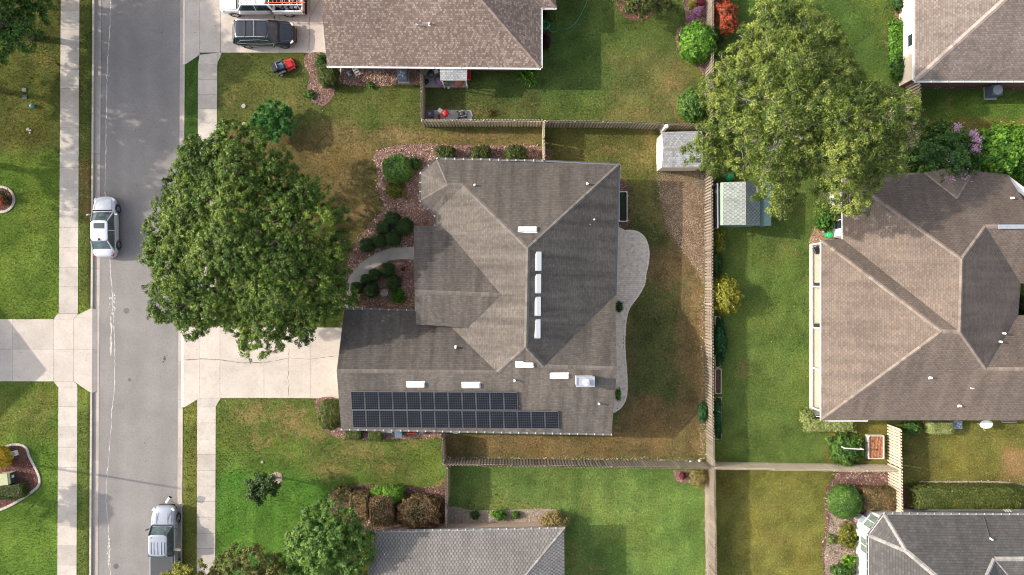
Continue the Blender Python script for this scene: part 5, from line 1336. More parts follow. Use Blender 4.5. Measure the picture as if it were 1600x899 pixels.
shrub('small plant on the narrow bed beside the patio', 968, 480, 5, 9, .4, G_['mid'], 500, .06, rough=.5, mean=.3, core=False)
shrub('small plant in the gap between roof edge and patio near its lower end', 966, 617, 4, 9, .4, G_['bright'], 500, .06, rough=.5, mean=.4, core=False)
# left side
shrub('golden yellow round shrub on the left edge in the edged bed', -1, 715, 16, 16, 1.3, G_['gold'], 900, .06, rough=.15, mean=.5)
shrub('low clipped hedge on the left edge below the transformer box', 14, 768, 26, 11, .8, G_['olive'], 900, .055, 5, name='hedge', cat='hedge', rough=.1, mean=.4, rz=R(6))
shrub('red flowering plant in the round bed on the left edge', 3, 312, 7, 8, .6, G_['redleaf'], 500, .06, rough=.5, mean=.6, core=False)
spiky('dark spiky plant in the round bed on the left edge', 8, 308, .5, .6, G_['box'], 120, .2, asp=.15, mean=.5)
shrub('green courtyard shrub in the notch of the tan roof on the right edge', 1597, 477, 8, 13, 1.2, G_['box'], 700, .07, rough=.3, mean=.4)

# ------------------------------------------------------------------ beds
HARD[:] = list(BLOCK)
chips_patch('mulch_bed', spline([(585,243),(612,230),(650,226),(760,228),(846,229),(849,256),(690,262),(684,345),(668,380),(652,420),(652,480),(540,484),(536,440),(547,402),(560,375),(583,345),(600,325),(592,298),(590,268)], 3), M['mulch'], 13, .06, mean=.62, edge=2.4)
chips_patch('mulch_bed', spline([(494,624),(530,624),(534,668),(600,676),(692,676),(690,683),(600,687),(555,688),(522,682),(503,668),(496,648)], 3), M['mulch'], 12, .055, mean=.6)
chips_patch('mulch_bed', spline([(480,84),(512,84),(512,104),(663,107),(662,131),(620,133),(585,136),(540,132),(523,128),(522,150),(505,166),(486,158),(480,140),(484,120),(476,100)], 3), M['mulch'], 12, .055, mean=.6)
chips_patch('bare_soil', spline([(1029,264),(1060,262),(1100,264),(1102,330),(1102,440),(1092,428),(1078,408),(1058,380),(1042,355),(1034,325),(1029,295)], 4), M['dirt'], 45, .032, mean=.52, z=.02, base=False, edge=2.2, solid=False)
chips_patch('mulch_bed', [(660,762),(690,760),(698,745),(698,822),(560,832),(520,800),(512,775),(530,760),(560,757),(600,758)], M['mulch'], 10, .055, mean=.4)
chips_patch('sand_bed', spline([(703,792),(735,797),(790,797),(860,795),(878,804),(884,826),(860,826),(780,824),(700,822)], 3), M['sand'], 10, .06, mean=.55)
bed7 = spline([(1312,738),(1402,738),(1402,800),(1385,806),(1352,830),(1350,860),(1350,950),(1290,950),(1287,900),(1285,850),(1290,820),(1288,790),(1291,765),(1303,748)], 3)
chips_patch('mulch_bed', bed7, M['mulch'], 12, .06, mean=.48)
chips_patch('sand_bed', [(1298,800),(1330,815),(1345,835),(1342,950),(1292,950),(1288,870),(1293,830)], M['sand'], 8, .055, mean=.5, z=.05, sheet_z=.045)
bed8 = [(-40,725),(-12,712),(0,703),(12,697),(26,694.5),(37,696.5),(43,702),(46,712),(52,724),(59,738),(62.5,750),(60,760),(48,770),(30,782),(12,792),(-15,802),(-60,815)]
chips_patch('mulch_bed', spline(bed8, 3), M['mulchred'], 12, .055, mean=.6)
def edging(label, pts, mat, w_=.16, h_=.09, closed=True, name='bed_edging'):
    mb = MB(); ps = spline(pts, 4) if closed else pts
    for a, b in (zip(ps, ps[1:]+ps[:1]) if closed else zip(ps[:-1], ps[1:])):
        p, q = P(*a), P(*b); d = q-p; mb.box((p+q)/2+Vector((0, 0, h_/2)), (d.length*1.04, w_, h_), math.atan2(d.y, d.x), random.uniform(.4, .8))
    return tag(mb.build(name, mat, bevel=.02), label, 'edging')
edging('curved pale concrete edging round the mulch bed on the left edge', bed8, M['sidewalk'], .2)
circ = lambda u, v, r_, n=12: [(u+r_*math.cos(2*math.pi*i/n), v+r_*math.sin(2*math.pi*i/n)) for i in range(n)]
chips_patch('mulch_bed', circ(3, 312, 18, 20), M['mulchred'], 14, .05, mean=.5)
edging('round pale edging of the small flower bed on the left edge', circ(3, 312, 19.5), M['sidewalk'], .2)
chips_patch('mulch_bed', circ(432, 747, 9.5, 14), M['sand'], 12, .05, mean=.6)
chips_patch('mulch_bed', spline([(961,-30),(963,5),(970,20),(985,31),(1003,32),(1018,24),(1030,8),(1040,-30)], 3), M['mulchred'], 14, .05, mean=.6)
chips_patch('mulch_bed', spline([(1068,-20),(1104,-20),(1104,112),(1090,104),(1074,92),(1060,78),(1056,60),(1060,44),(1072,38)], 3), M['mulch'], 12, .055, mean=.62)
chips_patch('bare_soil', [(1106,-20),(1135,-20),(1140,50),(1128,70),(1108,75)], M['mulchred'], 9, .05, mean=.25, z=.012, sheet_z=.012)
chips_patch('sand_bed', [(1101,748),(1108,748),(1111.5,1000),(1104,1000)], M['sand'], 12, .055, mean=.8, z=.015, sheet_z=.015)
chips_patch('sand_bed', [(1092,470),(1102,450),(1103,720),(1092,720),(1096,600)], M['dirt'], 5, .055, mean=.6, z=.008, sheet_z=.004, base=False)
chips_patch('sand_bed', [(700,714),(1100,717),(1100,721),(700,717.5)], M['sand'], 9, .06, mean=.5, base=False)
chips_patch('mulch_bed', spline([(1053,736),(1078,737),(1078,752),(1062,754),(1055,748)], 3), M['mulch'], 12, .05, mean=.6)
chips_patch('sand_bed', [(1435,752.5),(1500,751.5),(1560,752),(1620,758),(1620,762),(1560,757),(1500,756.5),(1435,757)], M['sand'], 12, .06, mean=.8)
chips_patch('mulch_bed', [(1410,757),(1700,762),(1700,805),(1396,800)], M['mulch'], 8, .055, mean=.4)
chips_patch('bare_soil', [(1107,280),(1120,280),(1120,360),(1107,365)], M['mulchred'], 6, .05, mean=.1, z=.012, sheet_z=.012)
chips_patch('mulch_bed', spline([(966,283),(980,290),(984,320),(982,350),(972,360),(960,360),(962,300)], 3), M['mulch'], 10, .05, mean=.4)
chips_patch('mulch_bed', [(957,460),(966,475),(965,560),(966,600),(958,640),(952,640)], M['mulch'], 12, .05, mean=.4)
chips_patch('mulch_bed', spline([(1276,352),(1300,345),(1303,376),(1266,383),(1268,368)], 3), M['strawmulch'], 12, .05, mean=.8)
chips_patch('mulch_bed', [(1398,15),(1416,10),(1416,125),(1404,125),(1396,60)], M['strawmulch'], 10, .05, mean=.5)
chips_patch('mulch_bed', [(1416,126),(1620,126),(1620,141),(1425,138)], M['mulch'], 8, .05, mean=.35)
chips_patch('strawmulch', [(563,108),(600,112),(622,118),(618,133),(590,134),(560,124)], M['strawmulch'], 9, .06, mean=.7, z=.05, base=False)
chips_patch('mulch_bed', [(1060,262),(1102,205),(1102,270)], M['mulch'], 8, .05, mean=.35)

# ------------------------------------------------------------------ grass blades over every lawn
def grass(n_target=420000):
    n = int(n_target*1.5); u = RNG.uniform(-30, 1630, n); v = RNG.uniform(-30, 930, n)
    k = np.ones(n, bool)
    for pl in BLOCK:
        a = np.array([q[:2] for q in pl]); u0, v0 = a.min(0); u1, v1 = a.max(0)
        m = (u > u0-1) & (u < u1+1) & (v > v0-1) & (v < v1+1) & k
        if m.any():
            ids = np.nonzero(m)[0]; ins_ = in_poly(u[ids]+RNG.normal(0, .35, len(ids)), v[ids]+RNG.normal(0, .35, len(ids)), [tuple(q[:2]) for q in pl]); k[ids[ins_]] = False
    u, v = u[k], v[k]; n = len(u); x = (u-800)*S; y = (449.5-v)*S
    col, dry = lawn_survey(u, v)
    nb = vnoise(x, y, 1.3, 1)*.6+vnoise(x, y, 3.1, 2)*.4; nf = vnoise(x, y, 7.0, 4)
    nb = vnoise(x, y, 1.9, 1)*.5+vnoise(x, y, 4.3, 2)*.5; f = np.clip(2.2*nb-1.75+.7*nf+.95*dry, 0, 1); dc = np.array([.20,.13,.055])*(1-nf[:, None])+np.array([.40,.285,.125])*nf[:, None]
    br = (.62+.75*vnoise(x, y, 2.3, 7)+RNG.normal(0, .3, n)); col = col*np.clip(br*(.55+.9*vnoise(x, y, 5.5, 12)), .25, 2.1)[:, None]
    keep = RNG.uniform(0, 1, n) < (1-.45*f)
    col = col*(1-f[:, None])+dc*RNG.uniform(.7, 1.2, n)[:, None]*f[:, None]
    x, y, col = x[keep], y[keep], col[keep]; n = len(x)
    an = RNG.uniform(0, 2*np.pi, n); h = RNG.uniform(.03, .085, n); w_ = RNG.uniform(.018, .04, n);
    lx, ly = RNG.normal(0, .035, n), RNG.normal(0, .035, n); z0 = np.zeros(n)-.01
    a = np.stack([x-np.cos(an)*w_, y-np.sin(an)*w_, z0], 1); b = np.stack([x+np.cos(an)*w_, y+np.sin(an)*w_, z0], 1); c = np.stack([x+lx, y+ly, h], 1)
    co = np.stack([a, b, c], 1).reshape(-1, 3)
    me = bpy.data.meshes.new('grass'); me.vertices.add(3*n); me.vertices.foreach_set('co', co.ravel().astype(np.float32))
    me.loops.add(3*n); me.loops.foreach_set('vertex_index', np.arange(3*n, dtype=np.int32)); me.polygons.add(n); me.polygons.foreach_set('loop_start', np.arange(0, 3*n, 3, dtype=np.int32)); me.update()
    at = me.attributes.new('turf', 'FLOAT_COLOR', 'FACE'); at.data.foreach_set('color', np.hstack([col*1.25, np.ones((n, 1))]).ravel().astype(np.float32))
    m, nt, bs = new_mat('grass_blades'); L(nt, attr(nt, 'turf', 'Color'), bs.inputs['Base Color']); bs.inputs['Roughness'].default_value = .8; bs.inputs['Specular IOR Level'].default_value = .1
    tr = N(nt, 'ShaderNodeBsdfTranslucent'); L(nt, attr(nt, 'turf', 'Color'), tr.inputs[0]); mx = N(nt, 'ShaderNodeMixShader', in_0=.3); L(nt, bs.outputs[0], mx.inputs[1]); L(nt, tr.outputs[0], mx.inputs[2]); L(nt, mx.outputs[0], nt.nodes['Material Output'].inputs[0])
    me.materials.append(m); o = bpy.data.objects.new('grass', me); C.objects.link(o); tag(o, kind='stuff')

# ------------------------------------------------------------------ fallen leaves and clippings on everything flat
def litter():
    n = 2600; u = RNG.uniform(0, 1600, n); v = RNG.uniform(0, 899, n); k = RNG.uniform(0, 1, n) < (.25+.75*vnoise(u*S, v*S, .25, 31)**2)
    for hp in [(500,-50,870,112),(535,245,972,680),(1425,-50,1650,130),(1275,262,1650,662),(565,820,890,950),(1345,800,1650,950),(520,470,700,680)]: k &= ~((u > hp[0]) & (u < hp[2]) & (v > hp[1]) & (v < hp[3]))
    k &= ~((u > 140) & (u < 292)); u, v = u[k], v[k]; n = len(u)
    ctr = np.stack([(u-800)*S, (449.5-v)*S, np.full(n, .085)], 1); nrm = np.stack([RNG.normal(0, .3, n), RNG.normal(0, .3, n), np.ones(n)], 1)
    tag(quads_mesh('fallen_leaves', ctr, nrm, RNG.uniform(.025, .06, n), RNG.uniform(0, 1, n), M['strawmulch'], None, .5), kind='stuff')
litter()
# ------------------------------------------------------------------ vehicles (local +x = front, z=0 on the road)
def loft(mb, st):
    """st: list of (x, half cross-section [(y,z)...] from bottom centre round to top centre)"""
    b = len(mb.v); m = None
    for x, cs in st:
        full = [(y, z) for y, z in cs]+[(-y, z) for y, z in reversed(cs[1:-1])]; m = len(full)
        mb.v += [(x, y, z) for y, z in full]
    for i in range(len(st)-1):
        for k in range(m):
            k2 = (k+1) % m; mb.f.append((b+i*m+k, b+(i+1)*m+k, b+(i+1)*m+k2, b+i*m+k2)); mb.tone.append(.5); mb.uv.append(None)
    mb.f.append(tuple(b+k for k in range(m))); mb.f.append(tuple(b+(len(st)-1)*m+k for k in reversed(range(m)))); mb.tone += [.5]*2; mb.uv += [None]*2
def body_sec(hw, zb, zd, zs=None):
    zs = zs or (zb+(zd-zb)*.72)
    return [(0, zb), (hw*.86, zb), (hw*.985, zb+.10), (hw, zb+(zs-zb)*.55), (hw*.975, zs), (hw*.90, zd-.035), (hw*.5, zd+.012), (0, zd+.025)]
def wheel(root, x, y, r=.34, w_=.23, rim=None):
    sgn = 1 if y > 0 else -1; e_ = empty('wheel', (x, y, r)); e_.parent = root
    Mx = Matrix.Rotation(-sgn*math.pi/2, 4, 'X'); t = MB()
    t.lathe((0, 0, 0), [(r*.62, -w_/2), (r*.93, -w_/2), (r, -w_*.35), (r, w_*.35), (r*.93, w_/2), (r*.64, w_/2), (r*.62, w_*.3)], 28, .5, Mx); t.build('tyre', M['black'], e_, smooth=False)
    q = MB(); q.lathe((0, 0, 0), [(r*.63, w_*.25), (r*.63, w_*.42), (r*.55, w_*.40), (r*.5, w_*.28)], 24, .5, Mx)
    for k in range(5):
        a = 2*math.pi*k/5; q.box((math.cos(a)*r*.33, math.sin(a)*r*.33, w_*.36), (r*.55, r*.15, .03), a, .5, Mx)
    q.lathe((0, 0, 0), [(r*.14, w_*.3), (r*.14, w_*.44), (r*.05, w_*.45)], 12, .5, Mx)
    q.build('rim', rim or M['alu'], e_); return e_
def vehicle(name, label, cat, u, v, rz, z0, paint, st, gh, wheels, roofst=None, wr=.34, rim=None, rails=None, glassm=None, mirror=True, trim=None, lights=True, group=None, tail=True):
    p = P(u, v, 0); root = empty(name, (p.x, p.y, z0), rz, label=label, cat=cat, group=group)
    mb = MB(); loft(mb, [(x, body_sec(hw, zb, zd, zs)) for x, hw, zb, zd, zs in st]); body = mb.build('body', paint, root, smooth=True, subsurf=2)
    L0, L1 = st[0][0], st[-1][0]; xa, xb, xc, xd, wb, wr_, zbelt, zr = gh
    # greenhouse
    g = MB(); zt = zr-.03; n = 5; ring = []
    def row(t):   # t 0 belt .. 1 roof
        k = t**.9
        return [(xa+(xb-xa)*t, 0, 0), ]
    lv_ = [0, .35, .7, 1.0]; rows = []
    for t in lv_:
        w_ = wb+(wr_-wb)*t; xf = xa+(xb-xa)*t; xr = xd+(xc-xd)*t; z = zbelt-.06+(zt-zbelt+.06)*t; bow = .10*(1-.3*t)
        rows.append([(xf+bow, 0, z), (xf+bow*.8, w_*.5, z), (xf, w_*.93, z), (xf-.12, w_, z), ((xf+xr)/2, w_*1.01, z), (xr+.1, w_, z), (xr, w_*.93, z), (xr-bow*.6, w_*.5, z), (xr-bow*.7, 0, z)])
    full = [r+[(x, -y, z) for x, y, z in reversed(r[1:-1])] for r in rows]; m = len(full[0]); b = len(g.v)
    for r in full: g.v += r
    for i in range(len(full)-1):
        for k in range(m): k2 = (k+1) % m; g.f.append((b+i*m+k, b+(i+1)*m+k, b+(i+1)*m+k2, b+i*m+k2)[::-1]); g.tone.append(.5); g.uv.append(None)
    g.f.append(tuple(b+(len(full)-1)*m+k for k in range(m))); g.tone.append(.5); g.uv.append(None)
    g.build('windows', glassm or M['windshield'], root, smooth=False)
    # roof panel
    r_ = MB(); secs = []
    k_ = 7
    for i in range(k_+1):
        t = i/k_; x = xc-.05+(xb+.1-(xc-.05))*t; cr = .035*math.sin(math.pi*min(1, max(0, t*.9+.05)))
        hw = wr_*(1.0 if 0 < i < k_ else .94); zz = zr-.03+cr
        secs.append((x, [(0, zz-.05), (hw*.97, zz-.05), (hw*1.02, zz-.025), (hw*.95, zz+.0), (hw*.5, zz+.022), (0, zz+.03)]))
    loft(r_, secs); roofo = r_.build('roof', paint, root, smooth=True, subsurf=1)
    # pillars and side window frames
    pls = MB(); pls.parts = []
    for s in (1, -1):
        xm = (xb+xc)/2+.08
        for pts_, rr__ in (([(xa+.02, s*wb*.95, zbelt-.05), (xb+.05, s*wr_*.97, zr-.04)], [.05, .035]), ([(xd-.0, s*wb*.95, zbelt-.05), (xc, s*wr_*.97, zr-.04)], [.07, .05]), ([(xm, s*wb*1.01, zbelt-.05), (xm-.04, s*wr_*1.0, zr-.05)], [.035, .035])):
            pl = MB(); pl.tube(pts_, rr__, 6); pls.parts.append(pl)
    pls.build('pillar', trim or paint, root)
    sw_ = MB(); sw_.parts = []
    for s in (1, -1):   # dark side glass panes just proud of the frame
        def sp(x, t): w_ = (wb+(wr_-wb)*t)*1.012; return (x, s*w_, zbelt-.06+(zt-zbelt+.06)*t)
        for (x0, x1) in ((xa-.28, (xb+xc)/2+.14), ((xb+xc)/2+.02, xd+.25)):
            t0, t1 = .16, .9; f0 = x0+(xb-xa)*.45 if x0 > 0 else x0
            q = [sp(x0, t0), sp(x1, t0), sp(x1+(xc-xd)*.5*(1 if x1 < -.3 else 0), t1), sp(x0+(xb-xa)*.62*(1 if x0 > 0 else 0), t1)]
            q_ = MB(); q_.face(q if s < 0 else q[::-1]); sw_.parts.append(q_)
    sw_.build('side_window', M['carglass'], root)
    for (x, y) in wheels: wheel(root, x, y, wr, .24, rim)
    ars = MB(); ars.parts = []
    for (x, y) in wheels:
        s = 1 if y > 0 else -1; ar = MB(); ars.parts.append(ar)
        for k in range(9):
            a0, a1 = math.pi*k/9, math.pi*(k+1)/9; R0 = wr+.07
            ar.tube([(x+R0*math.cos(a0), y+s*.09, wr+R0*math.sin(a0)*.95), (x+R0*math.cos(a1), y+s*.09, wr+R0*math.sin(a1)*.95)], .03, 5, cap=False)
    ars.build('wheel_arch', M['darkgrey'], root)
    cw = MB(); cw.box((xa+.10, 0, zbelt+.035), (.10, wb*1.75, .03)); cw.build('cowl', M['black'], root, bevel=.01)
    sms = MB(); sms.parts = []
    for s in (1, -1):
        sm_ = MB(); sms.parts.append(sm_); sm_.box(((xa+st[-3][0])/2+.05, s*st[-3][1]*.86, (zbelt+st[-3][3])/2+.045), (abs(st[-3][0]-xa)*.95, .018, .012))
    sms.build('bonnet_seam', M['darkgrey'], root)
    hw1 = st[-3][1]; zf = st[-3][3]; hw0 = st[2][1]; zr0 = st[2][3]
    if lights:
        for s in (1, -1):
            h = MB(); h.box((L1-.30, s*hw1*.86, zf-.10), (.30, .22, .11), s*(-.65)); h.build('headlight', M['lens'], root, bevel=.03, seg=2)
            if not tail: continue
            t = MB(); t.box((L0+.20, s*hw0*.86, zr0-.14), (.20, .24, .14), s*.5); t.build('taillight', M['redlens'], root, bevel=.03, seg=2)
    if mirror:
        for s in (1, -1):
            t = MB(); t.box((xa-.22, s*(wb+.24), zbelt+.08), (.11, .22, .15), s*.15); t.box((xa-.18, s*(wb+.1), zbelt+.03), (.06, .14, .05)); t.build('wing_mirror', trim or paint, root, bevel=.02)
    gr = MB(); gr.box((L1-.06, 0, .46), (.1, hw1*1.1, .2)); gr.box((L1-.12, 0, .30), (.12, hw1*1.5, .08)); gr.build('grille', M['black'], root, bevel=.02)
    if tail: pb = MB(); pb.box((L0+.02, 0, .62), (.03, .52, .12)); pb.build('licence_plate', M['offwhite'], root)
    return root, roofo, body
silver = carpaint('silver_white_paint', (0.60, 0.61, 0.64), .25, .3); silver2 = carpaint('silver_blue_paint', (0.33, 0.36, 0.41), .3, .34)
blackp = carpaint('black_paint', (0.022, 0.024, 0.032), .2, .25); whitep = carpaint('white_paint_gloss', (0.78, 0.78, 0.78), .0, .35)
sed_st = [(-2.41,.42,.42,.70,.6),(-2.37,.64,.34,.86,.7),(-2.24,.79,.28,1.0,.82),(-1.95,.87,.23,1.05,.88),(-1.5,.905,.2,1.03,.88),(-.8,.92,.19,.96,.88),(0,.925,.19,.94,.87),(.8,.92,.19,.95,.85),(1.3,.91,.2,.93,.8),(1.75,.885,.22,.86,.72),(2.1,.80,.25,.77,.64),(2.3,.66,.30,.67,.58),(2.41,.40,.38,.57,.5)]
car, rf_, _ = vehicle('parked_car', 'silver white sedan with a dark sunroof parked along the left kerb', 'car', 170.3, 355.8, R(90)+.015, ZR, silver, sed_st,
    (1.15, .38, -1.15, -1.95, .87, .665, .93, 1.45), [(1.42,.80),(-1.40,.80),(1.42,-.80),(-1.40,-.80)], trim=silver, rim=M['grey'], glassm=M['windshield'])
t = MB(); t.box((.02, 0, 1.492), (.42, .80, .014)); t.build('sunroof', M['carglass'], car, bevel=.004)
t = MB(); t.prism([(-.92,.03),(-.92,-.03),(-1.12,-.05),(-1.12,.05)], 1.45, [1.49,1.49,1.57,1.57]); t.build('aerial', M['black'], car)
t = MB(); 
for s in (1, -1):
    t.box((.35, s*.935, .80), (.2, .03, .03)); t.box((-.75, s*.935, .82), (.2, .03, .03))
t.build('door_handle', M['alu'], car)
suv_st = [(-2.43,.55,.42,.9,.7),(-2.38,.78,.34,1.02,.85),(-2.2,.90,.28,1.09,.93),(-1.8,.945,.24,1.10,.97),(-1.2,.955,.23,1.10,.98),(-.6,.955,.22,1.08,.98),(.2,.955,.22,1.07,.96),(.9,.95,.22,1.07,.93),(1.4,.93,.24,1.03,.88),(1.85,.88,.26,.96,.8),(2.15,.78,.3,.88,.72),(2.33,.62,.34,.78,.65),(2.43,.40,.4,.68,.58)]
suv, rf_, _ = vehicle('parked_car', 'black estate car with roof rails parked on the upper drive below the work truck', 'car', 418.5, 58, 0.0, .02, blackp, suv_st,
    (1.12, .55, -1.95, -2.28, .88, .68, 1.06, 1.70), [(1.45,.83),(-1.42,.83),(1.45,-.83),(-1.42,-.83)], wr=.37, trim=blackp, rim=M['grey'], glassm=M['windshield'])
t = MB()
for s in (1, -1): t.tube([(-1.85,s*.63,1.72),(-1.7,s*.63,1.77),(.2,s*.63,1.77),(.4,s*.62,1.72)], .022, 6)
t.build('roof_rail', M['alu'], suv)
for x in (-1.15, -.42):
    t = MB(); t.box((x, 0, 1.79), (.07, 1.28, .03)); t.build('cross_bar', M['darkgrey'] if x < -1 else M['grey'], suv, bevel=.008)
t = MB()
for s in (1, -1): t.tube([(1.0,s*.93,1.06),(.0,s*.955,1.08),(-1.2,s*.95,1.10),(-1.95,s*.90,1.15),(-1.6,s*.80,1.42),(-.2,s*.78,1.50),(.55,s*.80,1.42)], .014, 5)
t.build('window_trim', M['alu'], suv)
def ribs(root, x0, x1, ys, z, mat, name='roof_rib'):
    t = MB()
    for y in ys: t.box(((x0+x1)/2, y, z), (abs(x1-x0), .07, .018))
    t.build(name, mat, root, bevel=.008)
pk_st = [(-.55,.96,.42,1.10,1.0),(-.2,.975,.35,1.12,1.02),(.4,.98,.33,1.12,1.02),(1.0,.98,.33,1.12,1.02),(1.5,.975,.34,1.14,1.0),(1.95,.955,.36,1.12,.95),(2.35,.925,.38,1.07,.88),(2.65,.85,.42,.99,.82),(2.85,.72,.46,.88,.75),(2.95,.48,.52,.76,.68)]
pk, rf_, _ = vehicle('pickup_truck', 'silver pickup with a grey covered bed parked by the right kerb at the lower edge', 'pickup', 263.2, 844, R(90)-.0, ZR, silver2, pk_st,
    (1.42, .92, -.62, -.86, .88, .72, 1.12, 1.80), [(1.85,.84),(-1.75,.84),(1.85,-.84),(-1.75,-.84)], wr=.40, trim=M['darkgrey'], rim=M['grey'], tail=False)
for y_ in (-.5,-.28,0,.28,.5): ribs(pk, -.5, .45, (y_,), 1.845, silver2)
for y_ in (-.42,.42): ribs(pk, 1.55, 2.5, (y_,), 1.155, silver2, 'bonnet_crease')
for r_o, xx, yy, zz in ((pk,-2.86,.90,.88),(pk,-2.86,-.90,.88)):
    t = MB(); t.box((xx, yy, zz), (.12,.12,.34)); t.build('taillight', M['redlens'], r_o, bevel=.02)
bed = MB(); bed.box((-1.85, .93, .80), (2.0, .09, .58)); bed.box((-1.85, -.93, .80), (2.0, .09, .58)); bed.box((-2.87, 0, .80), (.08, 1.92, .58)); bed.box((-1.85, 0, .55), (2.0, 1.8, .08)); bed.box((-1.85, 0, .42), (2.1, 1.5, .12)); bed.box((-.82, 0, .8), (.08, 1.9, .6))
bed.build('bed', silver2, pk, bevel=.03, seg=2)
t = MB(); t.box((-1.86, 0, 1.105), (1.95, 1.74, .04)); 
for k in range(2): t.box((-1.5-.65*k, 0, 1.127), (.03, 1.74, .01))
t.build('bed_cover', M['darkgrey'], pk, bevel=.015)
t = MB(); t.lathe((.78, .48, 1.80), [(.04,0),(.03,.05)], 8); t.build('aerial', M['black'], pk)
t = MB(); t.box((-2.95, 0, .5), (.14, 1.8, .16)); t.build('bumper', M['grey'], pk, bevel=.03)
wk_st = [(-.75,.97,.46,1.18,1.08),(-.3,.99,.40,1.20,1.08),(.4,.99,.38,1.20,1.08),(1.2,.99,.38,1.20,1.08),(1.8,.985,.40,1.22,1.06),(2.4,.97,.42,1.20,1.02),(2.95,.95,.44,1.13,.96),(3.2,.88,.48,1.02,.85),(3.32,.7,.55,.85,.75)]
wk, rf_, _ = vehicle('pickup_truck', 'white crew cab work truck with a ladder rack at the top edge', 'pickup', 416, 8.5, R(180), .02, whitep, wk_st,
    (1.75, 1.2, -.65, -.95, .90, .74, 1.2, 1.93), [(2.25,.86),(-1.95,.86),(2.25,-.86),(-1.95,-.86)], wr=.42, trim=whitep, rim=M['alu'], tail=False)
bed = MB()
for s in (1, -1): bed.box((-2.05, s*.94, .92), (2.3, .12, .56))
bed.box((-3.2, 0, .92), (.09, 1.96, .56)); bed.box((-2.05, 0, .46), (2.4, 1.6, .12)); bed.build('bed', whitep, wk, bevel=.03, seg=2)
t = MB(); t.box((-2.05, 0, .62), (2.2, 1.76, .06)); t.box((-.92, 0, .9), (.05, 1.8, .5)); t.build('bed_floor', M['darkgrey'], wk)
for yy in (.93,-.93): t = MB(); t.box((-3.2, yy, .95), (.12,.13,.36)); t.build('taillight', M['redlens'], wk, bevel=.02)
t = MB(); t.box((-3.31, 0, .56), (.16, 1.9, .18)); t.build('bumper', M['black'], wk, bevel=.03)
rk = MB()
for s in (1, -1):
    rk.tube([(1.25,s*.86,2.14),(-3.45,s*.86,2.14)], .035, 8)
    for x in (-.95, -3.1): rk.tube([(x,s*.90,1.2),(x,s*.86,2.14)], .035, 8)
for x in (1.2,.45,-.95,-2.0,-2.55,-3.1,-3.43): rk.tube([(x,-.86,2.14),(x,.86,2.14)], .03, 8)
rk.build('ladder_rack', M['white'], wk)
def ladder(label, u, v, z, rz, l, w_, mat, rung=.3):
    p = P(u, v, z); mb = MB()
    for s in (1, -1): mb.box((0, s*w_/2, 0), (l, .035, .08))
    for i in range(int(l/rung)): mb.tube([(-l/2+.15+rung*i, -w_/2, 0), (-l/2+.15+rung*i, w_/2, 0)], .018, 6)
    o = mb.build('ladder', mat, None); o.location = (p.x, p.y, p.z); o.rotation_euler = (0, 0, rz); return tag(o, label, 'ladder', 'ladders on the work truck rack')
ladder('orange fibreglass ladder lying on the rack of the work truck', 447, 0, 2.24, 0, 2.9, .42, M['orange'])
ladder('aluminium ladder lying beside the orange one on the work truck', 420, -9, 2.24, 0, 4.4, .40, M['alu'])
def crate(name, label, u, v, z, dx, dy, dz, mat, cat, rz=0, lid=None, group=None):
    p = P(u, v, z); root = empty(name, (p.x, p.y, z), rz, label=label, cat=cat, group=group); a = MB()
    for s in (1, -1): a.box((s*(dx/2-.02), 0, dz/2), (.04, dy, dz)); a.box((0, s*(dy/2-.02), dz/2), (dx-.08, .04, dz))
    a.box((0, 0, .03), (dx-.08, dy-.08, .04)); a.build('tub', mat, root, bevel=.012)
    if lid: b = MB(); b.box((0, 0, dz+.015), (dx*1.03, dy*1.03, .035)); b.box((0, 0, dz+.04), (dx*.5, dy*.12, .02)); b.build('lid', lid, root, bevel=.012)
    return root
crate('toolbox', 'cream box with a red mark lying in the bed of the work truck', 424.5, 12.5, 1.0, .55, .4, .22, M['offwhite'], 'toolbox', 0, M['offwhite'])
t = MB(); 
for k in range(26): t.box((random.uniform(-1.0,1.0), random.uniform(-.6,.6), random.uniform(.05,.3)), (random.uniform(.1,.5), random.uniform(.05,.25), random.uniform(.05,.3)), random.uniform(0,3))
o = t.build('tool_pile', M['grey'], None); p = P(455, 7, .68); o.location = p; tag(o, 'heap of dark tools in the bed of the work truck', 'tools')

# ------------------------------------------------------------------ riding mower
p = P(446, 106, 0); mw = empty('riding_mower', (p.x, p.y, 0), R(22), label='black riding mower with a red front standing on the grass below the drive', cat='lawn mower')
for (x, y, r_, w_) in ((-.45,.42,.26,.24),(-.45,-.42,.26,.24),(.72,.34,.15,.12),(.72,-.34,.15,.12)):
    e_ = empty('wheel', (x, y, r_)); e_.parent = mw; Mx = Matrix.Rotation(math.pi/2, 4, 'X'); t = MB(); t.lathe((0,0,0), [(r_*.5,-w_/2),(r_*.9,-w_/2),(r_,-w_*.3),(r_,w_*.3),(r_*.9,w_/2),(r_*.5,w_/2)], 18, .5, Mx); t.build('tyre', M['black'], e_)
    t = MB(); t.lathe((0,0,0), [(r_*.48,-w_*.55),(r_*.48,w_*.55)], 12, .5, Mx); t.build('rim', M['offwhite'], e_)
t = MB(); t.box((-.15,0,.35), (1.2,.5,.16)); t.build('frame', M['darkgrey'], mw, bevel=.03)
t = MB(); t.prism([(.12,-.48),(.75,-.42),(.86,-.2),(.86,.2),(.75,.42),(.12,.48)], .14, .30); t.prism([(.15,-.3),(.7,-.26),(.7,.26),(.15,.3)], .30, [.52,.40,.40,.52]); t.build('deck', M['red'], mw, bevel=.04, seg=2)
t = MB(); t.box((-.18,0,.62), (.46,.48,.12)); t.box((-.42,0,.80), (.10,.46,.36)); t.build('seat', M['blue'], mw, bevel=.05, seg=2)
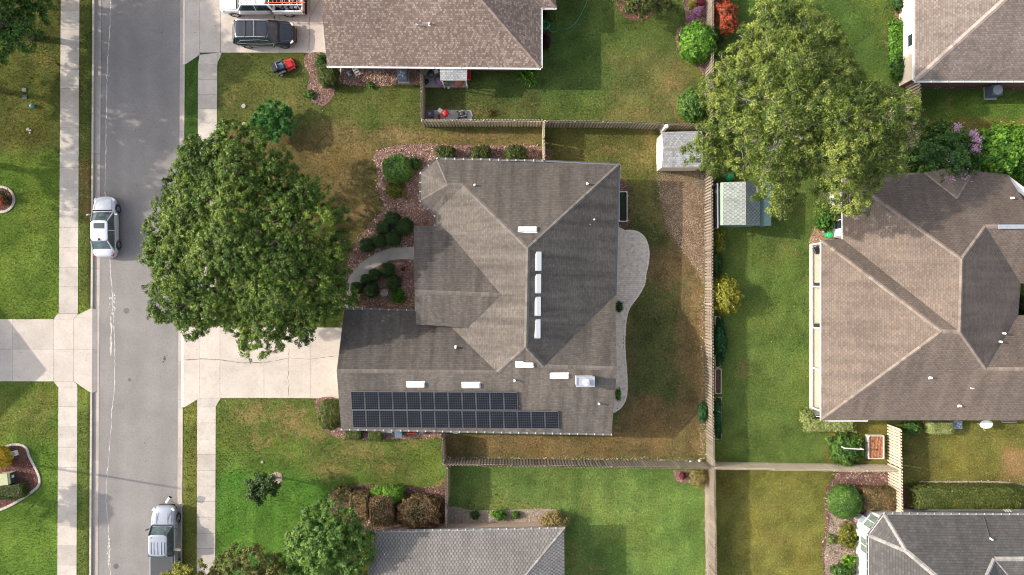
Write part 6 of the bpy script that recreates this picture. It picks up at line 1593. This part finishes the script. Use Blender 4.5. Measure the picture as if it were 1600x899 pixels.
t = MB(); t.box((-.72,0,.58), (.42,.56,.34)); t.build('engine', M['black'], mw, bevel=.06, seg=2)
t = MB(); t.box((-.25,.46,.5), (.62,.2,.1)); t.box((-.25,-.46,.5), (.62,.2,.1)); t.build('mudguard', M['darkgrey'], mw, bevel=.03)
t = MB()
for s in (1,-1): t.tube([(.1,s*.34,.5),(.16,s*.34,.95),(.1,s*.1,.98)], .018, 6)
t.build('steering_lever', M['black'], mw)

# ------------------------------------------------------------------ air conditioners
def ac_unit(label, u, v, mat, h=.8, sx=.78, fanmat=None):
    p = P(u, v, 0); root = empty('air_conditioner', (p.x, p.y, 0), label=label, cat='air conditioner', group='outdoor air conditioner units')
    a = MB(); a.box((.02, -.03, .04), (sx+.2, sx+.2, .08)); a.build('base_pad', M['path'], root)
    a = MB(); a.box((0, 0, .08+h/2), (sx, sx, h))
    for k in range(9):
        for s in (1, -1): a.box((0, s*(sx/2+.006), .2+k*h*.09), (sx*.9, .012, .03)); a.box((s*(sx/2+.006), 0, .2+k*h*.09), (.012, sx*.9, .03))
    a.build('cabinet', mat, root, bevel=.03, seg=2)
    a = MB(); a.lathe((0, 0, h+.08), [(sx*.46, .0), (sx*.46, .035), (sx*.42, .035), (sx*.41, .012), (sx*.1, .012), (sx*.09, .05), (.02, .05)], 24)
    a.build('fan_guard', fanmat or M['blue'], root)
    a = MB()
    for k in range(4): a.box((math.cos(k*1.57+.4)*sx*.22, math.sin(k*1.57+.4)*sx*.22, h+.1), (sx*.34, sx*.16, .012), k*1.57+.4)
    for k in range(16): an = k*math.pi/8; a.tube([(math.cos(an)*sx*.1, math.sin(an)*sx*.1, h+.125), (math.cos(an)*sx*.44, math.sin(an)*sx*.44, h+.118)], .006, 4)
    a.build('fan', M['steel'], root); return root
ac_unit('grey air conditioner with a round fan on the mulch below the rosy roof', 630.5, 121.5, plain('blue_grey_metal', (0.20,0.24,0.28), .5, .2), .85, .72)
ac_unit('grey air conditioner with pale top on the grass below the top right roof', 1546, 146, plain('blue_grey_case', (0.13,0.17,0.22), .5, .2), .85, .8, M['steel'])
ac_unit('dark blue and pale unit half under the tan roof gutter, left of the satellite dish', 1490, 662, plain('pale_blue_case', (0.36,0.42,0.48), .5, .2), .5, .6)

# ------------------------------------------------------------------ slabs and things behind the rosy roofed house
slab = MB()
slab.prism([tuple(P(*q))[:2] for q in ((664.5,106),(728.5,106),(728,137),(665,137))], 0, .06); tag(slab.build('patio_slab', concrete('lilac_grey_slab', (0.40,0.37,0.37), .2)), kind='structure')
slab = MB(); slab.prism([tuple(P(*q))[:2] for q in ((665.5,172.5),(700,172),(736,173),(738.5,180),(737,189),(665.5,189))], 0, .05); tag(slab.build('patio_slab', concrete('pale_slab', (0.42,0.40,0.39), .2)), kind='structure')
for q in (((664.5,106),(728.5,106),(728,137),(665,137)), ((665.5,172.5),(700,172),(736,173),(738.5,180),(737,189),(665.5,189))): block(q)
def chair(label, u, v, rz, mat, fr=None, group='garden chairs on the covered slab'):
    p = P(u, v, 0); root = empty('garden_chair', (p.x, p.y, .06), rz, label=label, cat='chair', group=group)
    a = MB(); a.box((0, 0, .42), (.5, .5, .05)); a.build('seat', mat, root, bevel=.02)
    a = MB(); a.box((-.27, 0, .68), (.05, .5, .5)); a.build('backrest', mat, root, bevel=.02)
    for x in (-.22, .22):
        for y in (-.22, .22): a = MB(); a.tube([(x, y, 0), (x*.95, y*.95, .42)], .02, 6); a.build('leg', fr or M['grey'], root)
    for y in (-.27, .27): a = MB(); a.tube([(-.25, y, .62), (.22, y, .62), (.24, y, .42)], .018, 6); a.build('armrest', fr or M['grey'], root)
    return root
chair('greenish chair at the upper left of the covered slab', 668.5, 114, .3, M['yellow'])
chair('olive chair on the covered slab below the pale patio roof', 698, 130, 1.4, plain('olive_cloth', (0.14,0.16,0.09), .8))
chair('dark chair at the top of the covered slab near the patio roof', 683, 111, -1.2, M['darkgrey'])
def grill(label, u, v, rz, body, z=.06):
    p = P(u, v, 0); root = empty('grill', (p.x, p.y, z), rz, label=label, cat='grill')
    a = MB(); a.lathe((0, 0, .55), [(.08,-.02),(.26,.08),(.29,.2),(.27,.3),(.15,.4),(.04,.43)], 18); a.build('kettle', body, root, smooth=True)
    for k in range(3): an = k*2.1; a = MB(); a.tube([(math.cos(an)*.12, math.sin(an)*.12, .6), (math.cos(an)*.3, math.sin(an)*.3, 0)], .015, 6); a.build('leg', M['grey'], root)
    a = MB(); a.box((.46, 0, .72), (.34, .3, .03)); a.build('side_shelf', M['offwhite'], root); a = MB(); a.tube([(-.08,0,1.0),(0,0,1.03),(.08,0,1.0)], .015, 6); a.build('handle', M['black'], root)
    return root
grill('dark grill on the covered slab beside the short fence', 675, 121, .5, M['darkgrey'])
grill('red kettle grill on the lower slab by the fence', 697, 181.5, 2.6, M['red'], .05)
def ballbag(name, label, cat, u, v, r_, h, mat, z=.06):
    p = P(u, v, 0); mb = MB(); mb.lathe((0, 0, 0), [(r_*.75,0),(r_,h*.2),(r_*.98,h*.45),(r_*.75,h*.75),(r_*.35,h*.95),(r_*.1,h)], 16)
    mb.v = [(x*(1+.1*math.sin(3*y+z_)), y*(1+.08*math.cos(4*x)), z_) for x, y, z_ in mb.v]
    o = mb.build(name, mat, None, smooth=True); o.location = (p.x, p.y, z); return tag(o, label, cat)
ballbag('beanbag', 'mauve beanbag on the covered slab beside the pale patio roof', 'beanbag', 688.5, 128, .42, .5, M['purple'])
ballbag('ball', 'dark ball on the covered slab close to the short fence', 'ball', 666.5, 129, .2, .36, M['black'])
ballbag('plant_pot', 'dark round pot on the covered slab below the patio roof', 'pot', 717, 129, .4, .45, M['terracotta'])
ballbag('plant_pot', 'small white pot at the lower edge of the covered slab', 'pot', 701, 137.5, .1, .16, M['white'])
p = P(731, 119, 0); rd = empty('garden_cart', (p.x, p.y, 0), R(90), label='red garden cart peeping out right of the pale patio roof', cat='cart')
a = MB(); a.box((0,.22,.45),(.9,.06,.3)); a.box((0,-.22,.45),(.9,.06,.3)); a.box((.42,0,.45),(.06,.44,.3)); a.box((-.42,0,.45),(.06,.44,.3)); a.box((0,0,.32),(.8,.4,.03)); a.build('tray', M['red'], rd, bevel=.015)
for x in (-.3,.3):
    for y in (-.26,.26): a = MB(); a.lathe((0,0,0), [(.06,-.03),(.14,-.03),(.14,.03),(.06,.03)], 14, .5, Matrix.Translation((x,y,.14)) @ Matrix.Rotation(math.pi/2,4,'X')); a.build('wheel', M['black'], rd)
a = MB(); a.tube([(.45,0,.4),(.85,0,.75),(.85,-.12,.78),(.85,.12,.78)], .016, 6); a.build('handle', M['black'], rd)
fp = P(672.5, 180, 0); ft = empty('fire_pit', (fp.x, fp.y, .05), .05, label='square dark fire pit table on the lower slab in the fence corner', cat='fire pit')
a = MB(); a.box((0,0,.42),(.66,.62,.06)); a.build('table_top', M['darkgrey'], ft, bevel=.02); a = MB(); a.box((0,0,.2),(.5,.48,.38)); a.build('base', M['black'], ft); a = MB(); a.lathe((0,0,.45),[(.13,0),(.12,.03),(.05,.04)],16); a.build('burner_cover', M['purple'], ft)
p = P(722, 180, 0); lm = empty('push_mower', (p.x, p.y, .05), .15, label='black push mower with folded handle on the lower slab beside the fence', cat='lawn mower')
a = MB(); a.box((0,0,.2),(.62,.5,.14)); a.lathe((.02,0,.27),[(.17,0),(.16,.1),(.08,.14)],14); a.build('deck', M['darkgrey'], lm, bevel=.04, seg=2)
for x in (-.27,.27):
    for y in (-.27,.27): a = MB(); a.lathe((0,0,0), [(.04,-.025),(.12,-.025),(.12,.025),(.04,.025)], 14, .5, Matrix.Translation((x,y,.12)) @ Matrix.Rotation(math.pi/2,4,'X')); a.build('wheel', M['black'], lm)
a = MB(); a.tube([(-.25,.2,.28),(.3,.22,.5),(.36,0,.52),(.3,-.22,.5),(-.25,-.2,.28)], .014, 6); a.build('handle', M['steel'], lm)
crate('storage_box', 'small red caddy between the fire pit and the red grill', 686, 183, .05, .2, .3, .25, M['red'], 'box')
# against the rosy house: step stool, hose reel, coil of hose
p = P(556.5, 108.5, 0); st_ = empty('step_ladder', (p.x, p.y, .03), R(22), label='small white step ladder leaning under the rosy roof gutter', cat='step ladder')
for s in (1,-1):
    a = MB(); a.tube([(s*.2,-.55,0),(s*.15,0,1.0)], .03, 6); a.build('leg', M['offwhite'], st_); a = MB(); a.tube([(s*.2,.3,0),(s*.15,0,1.0)], .022, 6); a.build('leg', M['grey'], st_)
for k in range(4): a = MB(); a.box((0,-.5+.13*k,.12+.25*k),(.38-.03*k,.12,.03)); a.build('step', M['offwhite'], st_)
p = P(546.5, 117.5, 0); hr_ = empty('hose_reel', (p.x, p.y, .03), R(30), label='blue grey hose reel on the mulch left of the step ladder', cat='hose reel')
Mx = Matrix.Translation((0,0,.22)) @ Matrix.Rotation(math.pi/2,4,'X'); a = MB(); a.lathe((0,0,0), [(.2,-.14),(.2,-.12),(.1,-.11),(.1,.11),(.2,.12),(.2,.14)], 18, .5, Mx); a.build('drum', M['steel'], hr_)
a = MB(); a.tube([(-.18,-.18,0),(0,-.18,.24),(.18,-.18,0)], .015, 6); a.tube([(-.18,.18,0),(0,.18,.24),(.18,.18,0)], .015, 6); a.build('stand', M['blue'], hr_)
def hose(label, pts, r_=.022, mat=None, name='garden_hose', cat='hose'):
    mb = MB(); ps = []
    n = len(pts)
    for i in range(n-1):
        p0, p1, p2, p3 = [Vector(pts[max(0, min(n-1, i+k-1))]) for k in range(4)]
        for k in range(5):
            t = k/5; ps.append(tuple(.5*((2*p1)+(-p0+p2)*t+(2*p0-5*p1+4*p2-p3)*t*t+(-p0+3*p1-3*p2+p3)*t**3)))
    ps.append(pts[-1]); mb.tube([P(u, v, 0)+Vector((0, 0, .05+.015*math.sin(i*.9))) for i, (u, v) in enumerate(ps)], r_, 5)
    return tag(mb.build(name, mat or M['hose'], None, smooth=True), label, cat)
coil = [(847,31)]+[(852+6*math.cos(a*1.25)*(1+.35*math.sin(a*.9)), 39+6.5*math.sin(a*1.25)*(1+.3*math.cos(a*.7))) for a in range(22)]+[(862,50),(868,50),(875,46),(884,46),(893,42),(901,34),(907,24),(912,14),(917,2),(921,-20)]
hose('green garden hose coiled at the rosy roof corner and trailing across the grass', coil, .025)
hose('thin dark hose lying on the lawn in front of the cream wall', [(1322,73),(1334,69),(1346,62),(1357,52),(1366,42)], .014, M['darkgrey'])

# ------------------------------------------------------------------ things around the middle house
def bin_(label, u, v, rz, mat, z=.03, sx=.55, h=1.0, group='wheeled bins by the garage wing'):
    p = P(u, v, 0); root = empty('wheeled_bin', (p.x, p.y, z), rz, label=label, cat='bin', group=group)
    a = MB(); a.prism([(-sx*.4,-sx*.38),(sx*.4,-sx*.38),(sx*.4,sx*.38),(-sx*.4,sx*.38)], .08, h); a.v = [(x*(1+.2*z_), y*(1+.2*z_), z_) for x, y, z_ in a.v]; a.build('tub', mat, root, bevel=.02)
    a = MB(); a.box((0,0,h+.03),(sx*1.05,sx,.06)); a.build('lid', mat, root, bevel=.025, seg=2)
    for s in (1,-1): a = MB(); a.lathe((0,0,0), [(.05,-.03),(.12,-.03),(.12,.03),(.05,.03)], 14, .5, Matrix.Translation((-sx*.4,s*sx*.3,.12)) @ Matrix.Rotation(math.pi/2,4,'X')); a.build('wheel', M['black'], root)
    return root
def folded(label, u, v, rz, mat):
    p = P(u, v, 0); root = empty('folding_chair', (p.x, p.y, .03), rz, label=label, cat='folding chair', group='folded chairs leaning by the garage wing')
    for x in (-.22,.22): a = MB(); a.tube([(x,-.35,0),(x,.12,.95)], .018, 6); a.build('leg', M['steel'], root)
    a = MB()
    for k in range(5): a.box((0,-.1+.07*k,.5+.13*k),(.42,.02,.1))
    a.build('backrest', mat, root); return root
folded('folded grey chair leaning nearest the clipped shrubs', 604, 672, .05, M['grey']); folded('second folded grey chair from the clipped shrubs', 610.5, 672, -.1, M['steel']); folded('folded grey chair next to the dark bin', 616, 671, .1, M['grey'])
bin_('dark bluish bin with round lid beside the folded chairs', 625.5, 676, .1, M['blue'], h=.75)
crate('wheelbarrow_tub', 'bright red tub under the solar wing gutter', 643.5, 671.5, .35, .6, .55, .3, M['red'], 'tub')
ballbag('plant_pot', 'grey round pot right of the red tub', 'pot', 661, 672, .3, .4, M['grey'])
p = P(713.5, 667.5, 0); tb = empty('laundry_tub', (p.x, p.y, .02), 0, label='oval white rimmed tub with dark inside, right of the short gate fence', cat='tub')
a = MB(); a.lathe((0,0,0), [(.3,0),(.42,.35),(.46,.36),(.46,.39),(.40,.39),(.30,.06),(.02,.05)], 26); a.v = [(x*1.15,y*.95,z_) for x,y,z_ in a.v]; a.build('tub', M['white'], tb, smooth=False)
a = MB(); a.lathe((0,0,0), [(.37,.28),(.02,.29)], 26); a.build('water', plain('dark_blue_water', (0.01,0.02,0.07), .1), tb)
p = P(602, 457.5, 0); bb = MB(); bb.lathe((0,0,0), [(.16,0),(.14,.3),(.27,.38),(.30,.42),(.26,.42),(.2,.34),(.03,.33)], 22); o = bb.build('stone_pot', M['path'], None); o.location = (p.x,p.y,.03); tag(o, 'round stone pot in the lower front bed between clipped balls and the feathery plant', 'pot')
def raised(label, u0, v0, u1, v1, h, wmat, fill, ft=.5, name='raised_bed', group=None, w_=.06):
    a, b = P(u0, v0, 0), P(u1, v1, 0); cx, cy, dx, dy = (a.x+b.x)/2, (a.y+b.y)/2, abs(b.x-a.x), abs(b.y-a.y)
    root = empty(name, (cx, cy, 0), label=label, cat='raised bed', group=group); f = MB()
    for s in (1,-1): f.box((s*(dx/2-w_/2),0,h/2),(w_,dy,h)); f.box((0,s*(dy/2-w_/2),h/2),(dx-2*w_,w_,h))
    for sx in (1,-1):
        for sy in (1,-1): f.box((sx*(dx/2-w_),sy*(dy/2-w_),h/2+.01),(w_*1.6,w_*1.6,h+.03))
    f.build('frame', wmat, root, bevel=.008); g_ = MB(); n = 14
    for i in range(n):
        for j in range(n):
            def q(i_, j_): return Vector((-(dx/2-w_)+(dx-2*w_)*i_/n, -(dy/2-w_)+(dy-2*w_)*j_/n, h*.8+.03*math.sin(i_*1.7+j_*.9)*math.cos(j_*1.3-i_*.4)))
            g_.face([q(i,j),q(i+1,j),q(i+1,j+1),q(i,j+1)], min(1,max(0,random.gauss(ft,.18))))
    g_.build('soil', fill, root); block([(u0,v0),(u1,v0),(u1,v1),(u0,v1)]); return root
M['rust'] = chips('orange_soil', [(0,(0.12,0.045,0.02)),(.5,(0.30,0.12,0.055)),(1,(0.46,0.22,0.11))])
raised('raised planter filled with bare orange soil, in the corner by the pale fence', 1351.5, 678.5, 1376, 715, .55, M['offwhite'], M['rust'])
RG = 'wooden bed frames along the long fence'
raised('bed frame of dark leafy plants along the fence below the yellow bush', 1116, 494, 1124.5, 574, .25, M['fencepale'], M['mulchred'], .15, group=RG)
raised('empty bed frame with dark soil along the long fence', 1116, 575.5, 1126, 615, .25, M['fencepale'], M['mulchred'], .35, group=RG)
raised('lowest bed frame along the long fence, overgrown with vegetables', 1116, 620, 1126.5, 686, .25, M['fencepale'], M['mulchred'], .15, group=RG)
raised('narrow dark green filled bed frame against the east wall of the middle house', 966, 300, 979.5, 347, .3, M['offwhite'], plain('dark_growth', (0.018,0.03,0.012), .9, var=.5, scale=20), group=None)
tr = MB(); a, b = P(1306,694,0), P(1335,696,0); 
for q in (a, b): tr.box((q.x, q.y, .7), (.07,.07,1.4))
tr.box((a+b)/2+Vector((0,0,1.38)), ((b-a).length,.07,.08), math.atan2((b-a).y,(b-a).x)); tr.box((a+b)/2+Vector((0,0,.8)), ((b-a).length,.04,.05), math.atan2((b-a).y,(b-a).x)); tag(tr.build('trellis', M['offwhite'], None), 'pale wooden trellis rail over the leafy vegetable patch', 'trellis')
ballbag('bucket', 'bright green bucket behind the slate roofed shed', 'bucket', 1139, 277, .36, .5, M['green'], 0)
ballbag('plant_pot', 'small orange pot right of the green bucket', 'pot', 1146, 279, .1, .25, M['orange'], 0)
rail = MB(); a, b = P(1121.5,287,1.9), P(1122,356,1.9); rail.tube([a, b], .07, 8); rail.tube([a, (a.x,a.y,0)], .05, 6); rail.tube([b, (b.x,b.y,0)], .05, 6); tag(rail.build('clothes_rail', M['grey'], None), 'long grey rail on posts between the long fence and the slate roofed shed', 'rail')
mb = MB(); p = P(1033, 206, 0); mb.box((p.x, p.y-.02, 1.0), (.22,.28,2.1)); tag(mb.build('utility_post', M['offwhite'], None, bevel=.02), 'small white post at the corner of the pale shed', 'post')
# debris: branches beside the long fence
br = MB()
for k in range(26):
    u, v = 1094+random.gauss(0,3), 285+random.gauss(0,8); a = P(u, v, .06); an = random.uniform(0,6.3); l = random.uniform(.2,.7); br.tube([a, a+Vector((math.cos(an)*l*.5, math.sin(an)*l*.5, .08)), a+Vector((math.cos(an+.3)*l, math.sin(an+.3)*l, .02))], [.02,.016,.008], 5)
tag(br.build('brush_pile', M['bark'], None), 'small heap of cut branches against the long fence below the pale shed', 'branches')
def glight(label, u, v): 
    p = P(u, v, 0); root = empty('garden_light', (p.x, p.y, 0), label=label, cat='garden light', group='white garden lights by the south fence')
    a = MB(); a.tube([(0,0,0),(0,0,.25)], .02, 6); a.build('stake', M['grey'], root); a = MB(); a.lathe((0,0,.25), [(.04,0),(.09,.03),(.09,.1),(.03,.16)], 14); a.build('globe', M['white'], root, smooth=True)
glight('left one of two small white garden lights in the south east fence corner', 1077, 720); glight('right one of two small white garden lights in the south east fence corner', 1091, 718.5)

# ------------------------------------------------------------------ tan house details
p = P(1532, 655, 0); ds_ = empty('satellite_dish', (p.x-.25, p.y-.35, 0), label='white oval satellite dish on a pole on the grass below the tan roof', cat='satellite dish')
a = MB(); a.tube([(0,0,0),(0,0,.75)], .03, 8); a.build('pole', M['offwhite'], ds_)
Mx = Matrix.Translation((.12,.1,.85)) @ Matrix.Rotation(R(12),4,'Z') @ Matrix.Rotation(R(-22),4,'X') @ Matrix.Diagonal((1.25,.8,1,1)); a = MB(); a.lathe((0,0,0), [(.02,-.1),(.22,-.07),(.40,0),(.41,.01),(.40,.02),(.22,-.05),(.02,-.08)], 28, .5, Mx); a.build('dish', M['white'], ds_, smooth=True)
a = MB(); a.tube([(0,0,.72),(-.1,-.32,.9),(-.12,-.36,1.1)], .02, 6); a.build('feed_arm', plain('pale_yellow_metal', (0.6,0.58,0.4), .5), ds_)
p = P(1569, 652, 0); bn = empty('garden_bench', (p.x, p.y, 0), label='grey rounded bench at the tan roof gutter right of the satellite dish', cat='bench')
a = MB(); a.box((0,0,.45),(1.2,.45,.06)); a.build('seat', M['grey'], bn, bevel=.02); a = MB(); a.tube([(-.58,-.22,.5),(-.55,-.3,.55),(.55,-.3,.55),(.58,-.22,.5)], .045, 8); a.build('front_rail', M['path'], bn)
for x in (-.5,.5): a = MB(); a.box((x,0,.22),(.06,.42,.42)); a.build('leg', M['grey'], bn)
p = P(1291, 368, 0); gb = empty('dustbin', (p.x, p.y, 0), label='round green lidded dustbin by the white wall above the porch', cat='bin')
a = MB(); a.lathe((0,0,0), [(.2,0),(.24,.62),(.26,.63)], 20); a.build('tub', M['green'], gb); a = MB(); a.lathe((0,0,.64), [(.27,0),(.27,.04),(.2,.09),(.06,.12),(.05,.15),(.02,.15)], 20); a.build('lid', M['green'], gb)
ballbag('plant_pot', 'small blue grey pot above the green dustbin', 'pot', 1286, 361.5, .14, .25, M['steel'], 0)
chair('dark chair at the north end of the screened porch', 1272, 391, 2.0, M['black'], group='things on the screened porch')
for (v, lab) in ((449, 'dark porch bench at the second porch post'), (512, 'dark porch bench at the third porch post')):
    p = P(1274, v-4, 0); pb_ = empty('porch_bench', (p.x, p.y, .1), label=lab, cat='bench', group='things on the screened porch')
    a = MB(); a.box((0,0,.4),(.7,.28,.05)); a.build('seat', M['darkgrey'], pb_)
    for x in (-.3,.3): a = MB(); a.box((x,0,.2),(.05,.26,.38)); a.build('leg', M['grey'], pb_)
# dark grey house: boxes outside the bay
crate('storage_box', 'white lidded box against the white bay, lower right', 1339, 829, 0, .55, .4, .6, M['white'], 'box', -.1, M['white'])
p = P(1341, 808, 0); mb = MB(); mb.box((0,0,.35),(.5,.6,.7)); mb.box((0,0,.72),(.56,.66,.04)); o = mb.build('utility_cabinet', M['steel'], None, bevel=.02); o.location = (p.x,p.y,0); o.rotation_euler = (0,0,-.6); tag(o, 'pale blue grey cabinet between the clipped green ball and the white bay', 'cabinet')
mb = MB(); 
for k in range(3): mb.tube([P(1565+k*4,793,1.0), P(1572+k*4,800,1.6)], .03, 5)
tag(mb.build('garden_stakes', M['offwhite'], None), 'pale stakes leaning on the wall under the dark grey roof gutter', 'stakes')

# ------------------------------------------------------------------ street furniture and small things on the left
p = P(14.5, 745, 0); tf = empty('transformer_box', (p.x+.1, p.y, 0), R(6), label='pale green transformer box on the mulch bed at the left edge', cat='utility box')
a = MB(); a.box((0,0,.4),(1.0,.85,.8)); a.build('cabinet', M['yellow'], tf, bevel=.03); a = MB(); a.box((-.06,0,.83),(.95,.92,.06)); a.build('lid', plain('pale_ochre', (0.36,0.37,0.21), .6), tf, bevel=.02)
a = MB(); a.box((.51,0,.38),(.03,.78,.62)); a.build('door', M['darkgrey'], tf); a = MB(); a.box((.53,.1,.45),(.01,.2,.25)); a.build('notice', M['white'], tf)
p = P(24, 708, 0); tf = empty('utility_pedestal', (p.x, p.y, 0), R(14), label='white low utility pedestal above the transformer box on the left edge', cat='utility box')
a = MB(); a.box((-.1,0,.22),(.75,.4,.4)); a.build('cabinet', M['white'], tf, bevel=.04, seg=2); a = MB(); a.box((.2,0,.43),(.2,.3,.02)); a.build('hatch', M['steel'], tf)
for (u, v, lab) in ((38.5,141,'upper of two black square valve covers in the top left lawn'), (39.5,152,'lower of two black square valve covers in the top left lawn')):
    p = P(u, v, 0); mb = MB(); mb.box((0,0,.03),(.36,.30,.06)); mb.box((0,0,.065),(.3,.24,.015)); o = mb.build('valve_cover', M['darkgrey'], None, bevel=.01); o.location = (p.x,p.y,0); tag(o, lab, 'valve cover', 'black valve covers')
mb = MB(); p = P(53, 167, 0); mb.lathe((p.x,p.y,0), [(.16,0),(.16,.3),(.1,.38),(.02,.4)], 18); tag(mb.build('utility_marker', plain('teal_plastic', (0.10,0.30,0.27), .4), None, smooth=True), 'round teal cable marker in the top left lawn', 'cable marker')
mb = MB(); p = P(46, 203, 0)
for k in range(5): mb.box((p.x+random.gauss(0,.15), p.y+random.gauss(0,.2), .05), (.14,.1,.08), random.uniform(0,3))
tag(mb.build('stones', M['path'], None), 'few pale stones on the grass of the top left lawn', 'stones')
for (u, v, r_, lab) in ((381,166,.17,'small pale cover in the grass upper left of the glossy young tree'), (381.5,194,.14,'small grey cover in the grass left of the glossy young tree'), (410,722,.1,'tiny white cover on the lower front lawn above the small dark tree')):
    p = P(u, v, 0); mb = MB(); mb.lathe((p.x,p.y,.02), [(r_,0),(r_,.05),(r_*.8,.06),(r_*.2,.055)], 16); tag(mb.build('irrigation_cover', M['path'], None), lab, 'irrigation cover')
# mailbox on a leaning post at the right kerb
p = P(283.5, 789, 0); mx_ = empty('mailbox', (p.x, p.y, ZR+.1), R(120), label='small white mailbox on a leaning post at the kerb in front of the silver pickup', cat='mailbox')
a = MB(); a.tube([(0,0,0),(.12,0,.5),(.75,.02,1.0)], .035, 8); a.build('post', M['palebark'], mx_)
Mx = Matrix.Translation((.86,.02,1.12)) @ Matrix.Rotation(R(-62),4,'Z'); a = MB(); a.box((0,0,0),(.5,.22,.18),0,.5,Mx); a.lathe((0,0,0), [(.11,-.25),(.11,.25)], 14, .5, Mx @ Matrix.Translation((0,0,.09)) @ Matrix.Rotation(math.pi/2,4,'Y')); a.build('letter_box', M['white'], mx_, bevel=.01)
a = MB(); a.box((.262,0,.03),(.02,.2,.2),0,.5,Mx); a.build('flap', M['black'], mx_)
a = MB(); a.lathe((0,0,-.06),[(.2,0),(.2,.07),(.14,.09)],14); a.build('base', M['sidewalk'], mx_)
# street lamp beyond the left edge, whose shadow crosses the street
lx = (-30-800)*S; ly = (449.5-713)*S
lp_ = empty('street_lamp', (lx, ly, 0), label='tall street lamp beyond the left edge by the mulch bed', cat='street lamp')
a = MB(); a.tube([(0,0,0),(0,0,4.5),(0,0,8.9)], [.12,.09,.06], 10); a.build('pole', M['grey'], lp_); a = MB(); a.tube([(0,0,8.7),(.5,0,9.0)], .035, 6); a.build('arm', M['grey'], lp_); a = MB(); a.box((.65,0,9.0),(.55,.25,.1)); a.build('lamp_head', M['darkgrey'], lp_, bevel=.03)
# palm beyond the left edge
random.seed(12); lx, ly = (-152-800)*S, (449.5-752)*S
pm_ = empty('palm_tree', (lx, ly, 0), label='palm beyond the left edge, level with the lower lawn', cat='palm tree')
a = MB(); a.tube([(0,0,0),(.1,.05,4),(.05,0,8.6)], [.2,.15,.13], 10); a.build('trunk', M['palebark'], pm_); a = MB()
for k in range(22):
    an = 2*math.pi*k/22+random.uniform(-.1,.1); l = random.uniform(1.1,1.6); pts = [Vector((math.cos(an)*l*t, math.sin(an)*l*t, 8.7+.7*t-1.1*t*t)) for t in [i/8 for i in range(9)]]
    a.tube(pts, .015, 4)
    side = Vector((-math.sin(an), math.cos(an), 0))
    for i in range(1, 9):
        for s in (1,-1):
            for q in (0,.5):
                b0 = pts[i-1].lerp(pts[i], q); a.face([b0+Vector((0,0,.01)), b0+side*s*.42+Vector((math.cos(an)*.15, math.sin(an)*.15, -.12)), b0+Vector((math.cos(an)*.06, math.sin(an)*.06, 0))])
a.build('crown', G_['mid'], pm_)

grass()
# ------------------------------------------------------------------ put every assembled thing's origin at its own base
bpy.context.view_layer.update()
for o in [x for x in C.objects if x.type == 'EMPTY' and x.parent is None and x.location.length < 1e-6 and x.children]:
    mn = Vector((1e9,)*3); mx = Vector((-1e9,)*3)
    def walk(x):
        if x.type == 'MESH':
            for c in x.bound_box:
                q = x.matrix_world @ Vector(c)
                for i in range(3): mn[i] = min(mn[i], q[i]); mx[i] = max(mx[i], q[i])
        for c in x.children: walk(c)
    walk(o); base = Vector(((mn.x+mx.x)/2, (mn.y+mx.y)/2, 0)); o.location = base
    for c in o.children: c.matrix_parent_inverse = Matrix.Translation(-base)
